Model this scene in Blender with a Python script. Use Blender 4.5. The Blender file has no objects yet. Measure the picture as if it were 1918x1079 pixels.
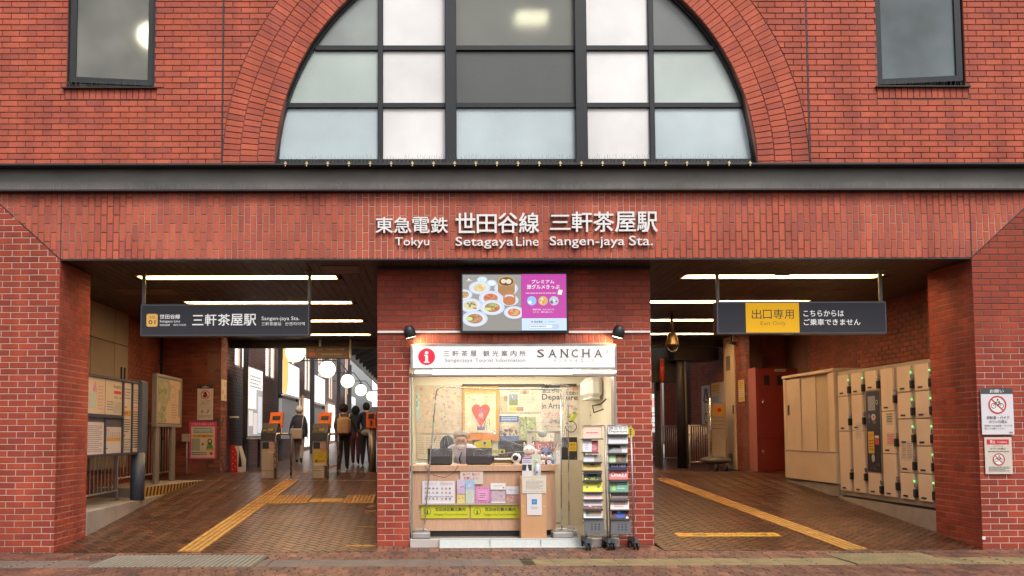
import bpy, math, random
from mathutils import Vector, Matrix
from math import sin, cos, pi, radians, floor
random.seed(7)
scene = bpy.context.scene
COL = scene.collection

# ------------------------------------------------------------------ camera
YAW, PIT, ROL, PCX, PCY, FPX = 0.0057, 0.0592, -0.0029, 813.67, 714.96, 1650.0
CAMP = Vector((-1.1529, -11.3965, 1.5027))
FW = Vector((sin(YAW)*cos(PIT), cos(YAW)*cos(PIT), sin(PIT)))
_rt = Vector((cos(YAW), -sin(YAW), 0)); _up = _rt.cross(FW)
RT = _rt*cos(ROL)+_up*sin(ROL); UP = -_rt*sin(ROL)+_up*cos(ROL)
cd = bpy.data.cameras.new('camera'); cam = bpy.data.objects.new('camera', cd); COL.objects.link(cam)
cd.sensor_width = 36; cd.lens = FPX/1918*36; cd.clip_end = 600; cd.clip_start = .05
cd.shift_x = (959-PCX)/1918; cd.shift_y = (PCY-539.5)/1918
cam.matrix_world = Matrix(((RT.x, UP.x, -FW.x, CAMP.x), (RT.y, UP.y, -FW.y, CAMP.y), (RT.z, UP.z, -FW.z, CAMP.z), (0, 0, 0, 1)))
scene.camera = cam
# ------------------------------------------------------------------ sky, sun, exposure
SUN_EL, SUN_AZ = 52, 160      # azimuth clockwise from +Y
w = bpy.data.worlds.new('World'); scene.world = w; w.use_nodes = True
nt = w.node_tree; bg = nt.nodes['Background']
sky = nt.nodes.new('ShaderNodeTexSky'); sky.sky_type = 'NISHITA'; sky.sun_disc = False
sky.sun_elevation = radians(SUN_EL); sky.sun_rotation = radians(SUN_AZ); sky.dust_density = 4; sky.air_density = 1.0; sky.ozone_density = .6
hs = nt.nodes.new('ShaderNodeHueSaturation'); hs.inputs['Saturation'].default_value = .22
nt.links.new(sky.outputs[0], hs.inputs['Color']); nt.links.new(hs.outputs[0], bg.inputs[0]); bg.inputs[1].default_value = .13
sd = bpy.data.lights.new('sun', 'SUN'); sd.energy = 1.1; sd.angle = radians(14); sd.color = (1, .93, .84)
so = bpy.data.objects.new('sun', sd); COL.objects.link(so); so.location = (6, -20, 20)
sdir = Vector((sin(radians(SUN_AZ))*cos(radians(SUN_EL)), cos(radians(SUN_AZ))*cos(radians(SUN_EL)), sin(radians(SUN_EL))))
so.rotation_euler = sdir.to_track_quat('Z', 'Y').to_euler()
scene.view_settings.view_transform = 'Standard'; scene.view_settings.look = 'None'
scene.view_settings.exposure = 0.4; scene.view_settings.gamma = 1
scene.view_settings.use_curve_mapping = False
scene.render.engine = 'CYCLES'
scene.cycles.max_bounces = 6; scene.cycles.diffuse_bounces = 3; scene.cycles.glossy_bounces = 3
scene.cycles.transmission_bounces = 4; scene.cycles.transparent_max_bounces = 12
scene.cycles.sample_clamp_indirect = 6; scene.cycles.use_denoising = True
scene.cycles.caustics_reflective = False; scene.cycles.caustics_refractive = False

# ------------------------------------------------------------------ pixel <-> world helpers (positions measured in the photograph, 1918 px wide)
def ray(px, py): return FW*FPX+RT*(px-PCX)-UP*(py-PCY)
def aY(px, py, Y):
    d = ray(px, py); return CAMP+d*((Y-CAMP.y)/d.y)
def aX(px, py, X):
    d = ray(px, py); return CAMP+d*((X-CAMP.x)/d.x)
def aZ(px, py, Z):
    d = ray(px, py); return CAMP+d*((Z-CAMP.z)/d.z)
def ramp(px, py, s=.09, z0=0):
    d = ray(px, py); return CAMP+d*((s*CAMP.y+z0-CAMP.z)/(d.z-s*d.y))
def pj(p):
    v = Vector(p)-CAMP; d = v.dot(FW)
    if d < .1: return (-9999, -9999)
    return (PCX+FPX*v.dot(RT)/d, PCY-FPX*v.dot(UP)/d)
RS, YT = .09, 6.35          # the ramp, then a gentler floor
def fz(y): return 0 if y < 0 else (RS*y if y < YT else RS*YT+.02*(y-YT))

# ------------------------------------------------------------------ materials
MATS = {}
def nodes(m):
    m.use_nodes = True; n = m.node_tree; b = n.nodes['Principled BSDF']; return n, b
def mat(name, col, rough=.6, metal=0, var=.12, scale=6, bump=0, bscale=60, emit=None, es=0, coat=0, spec=.5, stretch=None):
    if name in MATS: return MATS[name]
    m = bpy.data.materials.new(name); n, b = nodes(m); L = n.links
    b.inputs['Roughness'].default_value = rough; b.inputs['Metallic'].default_value = metal
    b.inputs['Specular IOR Level'].default_value = spec; b.inputs['Coat Weight'].default_value = coat
    tc = n.nodes.new('ShaderNodeTexCoord'); geo = n.nodes.new('ShaderNodeNewGeometry')
    src = geo.outputs['Position']
    if stretch:
        mp = n.nodes.new('ShaderNodeMapping'); mp.inputs['Scale'].default_value = stretch; L.new(src, mp.inputs[0]); src = mp.outputs[0]
    if var:
        nz = n.nodes.new('ShaderNodeTexNoise'); nz.inputs['Scale'].default_value = scale; nz.inputs['Detail'].default_value = 5
        L.new(src, nz.inputs['Vector'])
        mx = n.nodes.new('ShaderNodeMix'); mx.data_type = 'RGBA'
        mx.inputs[6].default_value = (*[c*(1-var*1.6) for c in col], 1); mx.inputs[7].default_value = (*[min(1, c*(1+var*1.2)) for c in col], 1)
        L.new(nz.outputs[0], mx.inputs[0]); L.new(mx.outputs[2], b.inputs['Base Color'])
        mr = n.nodes.new('ShaderNodeMapRange'); mr.inputs[3].default_value = max(.02, rough-.12); mr.inputs[4].default_value = min(1, rough+.15)
        L.new(nz.outputs[0], mr.inputs[0]); L.new(mr.outputs[0], b.inputs['Roughness'])
    else: b.inputs['Base Color'].default_value = (*col, 1)
    if bump:
        n2 = n.nodes.new('ShaderNodeTexNoise'); n2.inputs['Scale'].default_value = bscale; n2.inputs['Detail'].default_value = 4
        L.new(src, n2.inputs['Vector']); bp = n.nodes.new('ShaderNodeBump'); bp.inputs['Strength'].default_value = bump; bp.inputs['Distance'].default_value = .01
        L.new(n2.outputs[0], bp.inputs['Height']); L.new(bp.outputs[0], b.inputs['Normal'])
    if emit:
        b.inputs['Emission Color'].default_value = (*emit, 1); b.inputs['Emission Strength'].default_value = es
    MATS[name] = m; return m
def paint(name, rough=.5, es=0, metal=0, coat=0, alpha=1, var=.08, bump=0):
    """colour comes from the face colour attribute 'col' (printed paper, painted small things)"""
    if name in MATS: return MATS[name]
    m = bpy.data.materials.new(name); n, b = nodes(m); L = n.links
    at = n.nodes.new('ShaderNodeAttribute'); at.attribute_name = 'col'
    nz = n.nodes.new('ShaderNodeTexNoise'); nz.inputs['Scale'].default_value = 9; nz.inputs['Detail'].default_value = 6
    geo = n.nodes.new('ShaderNodeNewGeometry'); L.new(geo.outputs['Position'], nz.inputs['Vector'])
    mr = n.nodes.new('ShaderNodeMapRange'); mr.inputs[3].default_value = 1-var; mr.inputs[4].default_value = 1+var*.6; L.new(nz.outputs[0], mr.inputs[0])
    mx = n.nodes.new('ShaderNodeVectorMath'); mx.operation = 'SCALE'; L.new(at.outputs['Color'], mx.inputs[0]); L.new(mr.outputs[0], mx.inputs['Scale'])
    L.new(mx.outputs[0], b.inputs['Base Color']); b.inputs['Roughness'].default_value = rough; b.inputs['Metallic'].default_value = metal
    b.inputs['Coat Weight'].default_value = coat
    if bump:
        n2 = n.nodes.new('ShaderNodeTexNoise'); n2.inputs['Scale'].default_value = 25; L.new(geo.outputs['Position'], n2.inputs['Vector'])
        bp = n.nodes.new('ShaderNodeBump'); bp.inputs['Strength'].default_value = bump; bp.inputs['Distance'].default_value = .02
        L.new(n2.outputs[0], bp.inputs['Height']); L.new(bp.outputs[0], b.inputs['Normal'])
    if name == 'screen_image': b.inputs['Base Color'].default_value = (.02, .02, .022, 1); n.links.remove(b.inputs['Base Color'].links[0])
    if es:
        L.new(at.outputs['Color'], b.inputs['Emission Color']); b.inputs['Emission Strength'].default_value = es
    MATS[name] = m; return m
def brickmat(name, cols, rough=.75, blot=.18, bscale=1.2, spec=.35, bump=.35, streak=None):
    m = bpy.data.materials.new(name); n, b = nodes(m); L = n.links
    at = n.nodes.new('ShaderNodeAttribute'); at.attribute_name = 'rnd'
    oi = n.nodes.new('ShaderNodeObjectInfo')
    ad = n.nodes.new('ShaderNodeMath'); ad.operation = 'ADD'; L.new(at.outputs['Fac'], ad.inputs[0]); L.new(oi.outputs['Random'], ad.inputs[1])
    fr = n.nodes.new('ShaderNodeMath'); fr.operation = 'FRACT'; L.new(ad.outputs[0], fr.inputs[0])
    cr = n.nodes.new('ShaderNodeValToRGB'); e = cr.color_ramp.elements
    e[0].position = 0; e[0].color = (*cols[0], 1); e[1].position = 1; e[1].color = (*cols[-1], 1)
    for i in range(1, len(cols)-1):
        q = e.new(i/(len(cols)-1)); q.color = (*cols[i], 1)
    L.new(fr.outputs[0], cr.inputs[0])
    geo = n.nodes.new('ShaderNodeNewGeometry')
    nz = n.nodes.new('ShaderNodeTexNoise'); nz.inputs['Scale'].default_value = bscale; nz.inputs['Detail'].default_value = 8; nz.inputs['Roughness'].default_value = .65
    L.new(geo.outputs['Position'], nz.inputs['Vector'])
    nf = n.nodes.new('ShaderNodeTexNoise'); nf.inputs['Scale'].default_value = 45; nf.inputs['Detail'].default_value = 5; L.new(geo.outputs['Position'], nf.inputs['Vector'])
    m1 = n.nodes.new('ShaderNodeMapRange'); m1.inputs[1].default_value = .25; m1.inputs[2].default_value = .75; m1.inputs[3].default_value = 1-blot; m1.inputs[4].default_value = 1+blot; L.new(nz.outputs[0], m1.inputs[0])
    m2 = n.nodes.new('ShaderNodeMapRange'); m2.inputs[1].default_value = .25; m2.inputs[2].default_value = .75; m2.inputs[3].default_value = .86; m2.inputs[4].default_value = 1.14; L.new(nf.outputs[0], m2.inputs[0])
    mps = n.nodes.new('ShaderNodeMapping'); mps.inputs['Scale'].default_value = (2.2, 2.2, .22); L.new(geo.outputs['Position'], mps.inputs[0])
    ns = n.nodes.new('ShaderNodeTexNoise'); ns.inputs['Scale'].default_value = 1.6; ns.inputs['Detail'].default_value = 6; L.new(mps.outputs[0], ns.inputs['Vector'])
    m3 = n.nodes.new('ShaderNodeMapRange'); m3.inputs[1].default_value = .3; m3.inputs[2].default_value = .7; m3.inputs[3].default_value = .80; m3.inputs[4].default_value = 1.16; L.new(ns.outputs[0], m3.inputs[0])
    mq = n.nodes.new('ShaderNodeMath'); mq.operation = 'MULTIPLY'; L.new(m1.outputs[0], mq.inputs[0]); L.new(m3.outputs[0], mq.inputs[1])
    mu = n.nodes.new('ShaderNodeMath'); mu.operation = 'MULTIPLY'; L.new(mq.outputs[0], mu.inputs[0]); L.new(m2.outputs[0], mu.inputs[1])
    sc = n.nodes.new('ShaderNodeVectorMath'); sc.operation = 'SCALE'; L.new(cr.outputs[0], sc.inputs[0]); L.new(mu.outputs[0], sc.inputs['Scale'])
    L.new(sc.outputs[0], b.inputs['Base Color'])
    b.inputs['Roughness'].default_value = rough; b.inputs['Specular IOR Level'].default_value = spec
    bp = n.nodes.new('ShaderNodeBump'); bp.inputs['Strength'].default_value = bump; bp.inputs['Distance'].default_value = .006
    L.new(nf.outputs[0], bp.inputs['Height']); L.new(bp.outputs[0], b.inputs['Normal'])
    MATS[name] = m; return m
def mixnoise(name, a, c, scale=.5, lo=.45, hi=.55, rough=.9):
    m = bpy.data.materials.new(name); n, b = nodes(m); L = n.links
    geo = n.nodes.new('ShaderNodeNewGeometry'); nz = n.nodes.new('ShaderNodeTexNoise'); nz.inputs['Scale'].default_value = scale; nz.inputs['Detail'].default_value = 3
    L.new(geo.outputs['Position'], nz.inputs['Vector'])
    cr = n.nodes.new('ShaderNodeValToRGB'); e = cr.color_ramp.elements; e[0].position = lo; e[0].color = (*a, 1); e[1].position = hi; e[1].color = (*c, 1)
    L.new(nz.outputs[0], cr.inputs[0]); L.new(cr.outputs[0], b.inputs['Base Color']); b.inputs['Roughness'].default_value = rough
    MATS[name] = m; return m
def emis(name, col, s):
    if name in MATS: return MATS[name]
    m = bpy.data.materials.new(name); n, b = nodes(m); b.inputs['Base Color'].default_value = (.8, .8, .8, 1)
    b.inputs['Emission Color'].default_value = (*col, 1); b.inputs['Emission Strength'].default_value = s
    MATS[name] = m; return m
def glassmat(name, tint=(1, 1, 1), alpha=.12, rough=.05, bump=0, transl=0):
    """thin clear sheet: mostly see-through, with a coat of reflection"""
    m = bpy.data.materials.new(name); m.use_nodes = True; n = m.node_tree; n.nodes.clear(); L = n.links
    o = n.nodes.new('ShaderNodeOutputMaterial'); tr = n.nodes.new('ShaderNodeBsdfTransparent'); tr.inputs[0].default_value = (*tint, 1)
    gl = n.nodes.new('ShaderNodeBsdfGlossy'); gl.inputs['Roughness'].default_value = rough
    fr = n.nodes.new('ShaderNodeFresnel'); fr.inputs[0].default_value = 1.5
    df = n.nodes.new('ShaderNodeBsdfDiffuse'); df.inputs[0].default_value = (.85, .85, .85, 1)
    m1 = n.nodes.new('ShaderNodeMixShader'); m1.inputs[0].default_value = alpha; L.new(tr.outputs[0], m1.inputs[1]); L.new(df.outputs[0], m1.inputs[2])
    m2 = n.nodes.new('ShaderNodeMixShader'); L.new(fr.outputs[0], m2.inputs[0]); L.new(m1.outputs[0], m2.inputs[1]); L.new(gl.outputs[0], m2.inputs[2])
    if bump:
        g = n.nodes.new('ShaderNodeNewGeometry'); mp = n.nodes.new('ShaderNodeMapping'); mp.inputs['Scale'].default_value = (5, 5, 2.2); mp.inputs['Rotation'].default_value = (0, .5, 0)
        nz = n.nodes.new('ShaderNodeTexNoise'); nz.inputs['Scale'].default_value = 3.5; nz.inputs['Detail'].default_value = 3; nz.inputs['Distortion'].default_value = 1.2
        L.new(g.outputs['Position'], mp.inputs[0]); L.new(mp.outputs[0], nz.inputs['Vector'])
        bp = n.nodes.new('ShaderNodeBump'); bp.inputs['Strength'].default_value = bump; bp.inputs['Distance'].default_value = .05
        L.new(nz.outputs[0], bp.inputs['Height']); L.new(bp.outputs[0], gl.inputs['Normal']); L.new(bp.outputs[0], fr.inputs['Normal'])
    L.new(m2.outputs[0], o.inputs[0]); MATS[name] = m; return m

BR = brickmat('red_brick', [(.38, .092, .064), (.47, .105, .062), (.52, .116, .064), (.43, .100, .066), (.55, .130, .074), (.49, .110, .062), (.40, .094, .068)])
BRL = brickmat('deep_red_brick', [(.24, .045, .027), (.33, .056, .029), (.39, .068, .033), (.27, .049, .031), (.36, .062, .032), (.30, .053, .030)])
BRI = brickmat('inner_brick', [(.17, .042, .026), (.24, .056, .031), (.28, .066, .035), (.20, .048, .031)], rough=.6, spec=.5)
PAVE = brickmat('paving_brick', [(.115, .058, .044), (.17, .080, .056), (.21, .098, .064), (.13, .068, .055), (.26, .12, .075), (.09, .056, .048)], rough=.55, blot=.3, bscale=.9, spec=.4)
PAVI = brickmat('floor_tile', [(.042, .018, .011), (.062, .026, .014), (.080, .033, .017), (.050, .022, .013), (.130, .048, .021), (.070, .028, .015)], rough=.30, blot=.3, bscale=.7, spec=.5)
MO_J = mixnoise('jamb_mortar', (.16, .075, .055), (.42, .24, .19), 1.2, .42, .6)
MO_D = mixnoise('dark_mortar', (.10, .045, .035), (.20, .10, .075), .9, .4, .62)
MO_L = mixnoise('pale_mortar', (.54, .33, .27), (.32, .17, .13), .7, .45, .68)
MO_M = mixnoise('mixed_mortar', (.15, .07, .052), (.54, .34, .27), .45, .42, .56)
def limed(name):
    # pale lime bloom on the lower joints, older dark pointing above, with a ragged border
    m = mixnoise(name, (.62, .37, .31), (.36, .19, .15), .7, .45, .68); n = m.node_tree; b = n.nodes['Principled BSDF']; L = n.links
    src = b.inputs['Base Color'].links[0].from_socket; geo = n.nodes.new('ShaderNodeNewGeometry'); sp_ = n.nodes.new('ShaderNodeSeparateXYZ'); L.new(geo.outputs['Position'], sp_.inputs[0])
    nz = n.nodes.new('ShaderNodeTexNoise'); nz.inputs['Scale'].default_value = 1.6; nz.inputs['Detail'].default_value = 4; L.new(geo.outputs['Position'], nz.inputs['Vector'])
    ma = n.nodes.new('ShaderNodeMath'); ma.operation = 'MULTIPLY_ADD'; ma.inputs[1].default_value = 1.6; L.new(nz.outputs[0], ma.inputs[0]); L.new(sp_.outputs[2], ma.inputs[2])
    mr = n.nodes.new('ShaderNodeMapRange'); mr.inputs[1].default_value = 3.0; mr.inputs[2].default_value = 3.9; L.new(ma.outputs[0], mr.inputs[0])
    mx = n.nodes.new('ShaderNodeMix'); mx.data_type = 'RGBA'; mx.inputs[7].default_value = (.15, .075, .058, 1); L.new(mr.outputs[0], mx.inputs[0]); L.new(src, mx.inputs[6]); L.new(mx.outputs[2], b.inputs['Base Color']); return m
MO_K = limed('limed_mortar')
MO_P = mat('paving_joint', (.022, .015, .012), .9, var=.3, bump=.3)
PAINT = paint('print', .55); GLOSSY = paint('gloss_paint', .28, coat=.3); CLOTH = paint('cloth', .85, bump=.35)
SCREEN = paint('screen_image', .3, es=1.0, var=0)
LITP = paint('lit_print', .45, es=.75, var=.05)
STEEL = mat('stainless_steel', (.62, .61, .60), .25, 1, .08)
IRON = mat('dark_iron', (.035, .032, .034), .45, .1, .2, bump=.1)
IRONB = mat('beam_steel', (.17, .155, .14), .5, .1, .5, 1.1, bump=.15, stretch=(1, 1, 3))  # colour patches mix stains with painted reflections
FRAME = mat('window_frame_metal', (.022, .024, .028), .4, .3, .15)
CONC = mat('concrete', (.34, .30, .26), .85, 0, .28, 3, bump=.3, bscale=40)
DARK = mat('black_plastic', (.018, .018, .02), .4, 0, .1)
GREYP = mat('grey_panel', (.055, .058, .070), .35, .2, .06)
CREAM = mat('cream_enamel', (.74, .58, .41), .42, 0, .10, 2, bump=.05)
WHITE = mat('white_paint', (.78, .77, .74), .5, 0, .06)
CEILM = mat('ceiling_plank', (.050, .032, .023), .5, .0, .25, 5, bump=.08, stretch=(3, .4, 1))
REDP = mat('red_enamel', (.20, .022, .016), .38, 0, .15, 2)
WOOD = mat('counter_wood', (.60, .36, .23), .45, 0, .16, 7, stretch=(6, 6, .7), bump=.04)
WOODO = mat('orange_wood', (.62, .34, .17), .45, 0, .08, 6, stretch=(5, 5, .6))
YBASE = mat('yellow_tile_base', (.24, .115, .022), .6, 0, .3, 5, bump=.2)
YTILE = mat('yellow_tactile', (.46, .245, .055), .6, 0, .22, 5, bump=.15)
YWORN = mat('worn_yellow_tile', (.27, .205, .10), .7, 0, .35, 4, bump=.2)
GBASE = mat('grey_blister_base', (.15, .12, .09), .8, 0, .3, 5)
YBAS2 = mat('yellow_blister_base', (.15, .105, .05), .8, 0, .3, 5)
GMAT = mat('grey_blister', (.27, .235, .18), .7, 0, .25, 6, bump=.2)
GWORN = mat('worn_grey_tile', (.19, .145, .115), .7, 0, .3, 4, bump=.2)
TUBE = emis('warm_tube', (1, .66, .35), 34)
GLOBE = emis('globe_glass', (1, .88, .55), 2.0)
WINL = emis('bright_window', (1, .90, .80), 1.15)  # pane glow stands in for the daylight behind the windows
LED = emis('led_strip', (1, .95, .88), 5)
GLED = emis('green_led', (.1, 1, .2), 2.5)
CURT = glassmat('clear_curtain', alpha=.07, rough=.12, bump=.6)
ACRY = glassmat('acrylic', alpha=.08, rough=.05)

# ------------------------------------------------------------------ mesh builder
def wloc(o):
    v = Vector((0, 0, 0))
    while o: v = v+o.location; o = o.parent
    return v
class MB:
    def __init__(s): s.v = []; s.f = []; s.c = []; s.r = []; s.m = []; s.col = (.8, .8, .8); s.rnd = 0; s.mi = 0; s.smooth = []
    def add(s, vs, fs, sm=False):
        n = len(s.v); s.v += [tuple(p) for p in vs]
        for f in fs:
            s.f.append([i+n for i in f]); s.c.append(s.col); s.r.append(s.rnd); s.m.append(s.mi); s.smooth.append(sm)
        return s
    def box(s, x0, y0, z0, x1, y1, z1, bev=0):
        x0, x1 = min(x0, x1), max(x0, x1); y0, y1 = min(y0, y1), max(y0, y1); z0, z1 = min(z0, z1), max(z0, z1)
        if not bev:
            v = [(x, y, z) for z in (z0, z1) for y in (y0, y1) for x in (x0, x1)]
            return s.add(v, [(0, 2, 3, 1), (4, 5, 7, 6), (0, 1, 5, 4), (2, 6, 7, 3), (0, 4, 6, 2), (1, 3, 7, 5)])
        b = min(bev, (x1-x0)*.45, (y1-y0)*.45, (z1-z0)*.45); v = []; 
        idx = {}
        for ix, x in enumerate((x0, x1)):
            for iy, y in enumerate((y0, y1)):
                for iz, z in enumerate((z0, z1)):
                    sx, sy, sz = (1, -1)[ix]*b, (1, -1)[iy]*b, (1, -1)[iz]*b
                    idx[ix, iy, iz] = len(v); v += [(x, y+sy, z+sz), (x+sx, y, z+sz), (x+sx, y+sy, z)]
        f = []
        for a in range(2):
            q = [idx[a, 0, 0], idx[a, 1, 0], idx[a, 1, 1], idx[a, 0, 1]]; f.append(q if a else q[::-1])
            q = [idx[0, a, 0]+1, idx[1, a, 0]+1, idx[1, a, 1]+1, idx[0, a, 1]+1]; f.append(q[::-1] if a else q)
            q = [idx[0, 0, a]+2, idx[1, 0, a]+2, idx[1, 1, a]+2, idx[0, 1, a]+2]; f.append(q if a else q[::-1])
        for a in range(2):
            for c in range(2):
                f.append([idx[a, c, 0], idx[a, c, 1], idx[a, c, 1]+1, idx[a, c, 0]+1][::(1 if a == c else -1)])
                f.append([idx[a, 0, c], idx[a, 0, c]+2, idx[a, 1, c]+2, idx[a, 1, c]][::(1 if a == c else -1)])
                f.append([idx[0, a, c]+1, idx[1, a, c]+1, idx[1, a, c]+2, idx[0, a, c]+2][::(1 if a == c else -1)])
        for k, i in idx.items(): f.append([i, i+1, i+2] if sum(k) % 2 else [i, i+2, i+1])
        return s.add(v, f)
    def prism(s, poly, h0, h1, axis='z'):
        n = len(poly)
        if axis == 'z': a = [(p[0], p[1], h0) for p in poly]; b = [(p[0], p[1], h1) for p in poly]
        elif axis == 'y': a = [(p[0], h0, p[1]) for p in poly]; b = [(p[0], h1, p[1]) for p in poly]
        else: a = [(h0, p[0], p[1]) for p in poly]; b = [(h1, p[0], p[1]) for p in poly]
        return s.add(a+b, [list(range(n))[::-1], list(range(n, 2*n))]+[(i, (i+1) % n, n+(i+1) % n, n+i) for i in range(n)])
    def tube(s, pts, r, n=8, caps=True):
        P = [Vector(p) for p in pts]; R = r if isinstance(r, (list, tuple)) else [r]*len(P)
        t = (P[1]-P[0]).normalized(); a = Vector((0, 0, 1)) if abs(t.z) < .9 else Vector((1, 0, 0)); u = t.cross(a).normalized(); vs = []
        for i, p in enumerate(P):
            t = ((P[min(i+1, len(P)-1)]-P[i]).normalized()+(P[i]-P[max(i-1, 0)]).normalized()).normalized()
            u = (u-t*u.dot(t)).normalized(); w_ = t.cross(u)
            vs += [p+(u*cos(2*pi*k/n)+w_*sin(2*pi*k/n))*R[i] for k in range(n)]
        fs = [(i*n+k, i*n+(k+1) % n, (i+1)*n+(k+1) % n, (i+1)*n+k) for i in range(len(P)-1) for k in range(n)]
        s.add(vs, fs, True)
        if caps:
            m = len(s.v)-len(vs); 
            for q in (list(range(m, m+n))[::-1], list(range(m+len(vs)-n, m+len(vs)))):
                s.f.append(q); s.c.append(s.col); s.r.append(s.rnd); s.m.append(s.mi); s.smooth.append(False)
        return s
    def cyl(s, x, y, z0, z1, r, n=20, r1=None): return s.tube([(x, y, z0), (x, y, z1)], [r, r if r1 is None else r1], n)
    def ball(s, c, r, n=14, m=9, sc=(1, 1, 1)):
        vs = [(c[0], c[1], c[2]-r*sc[2])]
        for j in range(1, m):
            th = pi*j/m
            vs += [(c[0]+r*sc[0]*sin(th)*cos(2*pi*k/n), c[1]+r*sc[1]*sin(th)*sin(2*pi*k/n), c[2]-r*sc[2]*cos(th)) for k in range(n)]
        vs.append((c[0], c[1], c[2]+r*sc[2])); t = len(vs)-1
        fs = [(0, 1+(k+1) % n, 1+k) for k in range(n)]+[(t, t-n+k, t-n+(k+1) % n) for k in range(n)]
        fs += [(1+j*n+k, 1+j*n+(k+1) % n, 1+(j+1)*n+(k+1) % n, 1+(j+1)*n+k) for j in range(m-2) for k in range(n)]
        return s.add(vs, fs, True)
    def build(s, name, mats, parent=None):
        me = bpy.data.meshes.new(name); L = wloc(parent) if parent else Vector((0, 0, 0))
        me.from_pydata([(p[0]-L.x, p[1]-L.y, p[2]-L.z) for p in s.v], [], s.f)
        if not isinstance(mats, (list, tuple)): mats = [mats]
        for m in mats: me.materials.append(m)
        me.attributes.new('col', 'FLOAT_COLOR', 'FACE'); me.attributes.new('rnd', 'FLOAT', 'FACE')
        me.attributes['col'].data.foreach_set('color', [q for c in s.c for q in (*c, 1)]); me.attributes['rnd'].data.foreach_set('value', s.r)
        me.polygons.foreach_set('material_index', s.m); me.polygons.foreach_set('use_smooth', s.smooth)
        o = bpy.data.objects.new(name, me); COL.objects.link(o)
        if parent: o.parent = parent
        return o
def tag(o, label=None, cat=None, group=None, kind=None):
    if label: o['label'] = label
    if cat: o['category'] = cat
    if group: o['group'] = group
    if kind: o['kind'] = kind
    return o
def thing(name, label, cat, loc, group=None):
    o = bpy.data.objects.new(name, None); COL.objects.link(o); o.location = loc; o.empty_display_size = .1
    return tag(o, label, cat, group)
def copy_tree(o, parent=None):
    c = o.copy(); COL.objects.link(c)
    if parent: c.parent = parent
    for ch in list(o.children): copy_tree(ch, c)
    return c

class Fr:
    """plane frame: O bottom-left corner, U right, V up, N towards the viewer"""
    def __init__(s, O, U=(1, 0, 0), V=(0, 0, 1)):
        s.O = Vector(O); s.U = Vector(U).normalized(); s.V = Vector(V).normalized(); s.N = s.U.cross(s.V).normalized()
    def p(s, u, v, w=0): return s.O+s.U*u+s.V*v+s.N*w

# ------------------------------------------------------------------ lettering
_tc = {}
def glyphs(txt, bold=0., res=2):
    k = (txt, bold, res)
    if k in _tc: return _tc[k]
    cu = bpy.data.curves.new('t', 'FONT'); cu.body = txt; cu.resolution_u = res; cu.offset = bold; cu.fill_mode = 'FRONT'
    ob = bpy.data.objects.new('t', cu); me = bpy.data.meshes.new_from_object(ob)
    vs = [(v.co.x, v.co.y) for v in me.vertices]; fs = [list(p.vertices) for p in me.polygons]
    ed = {}
    for f in fs:
        for i in range(len(f)):
            e = (f[i], f[(i+1) % len(f)])
            if (e[1], e[0]) in ed: del ed[e[1], e[0]]
            else: ed[e] = 1
    bpy.data.objects.remove(ob); bpy.data.curves.remove(cu); bpy.data.meshes.remove(me)
    xs = [v[0] for v in vs] or [0, 1]; ys = [v[1] for v in vs] or [0, 1]
    _tc[k] = (vs, fs, (min(xs), min(ys), max(xs), max(ys)), list(ed)); return _tc[k]
def text(mb, fr, x0, y0, x1, y1, txt, w=.001, bold=.012, depth=0, res=2):
    if bold > .001:     # embolden by overlaying shifted copies inside the same ink box
        h = (y1-y0); k = len(txt); e = min(bold*h*1.0, .06*h, (x1-x0)*.06)
        for i, (dx, dy) in enumerate([(0, 0), (1, 0), (0, 1), (1, 1)]):
            _text(mb, fr, x0+dx*e, y0+dy*e, x1-e+dx*e, y1-e+dy*e, txt, w+i*.00005, 0, depth, res)
    else: _text(mb, fr, x0, y0, x1, y1, txt, w, 0, depth, res)
def _text(mb, fr, x0, y0, x1, y1, txt, w=.001, bold=0, depth=0, res=2):
    """fit the text's ink box into x0..x1, y0..y1 (metres in the frame, y up)"""
    vs, fs, (a, b, c, d), ed = glyphs(txt, bold, res)
    sx = (x1-x0)/max(c-a, 1e-6); sy = (y1-y0)/max(d-b, 1e-6)
    if txt in ('一', 'ー', '・', '-'): sy = sx
    P = [(x0+(v[0]-a)*sx, y0+(v[1]-b)*sy) for v in vs]
    up = [] ; n = len(P)
    fr_v = [fr.p(p[0], p[1], w+depth) for p in P]
    # orientation: make faces look along +N
    F = []
    for f in fs:
        s_ = sum(P[f[i]][0]*P[f[(i+1) % len(f)]][1]-P[f[(i+1) % len(f)]][0]*P[f[i]][1] for i in range(len(f)))
        F.append(f if s_ > 0 else f[::-1])
    if depth:
        mb.add(fr_v+[fr.p(p[0], p[1], w) for p in P], F+[(e[0], e[0]+n, e[1]+n, e[1]) for e in ed])
    else: mb.add(fr_v, F)

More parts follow.
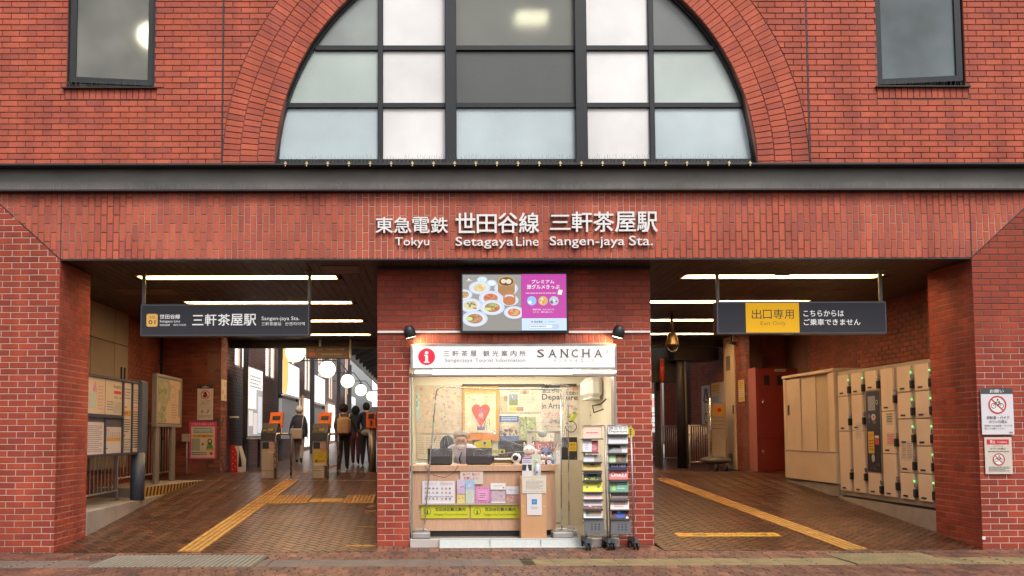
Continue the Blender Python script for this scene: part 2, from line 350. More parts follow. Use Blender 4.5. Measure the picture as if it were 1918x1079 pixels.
W_ = (.80, .79, .77); K_ = (.03, .03, .035); R_ = (.62, .03, .035); GY = (.25, .25, .26)
def rnd_col(): 
    return random.choice([(.55, .2, .15), (.2, .3, .5), (.6, .5, .2), (.25, .4, .25), (.5, .25, .4), (.3, .3, .32), (.65, .6, .5), (.45, .12, .1)])
def printed(mb, fr, wd, ht, items, base=W_, th=.008):
    """draw a flat print: items in fractions of the sheet, y measured from the top"""
    mb.col = base
    def quad(x0, y0, x1, y1, w_):
        mb.add([fr.p(x0, y0, w_), fr.p(x1, y0, w_), fr.p(x1, y1, w_), fr.p(x0, y1, w_)], [(0, 1, 2, 3)])
    q = [fr.p(0, 0), fr.p(wd, 0), fr.p(wd, ht), fr.p(0, ht)]; q2 = [fr.p(0, 0, th), fr.p(wd, 0, th), fr.p(wd, ht, th), fr.p(0, ht, th)]
    mb.add(q+q2, [(4, 5, 6, 7), (3, 2, 1, 0), (0, 1, 5, 4), (1, 2, 6, 5), (2, 3, 7, 6), (3, 0, 4, 7)])
    z = th
    for it in items:
        z += .0004; k = it[0]
        if k == 'r': _, a, b, c, d, col = it; mb.col = col; quad(a*wd, (1-d)*ht, c*wd, (1-b)*ht, z)
        elif k == 't':
            _, a, b, c, d, s_, col = it[:7]; mb.col = col
            text(mb, fr, a*wd, (1-d)*ht, c*wd, (1-b)*ht, s_, z, it[7] if len(it) > 7 else .012)
        elif k == 'c':
            _, cx, cy, r, col = it[:5]; mb.col = col; ry = it[5] if len(it) > 5 else r; n = 22
            mb.add([fr.p(max(0, min(wd, cx*wd+r*wd*cos(2*pi*i/n))), (1-cy)*ht+ry*wd*sin(2*pi*i/n), z) for i in range(n)], [list(range(n))])
        elif k == 'ring':
            _, cx, cy, r, t, col = it; mb.col = col; n = 28
            mb.add([fr.p(cx*wd+rr*wd*cos(2*pi*i/n), (1-cy)*ht+rr*wd*sin(2*pi*i/n), z) for rr in (r, r-t) for i in range(n)], [(i, (i+1) % n, n+(i+1) % n, n+i) for i in range(n)])
        elif k == 'l':
            _, x0, y0, x1, y1, t, col = it; mb.col = col; a = Vector((x0*wd, (1-y0)*ht)); b = Vector((x1*wd, (1-y1)*ht)); nn = (b-a).normalized(); nn = Vector((-nn.y, nn.x))*t*wd/2
            mb.add([fr.p(*(a-nn), z), fr.p(*(b-nn), z), fr.p(*(b+nn), z), fr.p(*(a+nn), z)], [(0, 1, 2, 3)])
        elif k == 'poly':
            _, pts, col = it; mb.col = col; P = [(p[0]*wd, (1-p[1])*ht) for p in pts]
            s_ = sum(P[i][0]*P[(i+1) % len(P)][1]-P[(i+1) % len(P)][0]*P[i][1] for i in range(len(P)))
            if s_ < 0: P = P[::-1]
            mb.add([fr.p(*p, z) for p in P], [list(range(len(P)))])
        elif k == 'g':     # rows of print too small to read
            _, a, b, c, d, n, col = it; mb.col = col
            for i in range(n):
                y = b+(d-b)*(i+.2)/n; hh = (d-b)/n*.42; x = a; end = c-(random.random()*.25*(c-a) if i % 3 == 2 else 0)
                while x < end:
                    l = min(end-x, (c-a)*random.uniform(.06, .22)); quad(x*wd, (1-y-hh)*ht, (x+l)*wd, (1-y)*ht, z); x += l+(c-a)*.02
        elif k == 'm':     # mosaic of coloured patches (photographs, maps)
            _, a, b, c, d, nx, ny, cols = it
            for i in range(nx):
                for j in range(ny):
                    mb.col = random.choice(cols)
                    quad((a+(c-a)*i/nx)*wd, (1-(b+(d-b)*(j+1)/ny))*ht, (a+(c-a)*(i+1)/nx)*wd, (1-(b+(d-b)*j/ny))*ht, z)
        elif k == 'blob':
            _, a, b, c, d, n, rr, cols = it
            for i in range(n):
                mb.col = random.choice(cols); cx = random.uniform(a, c)*wd; cy = (1-random.uniform(b, d))*ht; r = rr*wd*random.uniform(.5, 1.3); z += .00002
                m_ = 9; ph = random.random()*6
                mb.add([fr.p(max(0, min(wd, cx+r*random.uniform(.75, 1.1)*cos(ph+2*pi*q_/m_))), cy+r*random.uniform(.6, 1)*sin(ph+2*pi*q_/m_), z) for q_ in range(m_)], [list(range(m_))])
    return mb
def bike(cx, cy, r, ar):
    """prohibition ring over a bicycle; ar = sheet width/height"""
    a = ar
    return [('c', cx, cy, r, W_), ('ring', cx-r*.42, cy+r*.12*a, r*.30, r*.07, K_), ('ring', cx+r*.42, cy+r*.12*a, r*.30, r*.07, K_),
            ('l', cx-r*.42, cy+r*.12*a, cx-r*.15, cy-r*.3*a, r*.07, K_), ('l', cx-r*.15, cy-r*.3*a, cx+r*.25, cy-r*.3*a, r*.07, K_), ('l', cx+r*.42, cy+r*.12*a, cx+r*.2, cy-r*.45*a, r*.07, K_),
            ('l', cx-r*.15, cy-r*.3*a, cx, cy+r*.15*a, r*.07, K_), ('l', cx, cy+r*.15*a, cx+r*.25, cy-r*.3*a, r*.07, K_), ('c', cx+r*.05, cy-r*.55*a, r*.1, K_),
            ('l', cx-r*.62, cy-r*.62*a, cx+r*.62, cy+r*.62*a, r*.12, R_), ('ring', cx, cy, r, r*.15, R_)]
def pframe(x0, y0, x1, y1, Y):
    a = aY(x0, y1, Y); b = aY(x1, y1, Y); c = aY(x0, y0, Y); return Fr((a.x, Y, a.z)), b.x-a.x, c.z-a.z
def xframe(x0, y0, x1, y1, X, face=1):
    """sheet on a wall plane X = const seen at an angle; pixel left and right edges. face=1 looks towards +X"""
    a = aX(x0, y1, X); b = aX(x1, (y1), X); c = aX(x0, y0, X)
    return Fr((X, a.y, a.z), U=(0, 1 if b.y > a.y else -1, 0)), abs(b.y-a.y), c.z-a.z
def poster(name, label, cat, fr, wd, ht, items, base=W_, th=.006, m=None, parent=None, group=None):
    mb = printed(MB(), fr, wd, ht, items, base, th); o = mb.build(name, m or PAINT, parent)
    if not parent: tag(o, label, cat, group)
    return o

# ------------------------------------------------------------------ brickwork
def clip(poly, a, b, c):
    """keep a*x+b*y >= c"""
    out = []
    for i in range(len(poly)):
        p, q = poly[i], poly[(i+1) % len(poly)]; dp = a*p[0]+b*p[1]-c; dq = a*q[0]+b*q[1]-c
        if dp >= 0: out.append(p)
        if (dp >= 0) != (dq >= 0):
            t = dp/(dp-dq); out.append((p[0]+(q[0]-p[0])*t, p[1]+(q[1]-p[1])*t))
    return out
def area(p): return abs(sum(p[i][0]*p[(i+1) % len(p)][1]-p[(i+1) % len(p)][0]*p[i][1] for i in range(len(p))))/2
def brickgeo(mb, fr, poly, h, c=.004, back=-.012, lift=0):
    """one brick: bevelled front at height h, sides running back into the mortar"""
    n = len(poly); cx = sum(p[0] for p in poly)/n; cy = sum(p[1] for p in poly)/n
    s_ = sum(poly[i][0]*poly[(i+1) % n][1]-poly[(i+1) % n][0]*poly[i][1] for i in range(n))
    if s_ < 0: poly = poly[::-1]
    ins = []
    for p in poly:
        dx, dy = cx-p[0], cy-p[1]; ins.append((p[0]+(c if dx > 0 else -c)*min(1, abs(dx)/(c*1.5)), p[1]+(c if dy > 0 else -c)*min(1, abs(dy)/(c*1.5))))
    vs = [fr.p(*p, h) for p in ins]+[fr.p(*p, h-c) for p in poly]+[fr.p(*p, back) for p in poly]
    mb.add(vs, [list(range(n))]+[(n+i, n+(i+1) % n, (i+1) % n, i) for i in range(n)]+[(2*n+i, 2*n+(i+1) % n, n+(i+1) % n, n+i) for i in range(n)])
_bm = {}
def brick_cells(W, H, L, C, soldier=False, u0=0, v0=0, bond=.5, vj=None):
    """cells (u0,v0,u1,v1) of running bond; soldier = upright"""
    out = []
    if not soldier:
        j = 0; v = v0
        while v < H:
            u = u0-(bond*L if j % 2 else 0)-L
            while u < W:
                out.append((u, v, u+L, v+C)); u += L
            v += C; j += 1
    else:
        i = 0; u = u0
        while u < W:
            v = v0-(bond*L if i % 2 else 0)-L
            while v < H:
                out.append((u, v, u+C, v+L)); v += L
            u += C; i += 1
    return out
def lay(parent, fr, cells, bounds, gap, mt, name='brick', holes=(), halfs=(), circ=None, nmax=300, proud=.010, stuffname=None, jit=.0012, backw=-.012, key=0):
    """lay bricks: cells clipped to bounds, holes (rects), half planes and a round opening; the nearest in view become parts"""
    U0, V0, U1, V1 = bounds; full = {}; items = []
    for (a, b, c, d) in cells:
        a += gap/2; b += gap/2; c -= gap/2; d -= gap/2
        a, b, c, d = max(a, U0), max(b, V0), min(c, U1), min(d, V1)
        if c-a < .012 or d-b < .012: continue
        rects = [(a, b, c, d)]
        for (h0, k0, h1, k1) in holes:
            nr = []
            for (a, b, c, d) in rects:
                if c <= h0 or a >= h1 or d <= k0 or b >= k1: nr.append((a, b, c, d)); continue
                ov = min(d, k1)-max(b, k0)
                if ov > .3*(d-b):
                    if h0-gap-a > .02: nr.append((a, b, h0-gap*.5, d))
                    if c-h1-gap > .02: nr.append((h1+gap*.5, b, c, d))
                else:
                    if b < k0 and k0-b > .02: nr.append((a, b, c, k0-gap*.5))
                    elif d > k1 and d-k1 > .02: nr.append((a, k1+gap*.5, c, d))
            rects = nr
        for (a, b, c, d) in rects:
            P = [(a, b), (c, b), (c, d), (a, d)]; cl = False
            if key and c-a > .08 and d-b > .15:
                k_ = key*(1 if int(round(b/(d-b+gap))) % 2 else -1); q1 = b+(d-b)*.33; q2 = b+(d-b)*.67
                P = [(a, b), (c, b), (c, q1), (c+k_, q1+.01), (c+k_, q2-.01), (c, q2), (c, d), (a, d), (a, q2), (a+k_, q2-.01), (a+k_, q1+.01), (a, q1)]
            for (ha, hb, hc) in halfs:
                if min(ha*x+hb*y-hc for x, y in P) < 0: P = clip(P, ha, hb, hc); cl = True
                if len(P) < 3: break
            if len(P) < 3 or area(P) < 3e-4: continue
            if circ:
                (ox, oy, rr) = circ; mx = sum(x for x, y in P)/len(P)-ox; my = sum(y for x, y in P)/len(P)-oy; l = math.hypot(mx, my) or 1
                if min(math.hypot(x-ox, y-oy) for x, y in P) < rr:
                    P = clip(P, mx/l, my/l, rr+(mx*ox+my*oy)/l); cl = True
                    if len(P) < 3 or area(P) < 3e-4: continue
            mx = sum(x for x, y in P)/len(P); my = sum(y for x, y in P)/len(P); wp = fr.p(mx, my)
            q = pj(wp); vis = -12 < q[0] < 1930 and -8 < q[1] < 1087
            items.append((0 if vis and not cl else (1 if vis else 2), (wp-CAMP).length, P, cl, (mx, my)))
    items.sort(key=lambda t: (t[0], t[1])); L = wloc(parent) if parent else Vector((0, 0, 0))
    stuff = MB(); ns = 0
    for i, (k, dist, P, cl, (mx, my)) in enumerate(items):
        pr = proud+random.uniform(-jit, jit)
        if i < nmax and k < 2:
            Q = [(round(x-mx, 3), round(y-my, 3)) for x, y in P]; key = (tuple(Q), mt.name, round(proud, 4))
            if key not in _bm:
                mb = MB(); brickgeo(mb, Fr((0, 0, 0), (1, 0, 0), (0, 1, 0)), Q, proud, back=backw)
                o = mb.build(name, mt); _bm[key] = o.data; bpy.data.objects.remove(o)
            o = bpy.data.objects.new(name, _bm[key]); COL.objects.link(o)
            p = fr.p(mx, my, pr-proud)-L
            o.matrix_local = Matrix(((fr.U.x, fr.V.x, fr.N.x, p.x), (fr.U.y, fr.V.y, fr.N.y, p.y), (fr.U.z, fr.V.z, fr.N.z, p.z), (0, 0, 0, 1)))
            if parent: o.parent = parent
        else:
            stuff.rnd = random.random(); brickgeo(stuff, fr, P, pr, back=backw); ns += 1
    if ns:
        o = stuff.build(stuffname or name, mt, parent); o['kind'] = 'stuff'

# ================================================================== THE SETTING
PI2 = pi/2
HW, H, JD = 5.96, 3.78, 1.04          # half width of the opening, soffit height, jamb depth
XL, XR = -6.95, 6.8                   # passage side walls
CL, CC = .232, .0815                  # brick length and course
G = .012
def struct(name, o): o.name = name; o['kind'] = 'structure'; return o

# --- ground
g = MB(); g.box(-90, -140, -.30, 90, 0, -.020); ground = struct('ground', g.build('ground', MO_P))
gs = MB(); gs.add([(-90, 0, -.02), (90, 0, -.02), (90, 140, -.4), (-90, 140, -.4)], [(0, 1, 2, 3)]); struct('back_ground', gs.build('back_ground', CONC))
# sidewalk pavers (interlocking blocks in running rows)
side = struct('sidewalk', (lambda m: (m.box(-9.5, -5.2, -.016, 9.5, -.02, -.012), m.build('sidewalk', MO_P))[1])(MB()))
topf = Fr((0, 0, -.012), (1, 0, 0), (0, 1, 0))
def sidecells(v0, v1, L=.135, C=.265, ph=0):
    out = []; j = 0; v = v0
    while v < v1-.01:
        u = -9.4+(L*.5 if (j+ph) % 2 else 0)+random.uniform(-.004, .004)
        while u < 9.4: out.append((u, v, u+L, min(v+C, v1))); u += L
        v += C; j += 1
    return out
TB0, TB1 = -1.26, -.73
mats_h = [(-5.05, -1.27, -3.15, -.27), (3.75, -1.25, 4.95, -.30)]
cells = sidecells(-5.2, TB0)+sidecells(TB1, -.03, ph=1)
# the band of worn guide tiles
# herring-like notch: every block carries a small key on its long side, as interlocking blocks do
lay(side, topf, [c for c in cells], (-9.4, -5.2, 9.4, -.03), .011, PAVE, 'paver', holes=mats_h, nmax=300, proud=.012, jit=.0022, backw=-.003, key=.022)
band = []
u = -9.4
while u < 9.4: band.append((u, TB0, u+.375, TB1)); u += .375
lay(side, topf, [c for c in band if c[2] > -.1], (-9.4, TB0, 9.4, TB1), .008, YWORN, 'guide_tile', holes=mats_h, proud=.013, jit=.001, backw=-.003)
lay(side, topf, [c for c in band if c[2] <= -.1], (-9.4, TB0, 9.4, TB1), .008, GWORN, 'guide_tile', holes=mats_h, proud=.013, jit=.001, backw=-.003)
def guide_bars(mb, o, d, n_, L, wd, cnt=4, z=0):
    """raised bars: origin o, direction d, sideways n_"""
    for k in range(cnt):
        c = (k+.5)/cnt*wd-wd/2; h = .012
        A = Vector(o)+Vector(n_)*c+Vector(d)*.012; B = A+Vector(d)*(L-.024); r = wd/cnt*.27; s_ = Vector(n_)*r; up = Vector((0, 0, .007))
        mb.add([A-s_, A+s_, B+s_, B-s_, A-s_*.6+up, A+s_*.6+up, B+s_*.6+up, B-s_*.6+up], [(4, 5, 6, 7), (0, 1, 5, 4), (1, 2, 6, 5), (2, 3, 7, 6), (3, 0, 4, 7)])
for a, b, mt in ((-9.3, -.1, GWORN), (-.1, 9.3, YWORN)):
    m = MB(); u = a
    while u < b:
        if not any(h0-.2 < u < h1 for h0, _, h1, _ in mats_h): guide_bars(m, (u, (TB0+TB1)/2, .001), (1, 0, 0), (0, 1, 0), .375, TB1-TB0, 4)
        u += .375
    o = m.build('guide_bar', mt, side); o['kind'] = 'stuff'
for (a, b, c, d), mt in zip(mats_h, (GMAT, YWORN)):
    nx = round((c-a)/.3); ny = round((d-b)/.3)
    lay(side, topf, [(a+(c-a)*i/nx, b+(d-b)*j/ny, a+(c-a)*(i+1)/nx, b+(d-b)*(j+1)/ny) for i in range(nx) for j in range(ny)], (a, b, c, d), .006, GBASE if mt is GMAT else YBAS2, 'blister_tile', proud=.013, backw=-.003)
    m = MB(); s_ = .06
    for i in range(int((c-a)/s_)):
        for j in range(int((d-b)/s_)): 
            x, y = a+.03+i*s_, b+.03+j*s_
            m.add([(x+.021*cos(k*pi/3), y+.021*sin(k*pi/3), .001) for k in range(6)]+[(x+.012*cos(k*pi/3), y+.012*sin(k*pi/3), .012) for k in range(6)], [(6, 7, 8, 9, 10, 11)]+[(k, (k+1) % 6, 6+(k+1) % 6, 6+k) for k in range(6)], True)
    o = m.build('blister', mt, side); o['kind'] = 'stuff'
# --- passage floors: ramp then gentle floor, laid in herringbone
def passage_floor(name, x0, x1):
    m = MB(); pts = [(-.03, 0), (YT, fz(YT)), (44, fz(44))]
    for (ya, za), (yb, zb) in zip(pts, pts[1:]): m.add([(x0, ya, za-.012), (x1, ya, za-.012), (x1, yb, zb-.012), (x0, yb, zb-.012), (x0, ya, -.5), (x1, ya, -.5), (x1, yb, -.5), (x0, yb, -.5)], [(0, 1, 2, 3), (4, 5, 1, 0), (5, 6, 2, 1), (6, 7, 3, 2), (7, 4, 0, 3)])
    fl = struct(name, m.build(name, MO_P))
    L, C = .205, .1025; V = Vector((0, 1, RS)).normalized(); frm = Fr((0, 0, -.012), (1, 0, 0), V)
    # herringbone at 45 degrees: build cells in a rotated frame and clip to the passage
    U2 = (Vector((1, 0, 0))+V).normalized(); V2 = (V-Vector((1, 0, 0))).normalized(); fr2 = Fr((0, 0, -.012), U2, V2)
    hv = []; r2 = math.sqrt(.5)
    # constraints x0<x<x1 and 0<v<7.6 written in rotated coordinates: x=(a-b)r, v=(a+b)r
    hv = [(r2, -r2, x0), (-r2, r2, -x1), (r2, r2, 0.0), (-r2, -r2, -7.6)]
    cells = []
    N = 56
    for i in range(-N, 3*N):
        for j in range(-2*N, 2*N):
            # unit herringbone tiling with 2x1 bricks on an integer lattice
            k = (i-j) % 4
            if k == 0: c = (i, j, i+2, j+1)
            elif k == 3: c = (i, j, i+1, j+2)
            else: continue
            a, b = (c[0]+c[2])/2*C, (c[1]+c[3])/2*C; x = (a-b)*r2; v = (a+b)*r2
            if x0-.2 < x < x1+.2 and -.2 < v < 7.8: cells.append(tuple(q*C for q in c))
    lay(fl, fr2, cells, (-99, -99, 99, 99), .0095, PAVI, 'floor_tile', halfs=hv, nmax=300, proud=.012, jit=.0011, backw=-.002)
    # beyond the ramp
    cells = []; j = 0; y = 7.55
    V3 = Vector((0, 1, .02)).normalized(); f3 = Fr((0, YT, fz(YT)-.012), (1, 0, 0), V3)
    y = 1.2
    while y < 34:
        u = x0+(L*.5 if j % 2 else 0)-L
        wd = C if y < 8 else .3
        while u < x1: cells.append((u, y, u+(L if y < 8 else .6), y+wd)); u += (L if y < 8 else .6)
        y += wd; j += 1
    lay(fl, f3, cells, (x0, 1.2, x1, 34), .006, PAVI, 'floor_tile', nmax=0, proud=.012, backw=-.002)
    return fl
FL = passage_floor('left_passage_floor', XL, -1.86); FRt = passage_floor('right_passage_floor', 1.86, XR)
# --- yellow guide lines on the ramps
def guide_line(p0, p1, wd, floor_obj, mt=YTILE, kind='guide_tile', n=None, slope=True):
    p0 = Vector((p0[0], p0[1], fz(p0[1])+.001)); p1 = Vector((p1[0], p1[1], fz(p1[1])+.001)); d = (p1-p0); L = d.length; d.normalize()
    nrm = Vector((0, -RS if slope else -.02, 1)).normalized(); s_ = nrm.cross(d).normalized(); k = n or round(L/.3); st = L/k
    bars = MB()
    for i in range(k):
        m = MB(); o = p0+d*(st*i); f = Fr(o-s_*wd/2, d, s_)
        if f.N.z < 0: f = Fr(o+s_*wd/2, d, -s_)
        brickgeo(m, f, [(.004, .004), (st-.004, .004), (st-.004, wd-.004), (.004, wd-.004)], .009, back=-.004)
        t = m.build(kind, YBASE, floor_obj)
        guide_bars(bars, o+nrm*.009, d, s_, st, wd)
    b = bars.build('guide_bar', mt, floor_obj); b['kind'] = 'stuff'
yl0, yl1 = (-4.24, -.02), (-4.06+.17, 6.33)
a = ramp(328, 1036); b = ramp(375, 1036); c = ramp(545, 890); d = ramp(583, 884)
guide_line(((a.x+b.x)/2, 0.0), (-3.93, 6.30), .32, FL)
guide_line((-3.93, 6.40), (-3.75, 12.0), .32, FL, slope=False)
e = ramp(497, 937); f_ = ramp(700, 936)
for xx in (-3.93+.02, -3.65, -3.37, -2.50, -2.24): guide_line((xx, 3.60), (xx, 4.46), .27, FL)
lay(FL, Fr((0, 0, -.0), (1, 0, 0), (0, 1, RS)), [(-3.22+i*.2, 3.80, -3.22+(i+1)*.2, 4.14) for i in range(0)], (-9, 0, 9, 9), .008, YTILE)
for i in range(3):
    xa, xb = -3.22+i*.193, -3.22+(i+1)*.193-.006; m = MB(); brickgeo(m, Fr((0, 0, .001), (1, 0, 0), (0, 1, RS)), [(xa, 3.80), (xb, 3.80), (xb, 4.14), (xa, 4.14)], .008, back=-.004); m.build('guide_tile', YTILE, FL)
guide_line((4.33, -.02), (3.56, 6.30), .32, FRt)
guide_line((3.55, 6.40), (3.3, 8.2), .32, FRt, slope=False)
# short yellow tape marks by the central pillar
for i, (x0, x1, yy) in enumerate([(648, 701, 1023), (669, 702, 987), (682, 702, 958)]):
    a = ramp(x0, yy); b = ramp(x1, yy); m = MB(); t = .028
    m.add([(a.x, a.y-t, fz(a.y-t)+.004), (b.x, b.y-t, fz(b.y-t)+.004), (b.x, b.y+t, fz(b.y+t)+.004), (a.x, a.y+t, fz(a.y+t)+.004)], [(0, 1, 2, 3)])
    m.v += [(v[0], v[1], v[2]+.003) for v in m.v]; m.f += [[4, 5, 6, 7], [0, 1, 5, 4]]; m.c += [m.col]*2; m.r += [0]*2; m.m += [0]*2; m.smooth += [False]*2
    tag(m.build('floor_tape', YTILE), ['longest yellow tape mark on the left ramp nearest the sidewalk', 'middle one of three yellow tape marks beside the central pillar', 'short yellow tape mark farthest up the left ramp by the pillar'][i], 'floor marking', 'yellow tape marks beside the central pillar')
a = ramp(1268, 1003); b = ramp(1460, 1003)
V = Vector((0, 1, RS)).normalized(); ft = Fr((a.x, a.y-.1, fz(a.y-.1)+.003), (1, 0, 0), V)
poster('floor_tape', 'yellow floor tape with black Japanese no-bicycles lettering on right ramp', 'floor marking', ft, b.x-a.x, .24,
       [('ring', .08, .5, .035, .006, R_), ('c', .08, .5, .018, R_), ('t', .16, .2, .33, .8, '自転車・', K_), ('t', .36, .2, .97, .8, 'バイクのりいれ禁止', K_)], base=(.55, .30, .03), th=.003)

# ------------------------------------------------------------------ facade
ZB0, ZB1, ZW0, ZTOP, XE = 3.78, 4.665, 5.035, 9.4, 9.4
ds = Vector((-6.77+5.96, 4.515-3.78)); dn = Vector((ds.y, -ds.x)).normalized()      # mitre line direction on the left, normal
sl = (4.515-3.78)/(6.77-5.96)
def mitre(side, keep_beam):
    # line z-3.78 = sl*(|x|-5.96). beam: above line or |x|<5.96
    s_ = -1 if side == 'L' else 1
    a, b, c = (-sl*s_, 1, 3.78-sl*5.96)      # b*z - sl*|x| >= 3.78 - sl*5.96 -> beam side
    return (a, b, c) if keep_beam else (-a, -b, -c)
def pillar(name, label, s_):
    x0, x1 = (-XE, -HW) if s_ < 0 else (HW, XE)
    t = thing(name, label, 'pillar', ((x0+x1)/2, .5, 0))
    m = MB(); poly = [(x0, -.02), (x1, -.02), (x1, 3.77), (x1, 3.78), (x0, 3.78)]
    e = .005
    mx0, mx1 = (x0, x1-e) if s_ < 0 else (x0+e, x1)
    top = [(mx0, -.1), (mx1, -.1), (mx1, 3.775), (mx0, 4.66 if s_ < 0 else 3.775)] if s_ < 0 else [(mx0, -.1), (mx1, -.1), (mx1, 4.66), (mx0, 3.775)]
    zt = 3.775+sl*((x1-x0)); 
    if s_ < 0: top = [(mx0, -.1), (mx1, -.1), (mx1, 3.775), (mx1-.96, 4.655), (mx0, 4.655)]
    else: top = [(mx0, -.1), (mx1, -.1), (mx1, 4.655), (mx0+.96, 4.655), (mx0, 3.775)]
    m.prism(top, .005, JD-.005, 'y'); m.build('mortar_core', MO_L if s_ < 0 else MO_K, t)
    cells = brick_cells(x1+.5, 4.7, CL, CC, u0=x0-.0-(.09 if s_ < 0 else 0))
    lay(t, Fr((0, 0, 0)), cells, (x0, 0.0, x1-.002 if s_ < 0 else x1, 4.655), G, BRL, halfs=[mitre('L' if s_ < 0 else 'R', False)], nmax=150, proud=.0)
    m = MB(); xj = (-HW-.005, -HW-.0035) if s_ < 0 else (HW+.0035, HW+.005); m.box(xj[0], .004, -.1, xj[1], JD-.004, 3.775); m.build('mortar_face', MO_J, t)
    # side of the pillar inside the passage
    fr = Fr((-HW, 0, 0), (0, 1, 0)) if s_ < 0 else Fr((HW, JD, 0), (0, -1, 0))
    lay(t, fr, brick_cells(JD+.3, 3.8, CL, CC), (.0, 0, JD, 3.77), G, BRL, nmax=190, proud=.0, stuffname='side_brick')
    return t
PL = pillar('brick_pillar', 'wide left brick pillar with pale mortar beside the sloping concrete ledge', -1)
PR = pillar('brick_pillar', 'wide right brick pillar carrying two bicycle prohibition signs', 1)
# beam of upright bricks
BM = thing('brick_beam', 'long brick beam of upright bricks carrying the white station name', 'beam', (0, .1, ZB0))
m = MB(); m.prism([(-HW, 3.79), (HW, 3.79), (HW+.95, ZB1), (-HW-.95, ZB1)], .006, .26, 'y'); m.build('mortar_core', MO_M, BM)
m = MB(); m.box(-HW+.01, .0, 3.772, HW-.01, .05, 3.79); m.build('edge_trim', IRON, BM)
lay(BM, Fr((0, 0, 0)), brick_cells(7.3, 4.7, CL, CC, soldier=True, u0=-7.32, v0=3.79), (-7.3, 3.79, 7.3, ZB1), G, BR, halfs=[mitre('L', True), mitre('R', True)], nmax=300, proud=.0)
m = MB()
for s_ in (-1, 1):
    m.box(s_*HW-.006, -.0015, 3.79, s_*HW+.006, .004, ZB1)
    p0, p1 = Vector((s_*HW, 3.79)), Vector((s_*(HW+.96), 3.79+.96*sl)); nn = Vector((-(p1-p0).y, (p1-p0).x)).normalized()*.007
    q = [p0-nn, p1-nn, p1+nn, p0+nn]; m.add([(a.x, -.001, a.y) for a in q]+[(a.x, .006, a.y) for a in q], [(0, 1, 2, 3), (0, 1, 5, 4), (2, 3, 7, 6)])
m.build('control_joint', IRON, BM)
# steel channel over it
IB = thing('steel_beam', 'dark grey steel channel beam running across above the brick beam', 'beam', (0, 0, ZB1))
m = MB(); m.box(-XE, .05, ZB1+.02, XE, .2, ZW0-.03); m.build('web', IRONB, IB)
m = MB(); m.box(-XE, -.10, ZB1, XE, .2, ZB1+.022, .003); m.box(-XE, -.10, ZW0-.032, XE, .2, ZW0-.004, .003); m.build('flange', IRON, IB)
SPK = mat('spike_wire', (.22, .21, .20), .4, .8)
sp = thing('bird_spikes', 'row of thin wire bird spikes standing on the steel beam', 'bird spikes', (0, -.05, ZB1+.022))
m = MB(); x = -7.6
while x < 7.6:
    for k in (-1, 1):
        h = random.uniform(.07, .105); dx = k*random.uniform(.012, .03); y = -.06+random.uniform(-.01, .03)
        m.tube([(x, y, ZB1+.022), (x+dx, y+random.uniform(-.03, .02), ZB1+.022+h)], .0016, 4, False)
    x += random.choice([.045, .05, .055, .07])
o = m.build('spike', SPK, sp); o['kind'] = 'stuff'; m = MB(); m.box(-7.6, -.075, ZB1+.022, 7.6, -.03, ZB1+.028); m.build('base_strip', STEEL, sp)
sp = thing('bird_spikes', 'bird spikes under the arched window held by small brass clips', 'bird spikes', (0, -.02, ZW0))
m = MB(); x = -3.15
while x < 3.15:
    for k in (-1, 1):
        h = random.uniform(.07, .13); m.tube([(x, .03, ZW0+.03), (x+k*random.uniform(.01, .03), .03+random.uniform(-.02, .01), ZW0+.03+h)], .0014, 4, False)
    x += random.choice([.04, .05, .06])
o = m.build('spike', SPK, sp); o['kind'] = 'stuff'; m = MB(); m.box(-3.1, .0, ZW0+.018, 3.1, .06, ZW0+.03); m.build('base_strip', IRON, sp)
BRASS = mat('brass', (.70, .52, .28), .4, .6, .1)
for i in range(23):
    x = -3.02+i*.2755; m = MB(); m.box(x-.018, -.118, ZW0-.028, x+.018, -.101, ZW0-.004, .004); m.box(x-.010, -.118, ZW0-.004, x+.010, .02, ZW0+.010, .003); m.box(x-.006, -.112, ZW0-.05, x+.006, -.103, ZW0-.028); m.build('clip', BRASS, sp)

# upper wall with arch and windows
UW = thing('brick_wall', 'upper orange-red brick wall above the steel beam with joints', 'wall', (0, .1, ZW0))
WL = (-5.93, 6.075, -4.78, 7.75); WR = (4.81, 6.085, 5.975, 7.76); AC, RI, RO = 5.0, 3.18, 3.868
m = MB(); Y0, Y1 = .010, .42
for (a, b, c, d) in [(-XE, ZW0, WL[0], ZTOP), (WL[0], ZW0, WL[2], WL[1]), (WL[0], WL[3], WL[2], ZTOP), (WL[2], ZW0, -RI, ZTOP), (RI, ZW0, WR[0], ZTOP), (WR[0], ZW0, WR[2], WR[1]), (WR[0], WR[3], WR[2], ZTOP), (WR[2], ZW0, XE, ZTOP)]:
    m.box(a, Y0, b, c, Y1, d)
n = 40
for i in range(n):
    x0, x1 = -RI+2*RI*i/n, -RI+2*RI*(i+1)/n; z0, z1 = AC+math.sqrt(max(0, RI*RI-x0*x0)), AC+math.sqrt(max(0, RI*RI-x1*x1)); z0 = max(z0, ZW0); z1 = max(z1, ZW0)
    m.prism([(x0, z0), (x1, z1), (x1, ZTOP), (x0, ZTOP)], Y0, Y1, 'y')
m.build('mortar_core', MO_D, UW)
CU = .0788
for sx, lim in ((-1, (-XE, -3.885)), (0, (-3.865, 3.865)), (1, (3.885, XE))):
    lay(UW, Fr((0, 0, 0)), brick_cells(XE+.5, ZTOP, .2255, CU, u0=(-9.5 if sx < 0 else (-3.865 if sx == 0 else 3.885)), v0=ZW0), (lim[0], ZW0, lim[1], ZTOP), .009, BR,
        holes=[WL, WR, (WL[0]-.02, 5.912, WL[2]+.03, 6.075), (WR[0]-.02, 5.925, WR[2]+.03, 6.085)], circ=(0, AC, RO+.006), nmax=(120 if sx else 60), proud=.0)
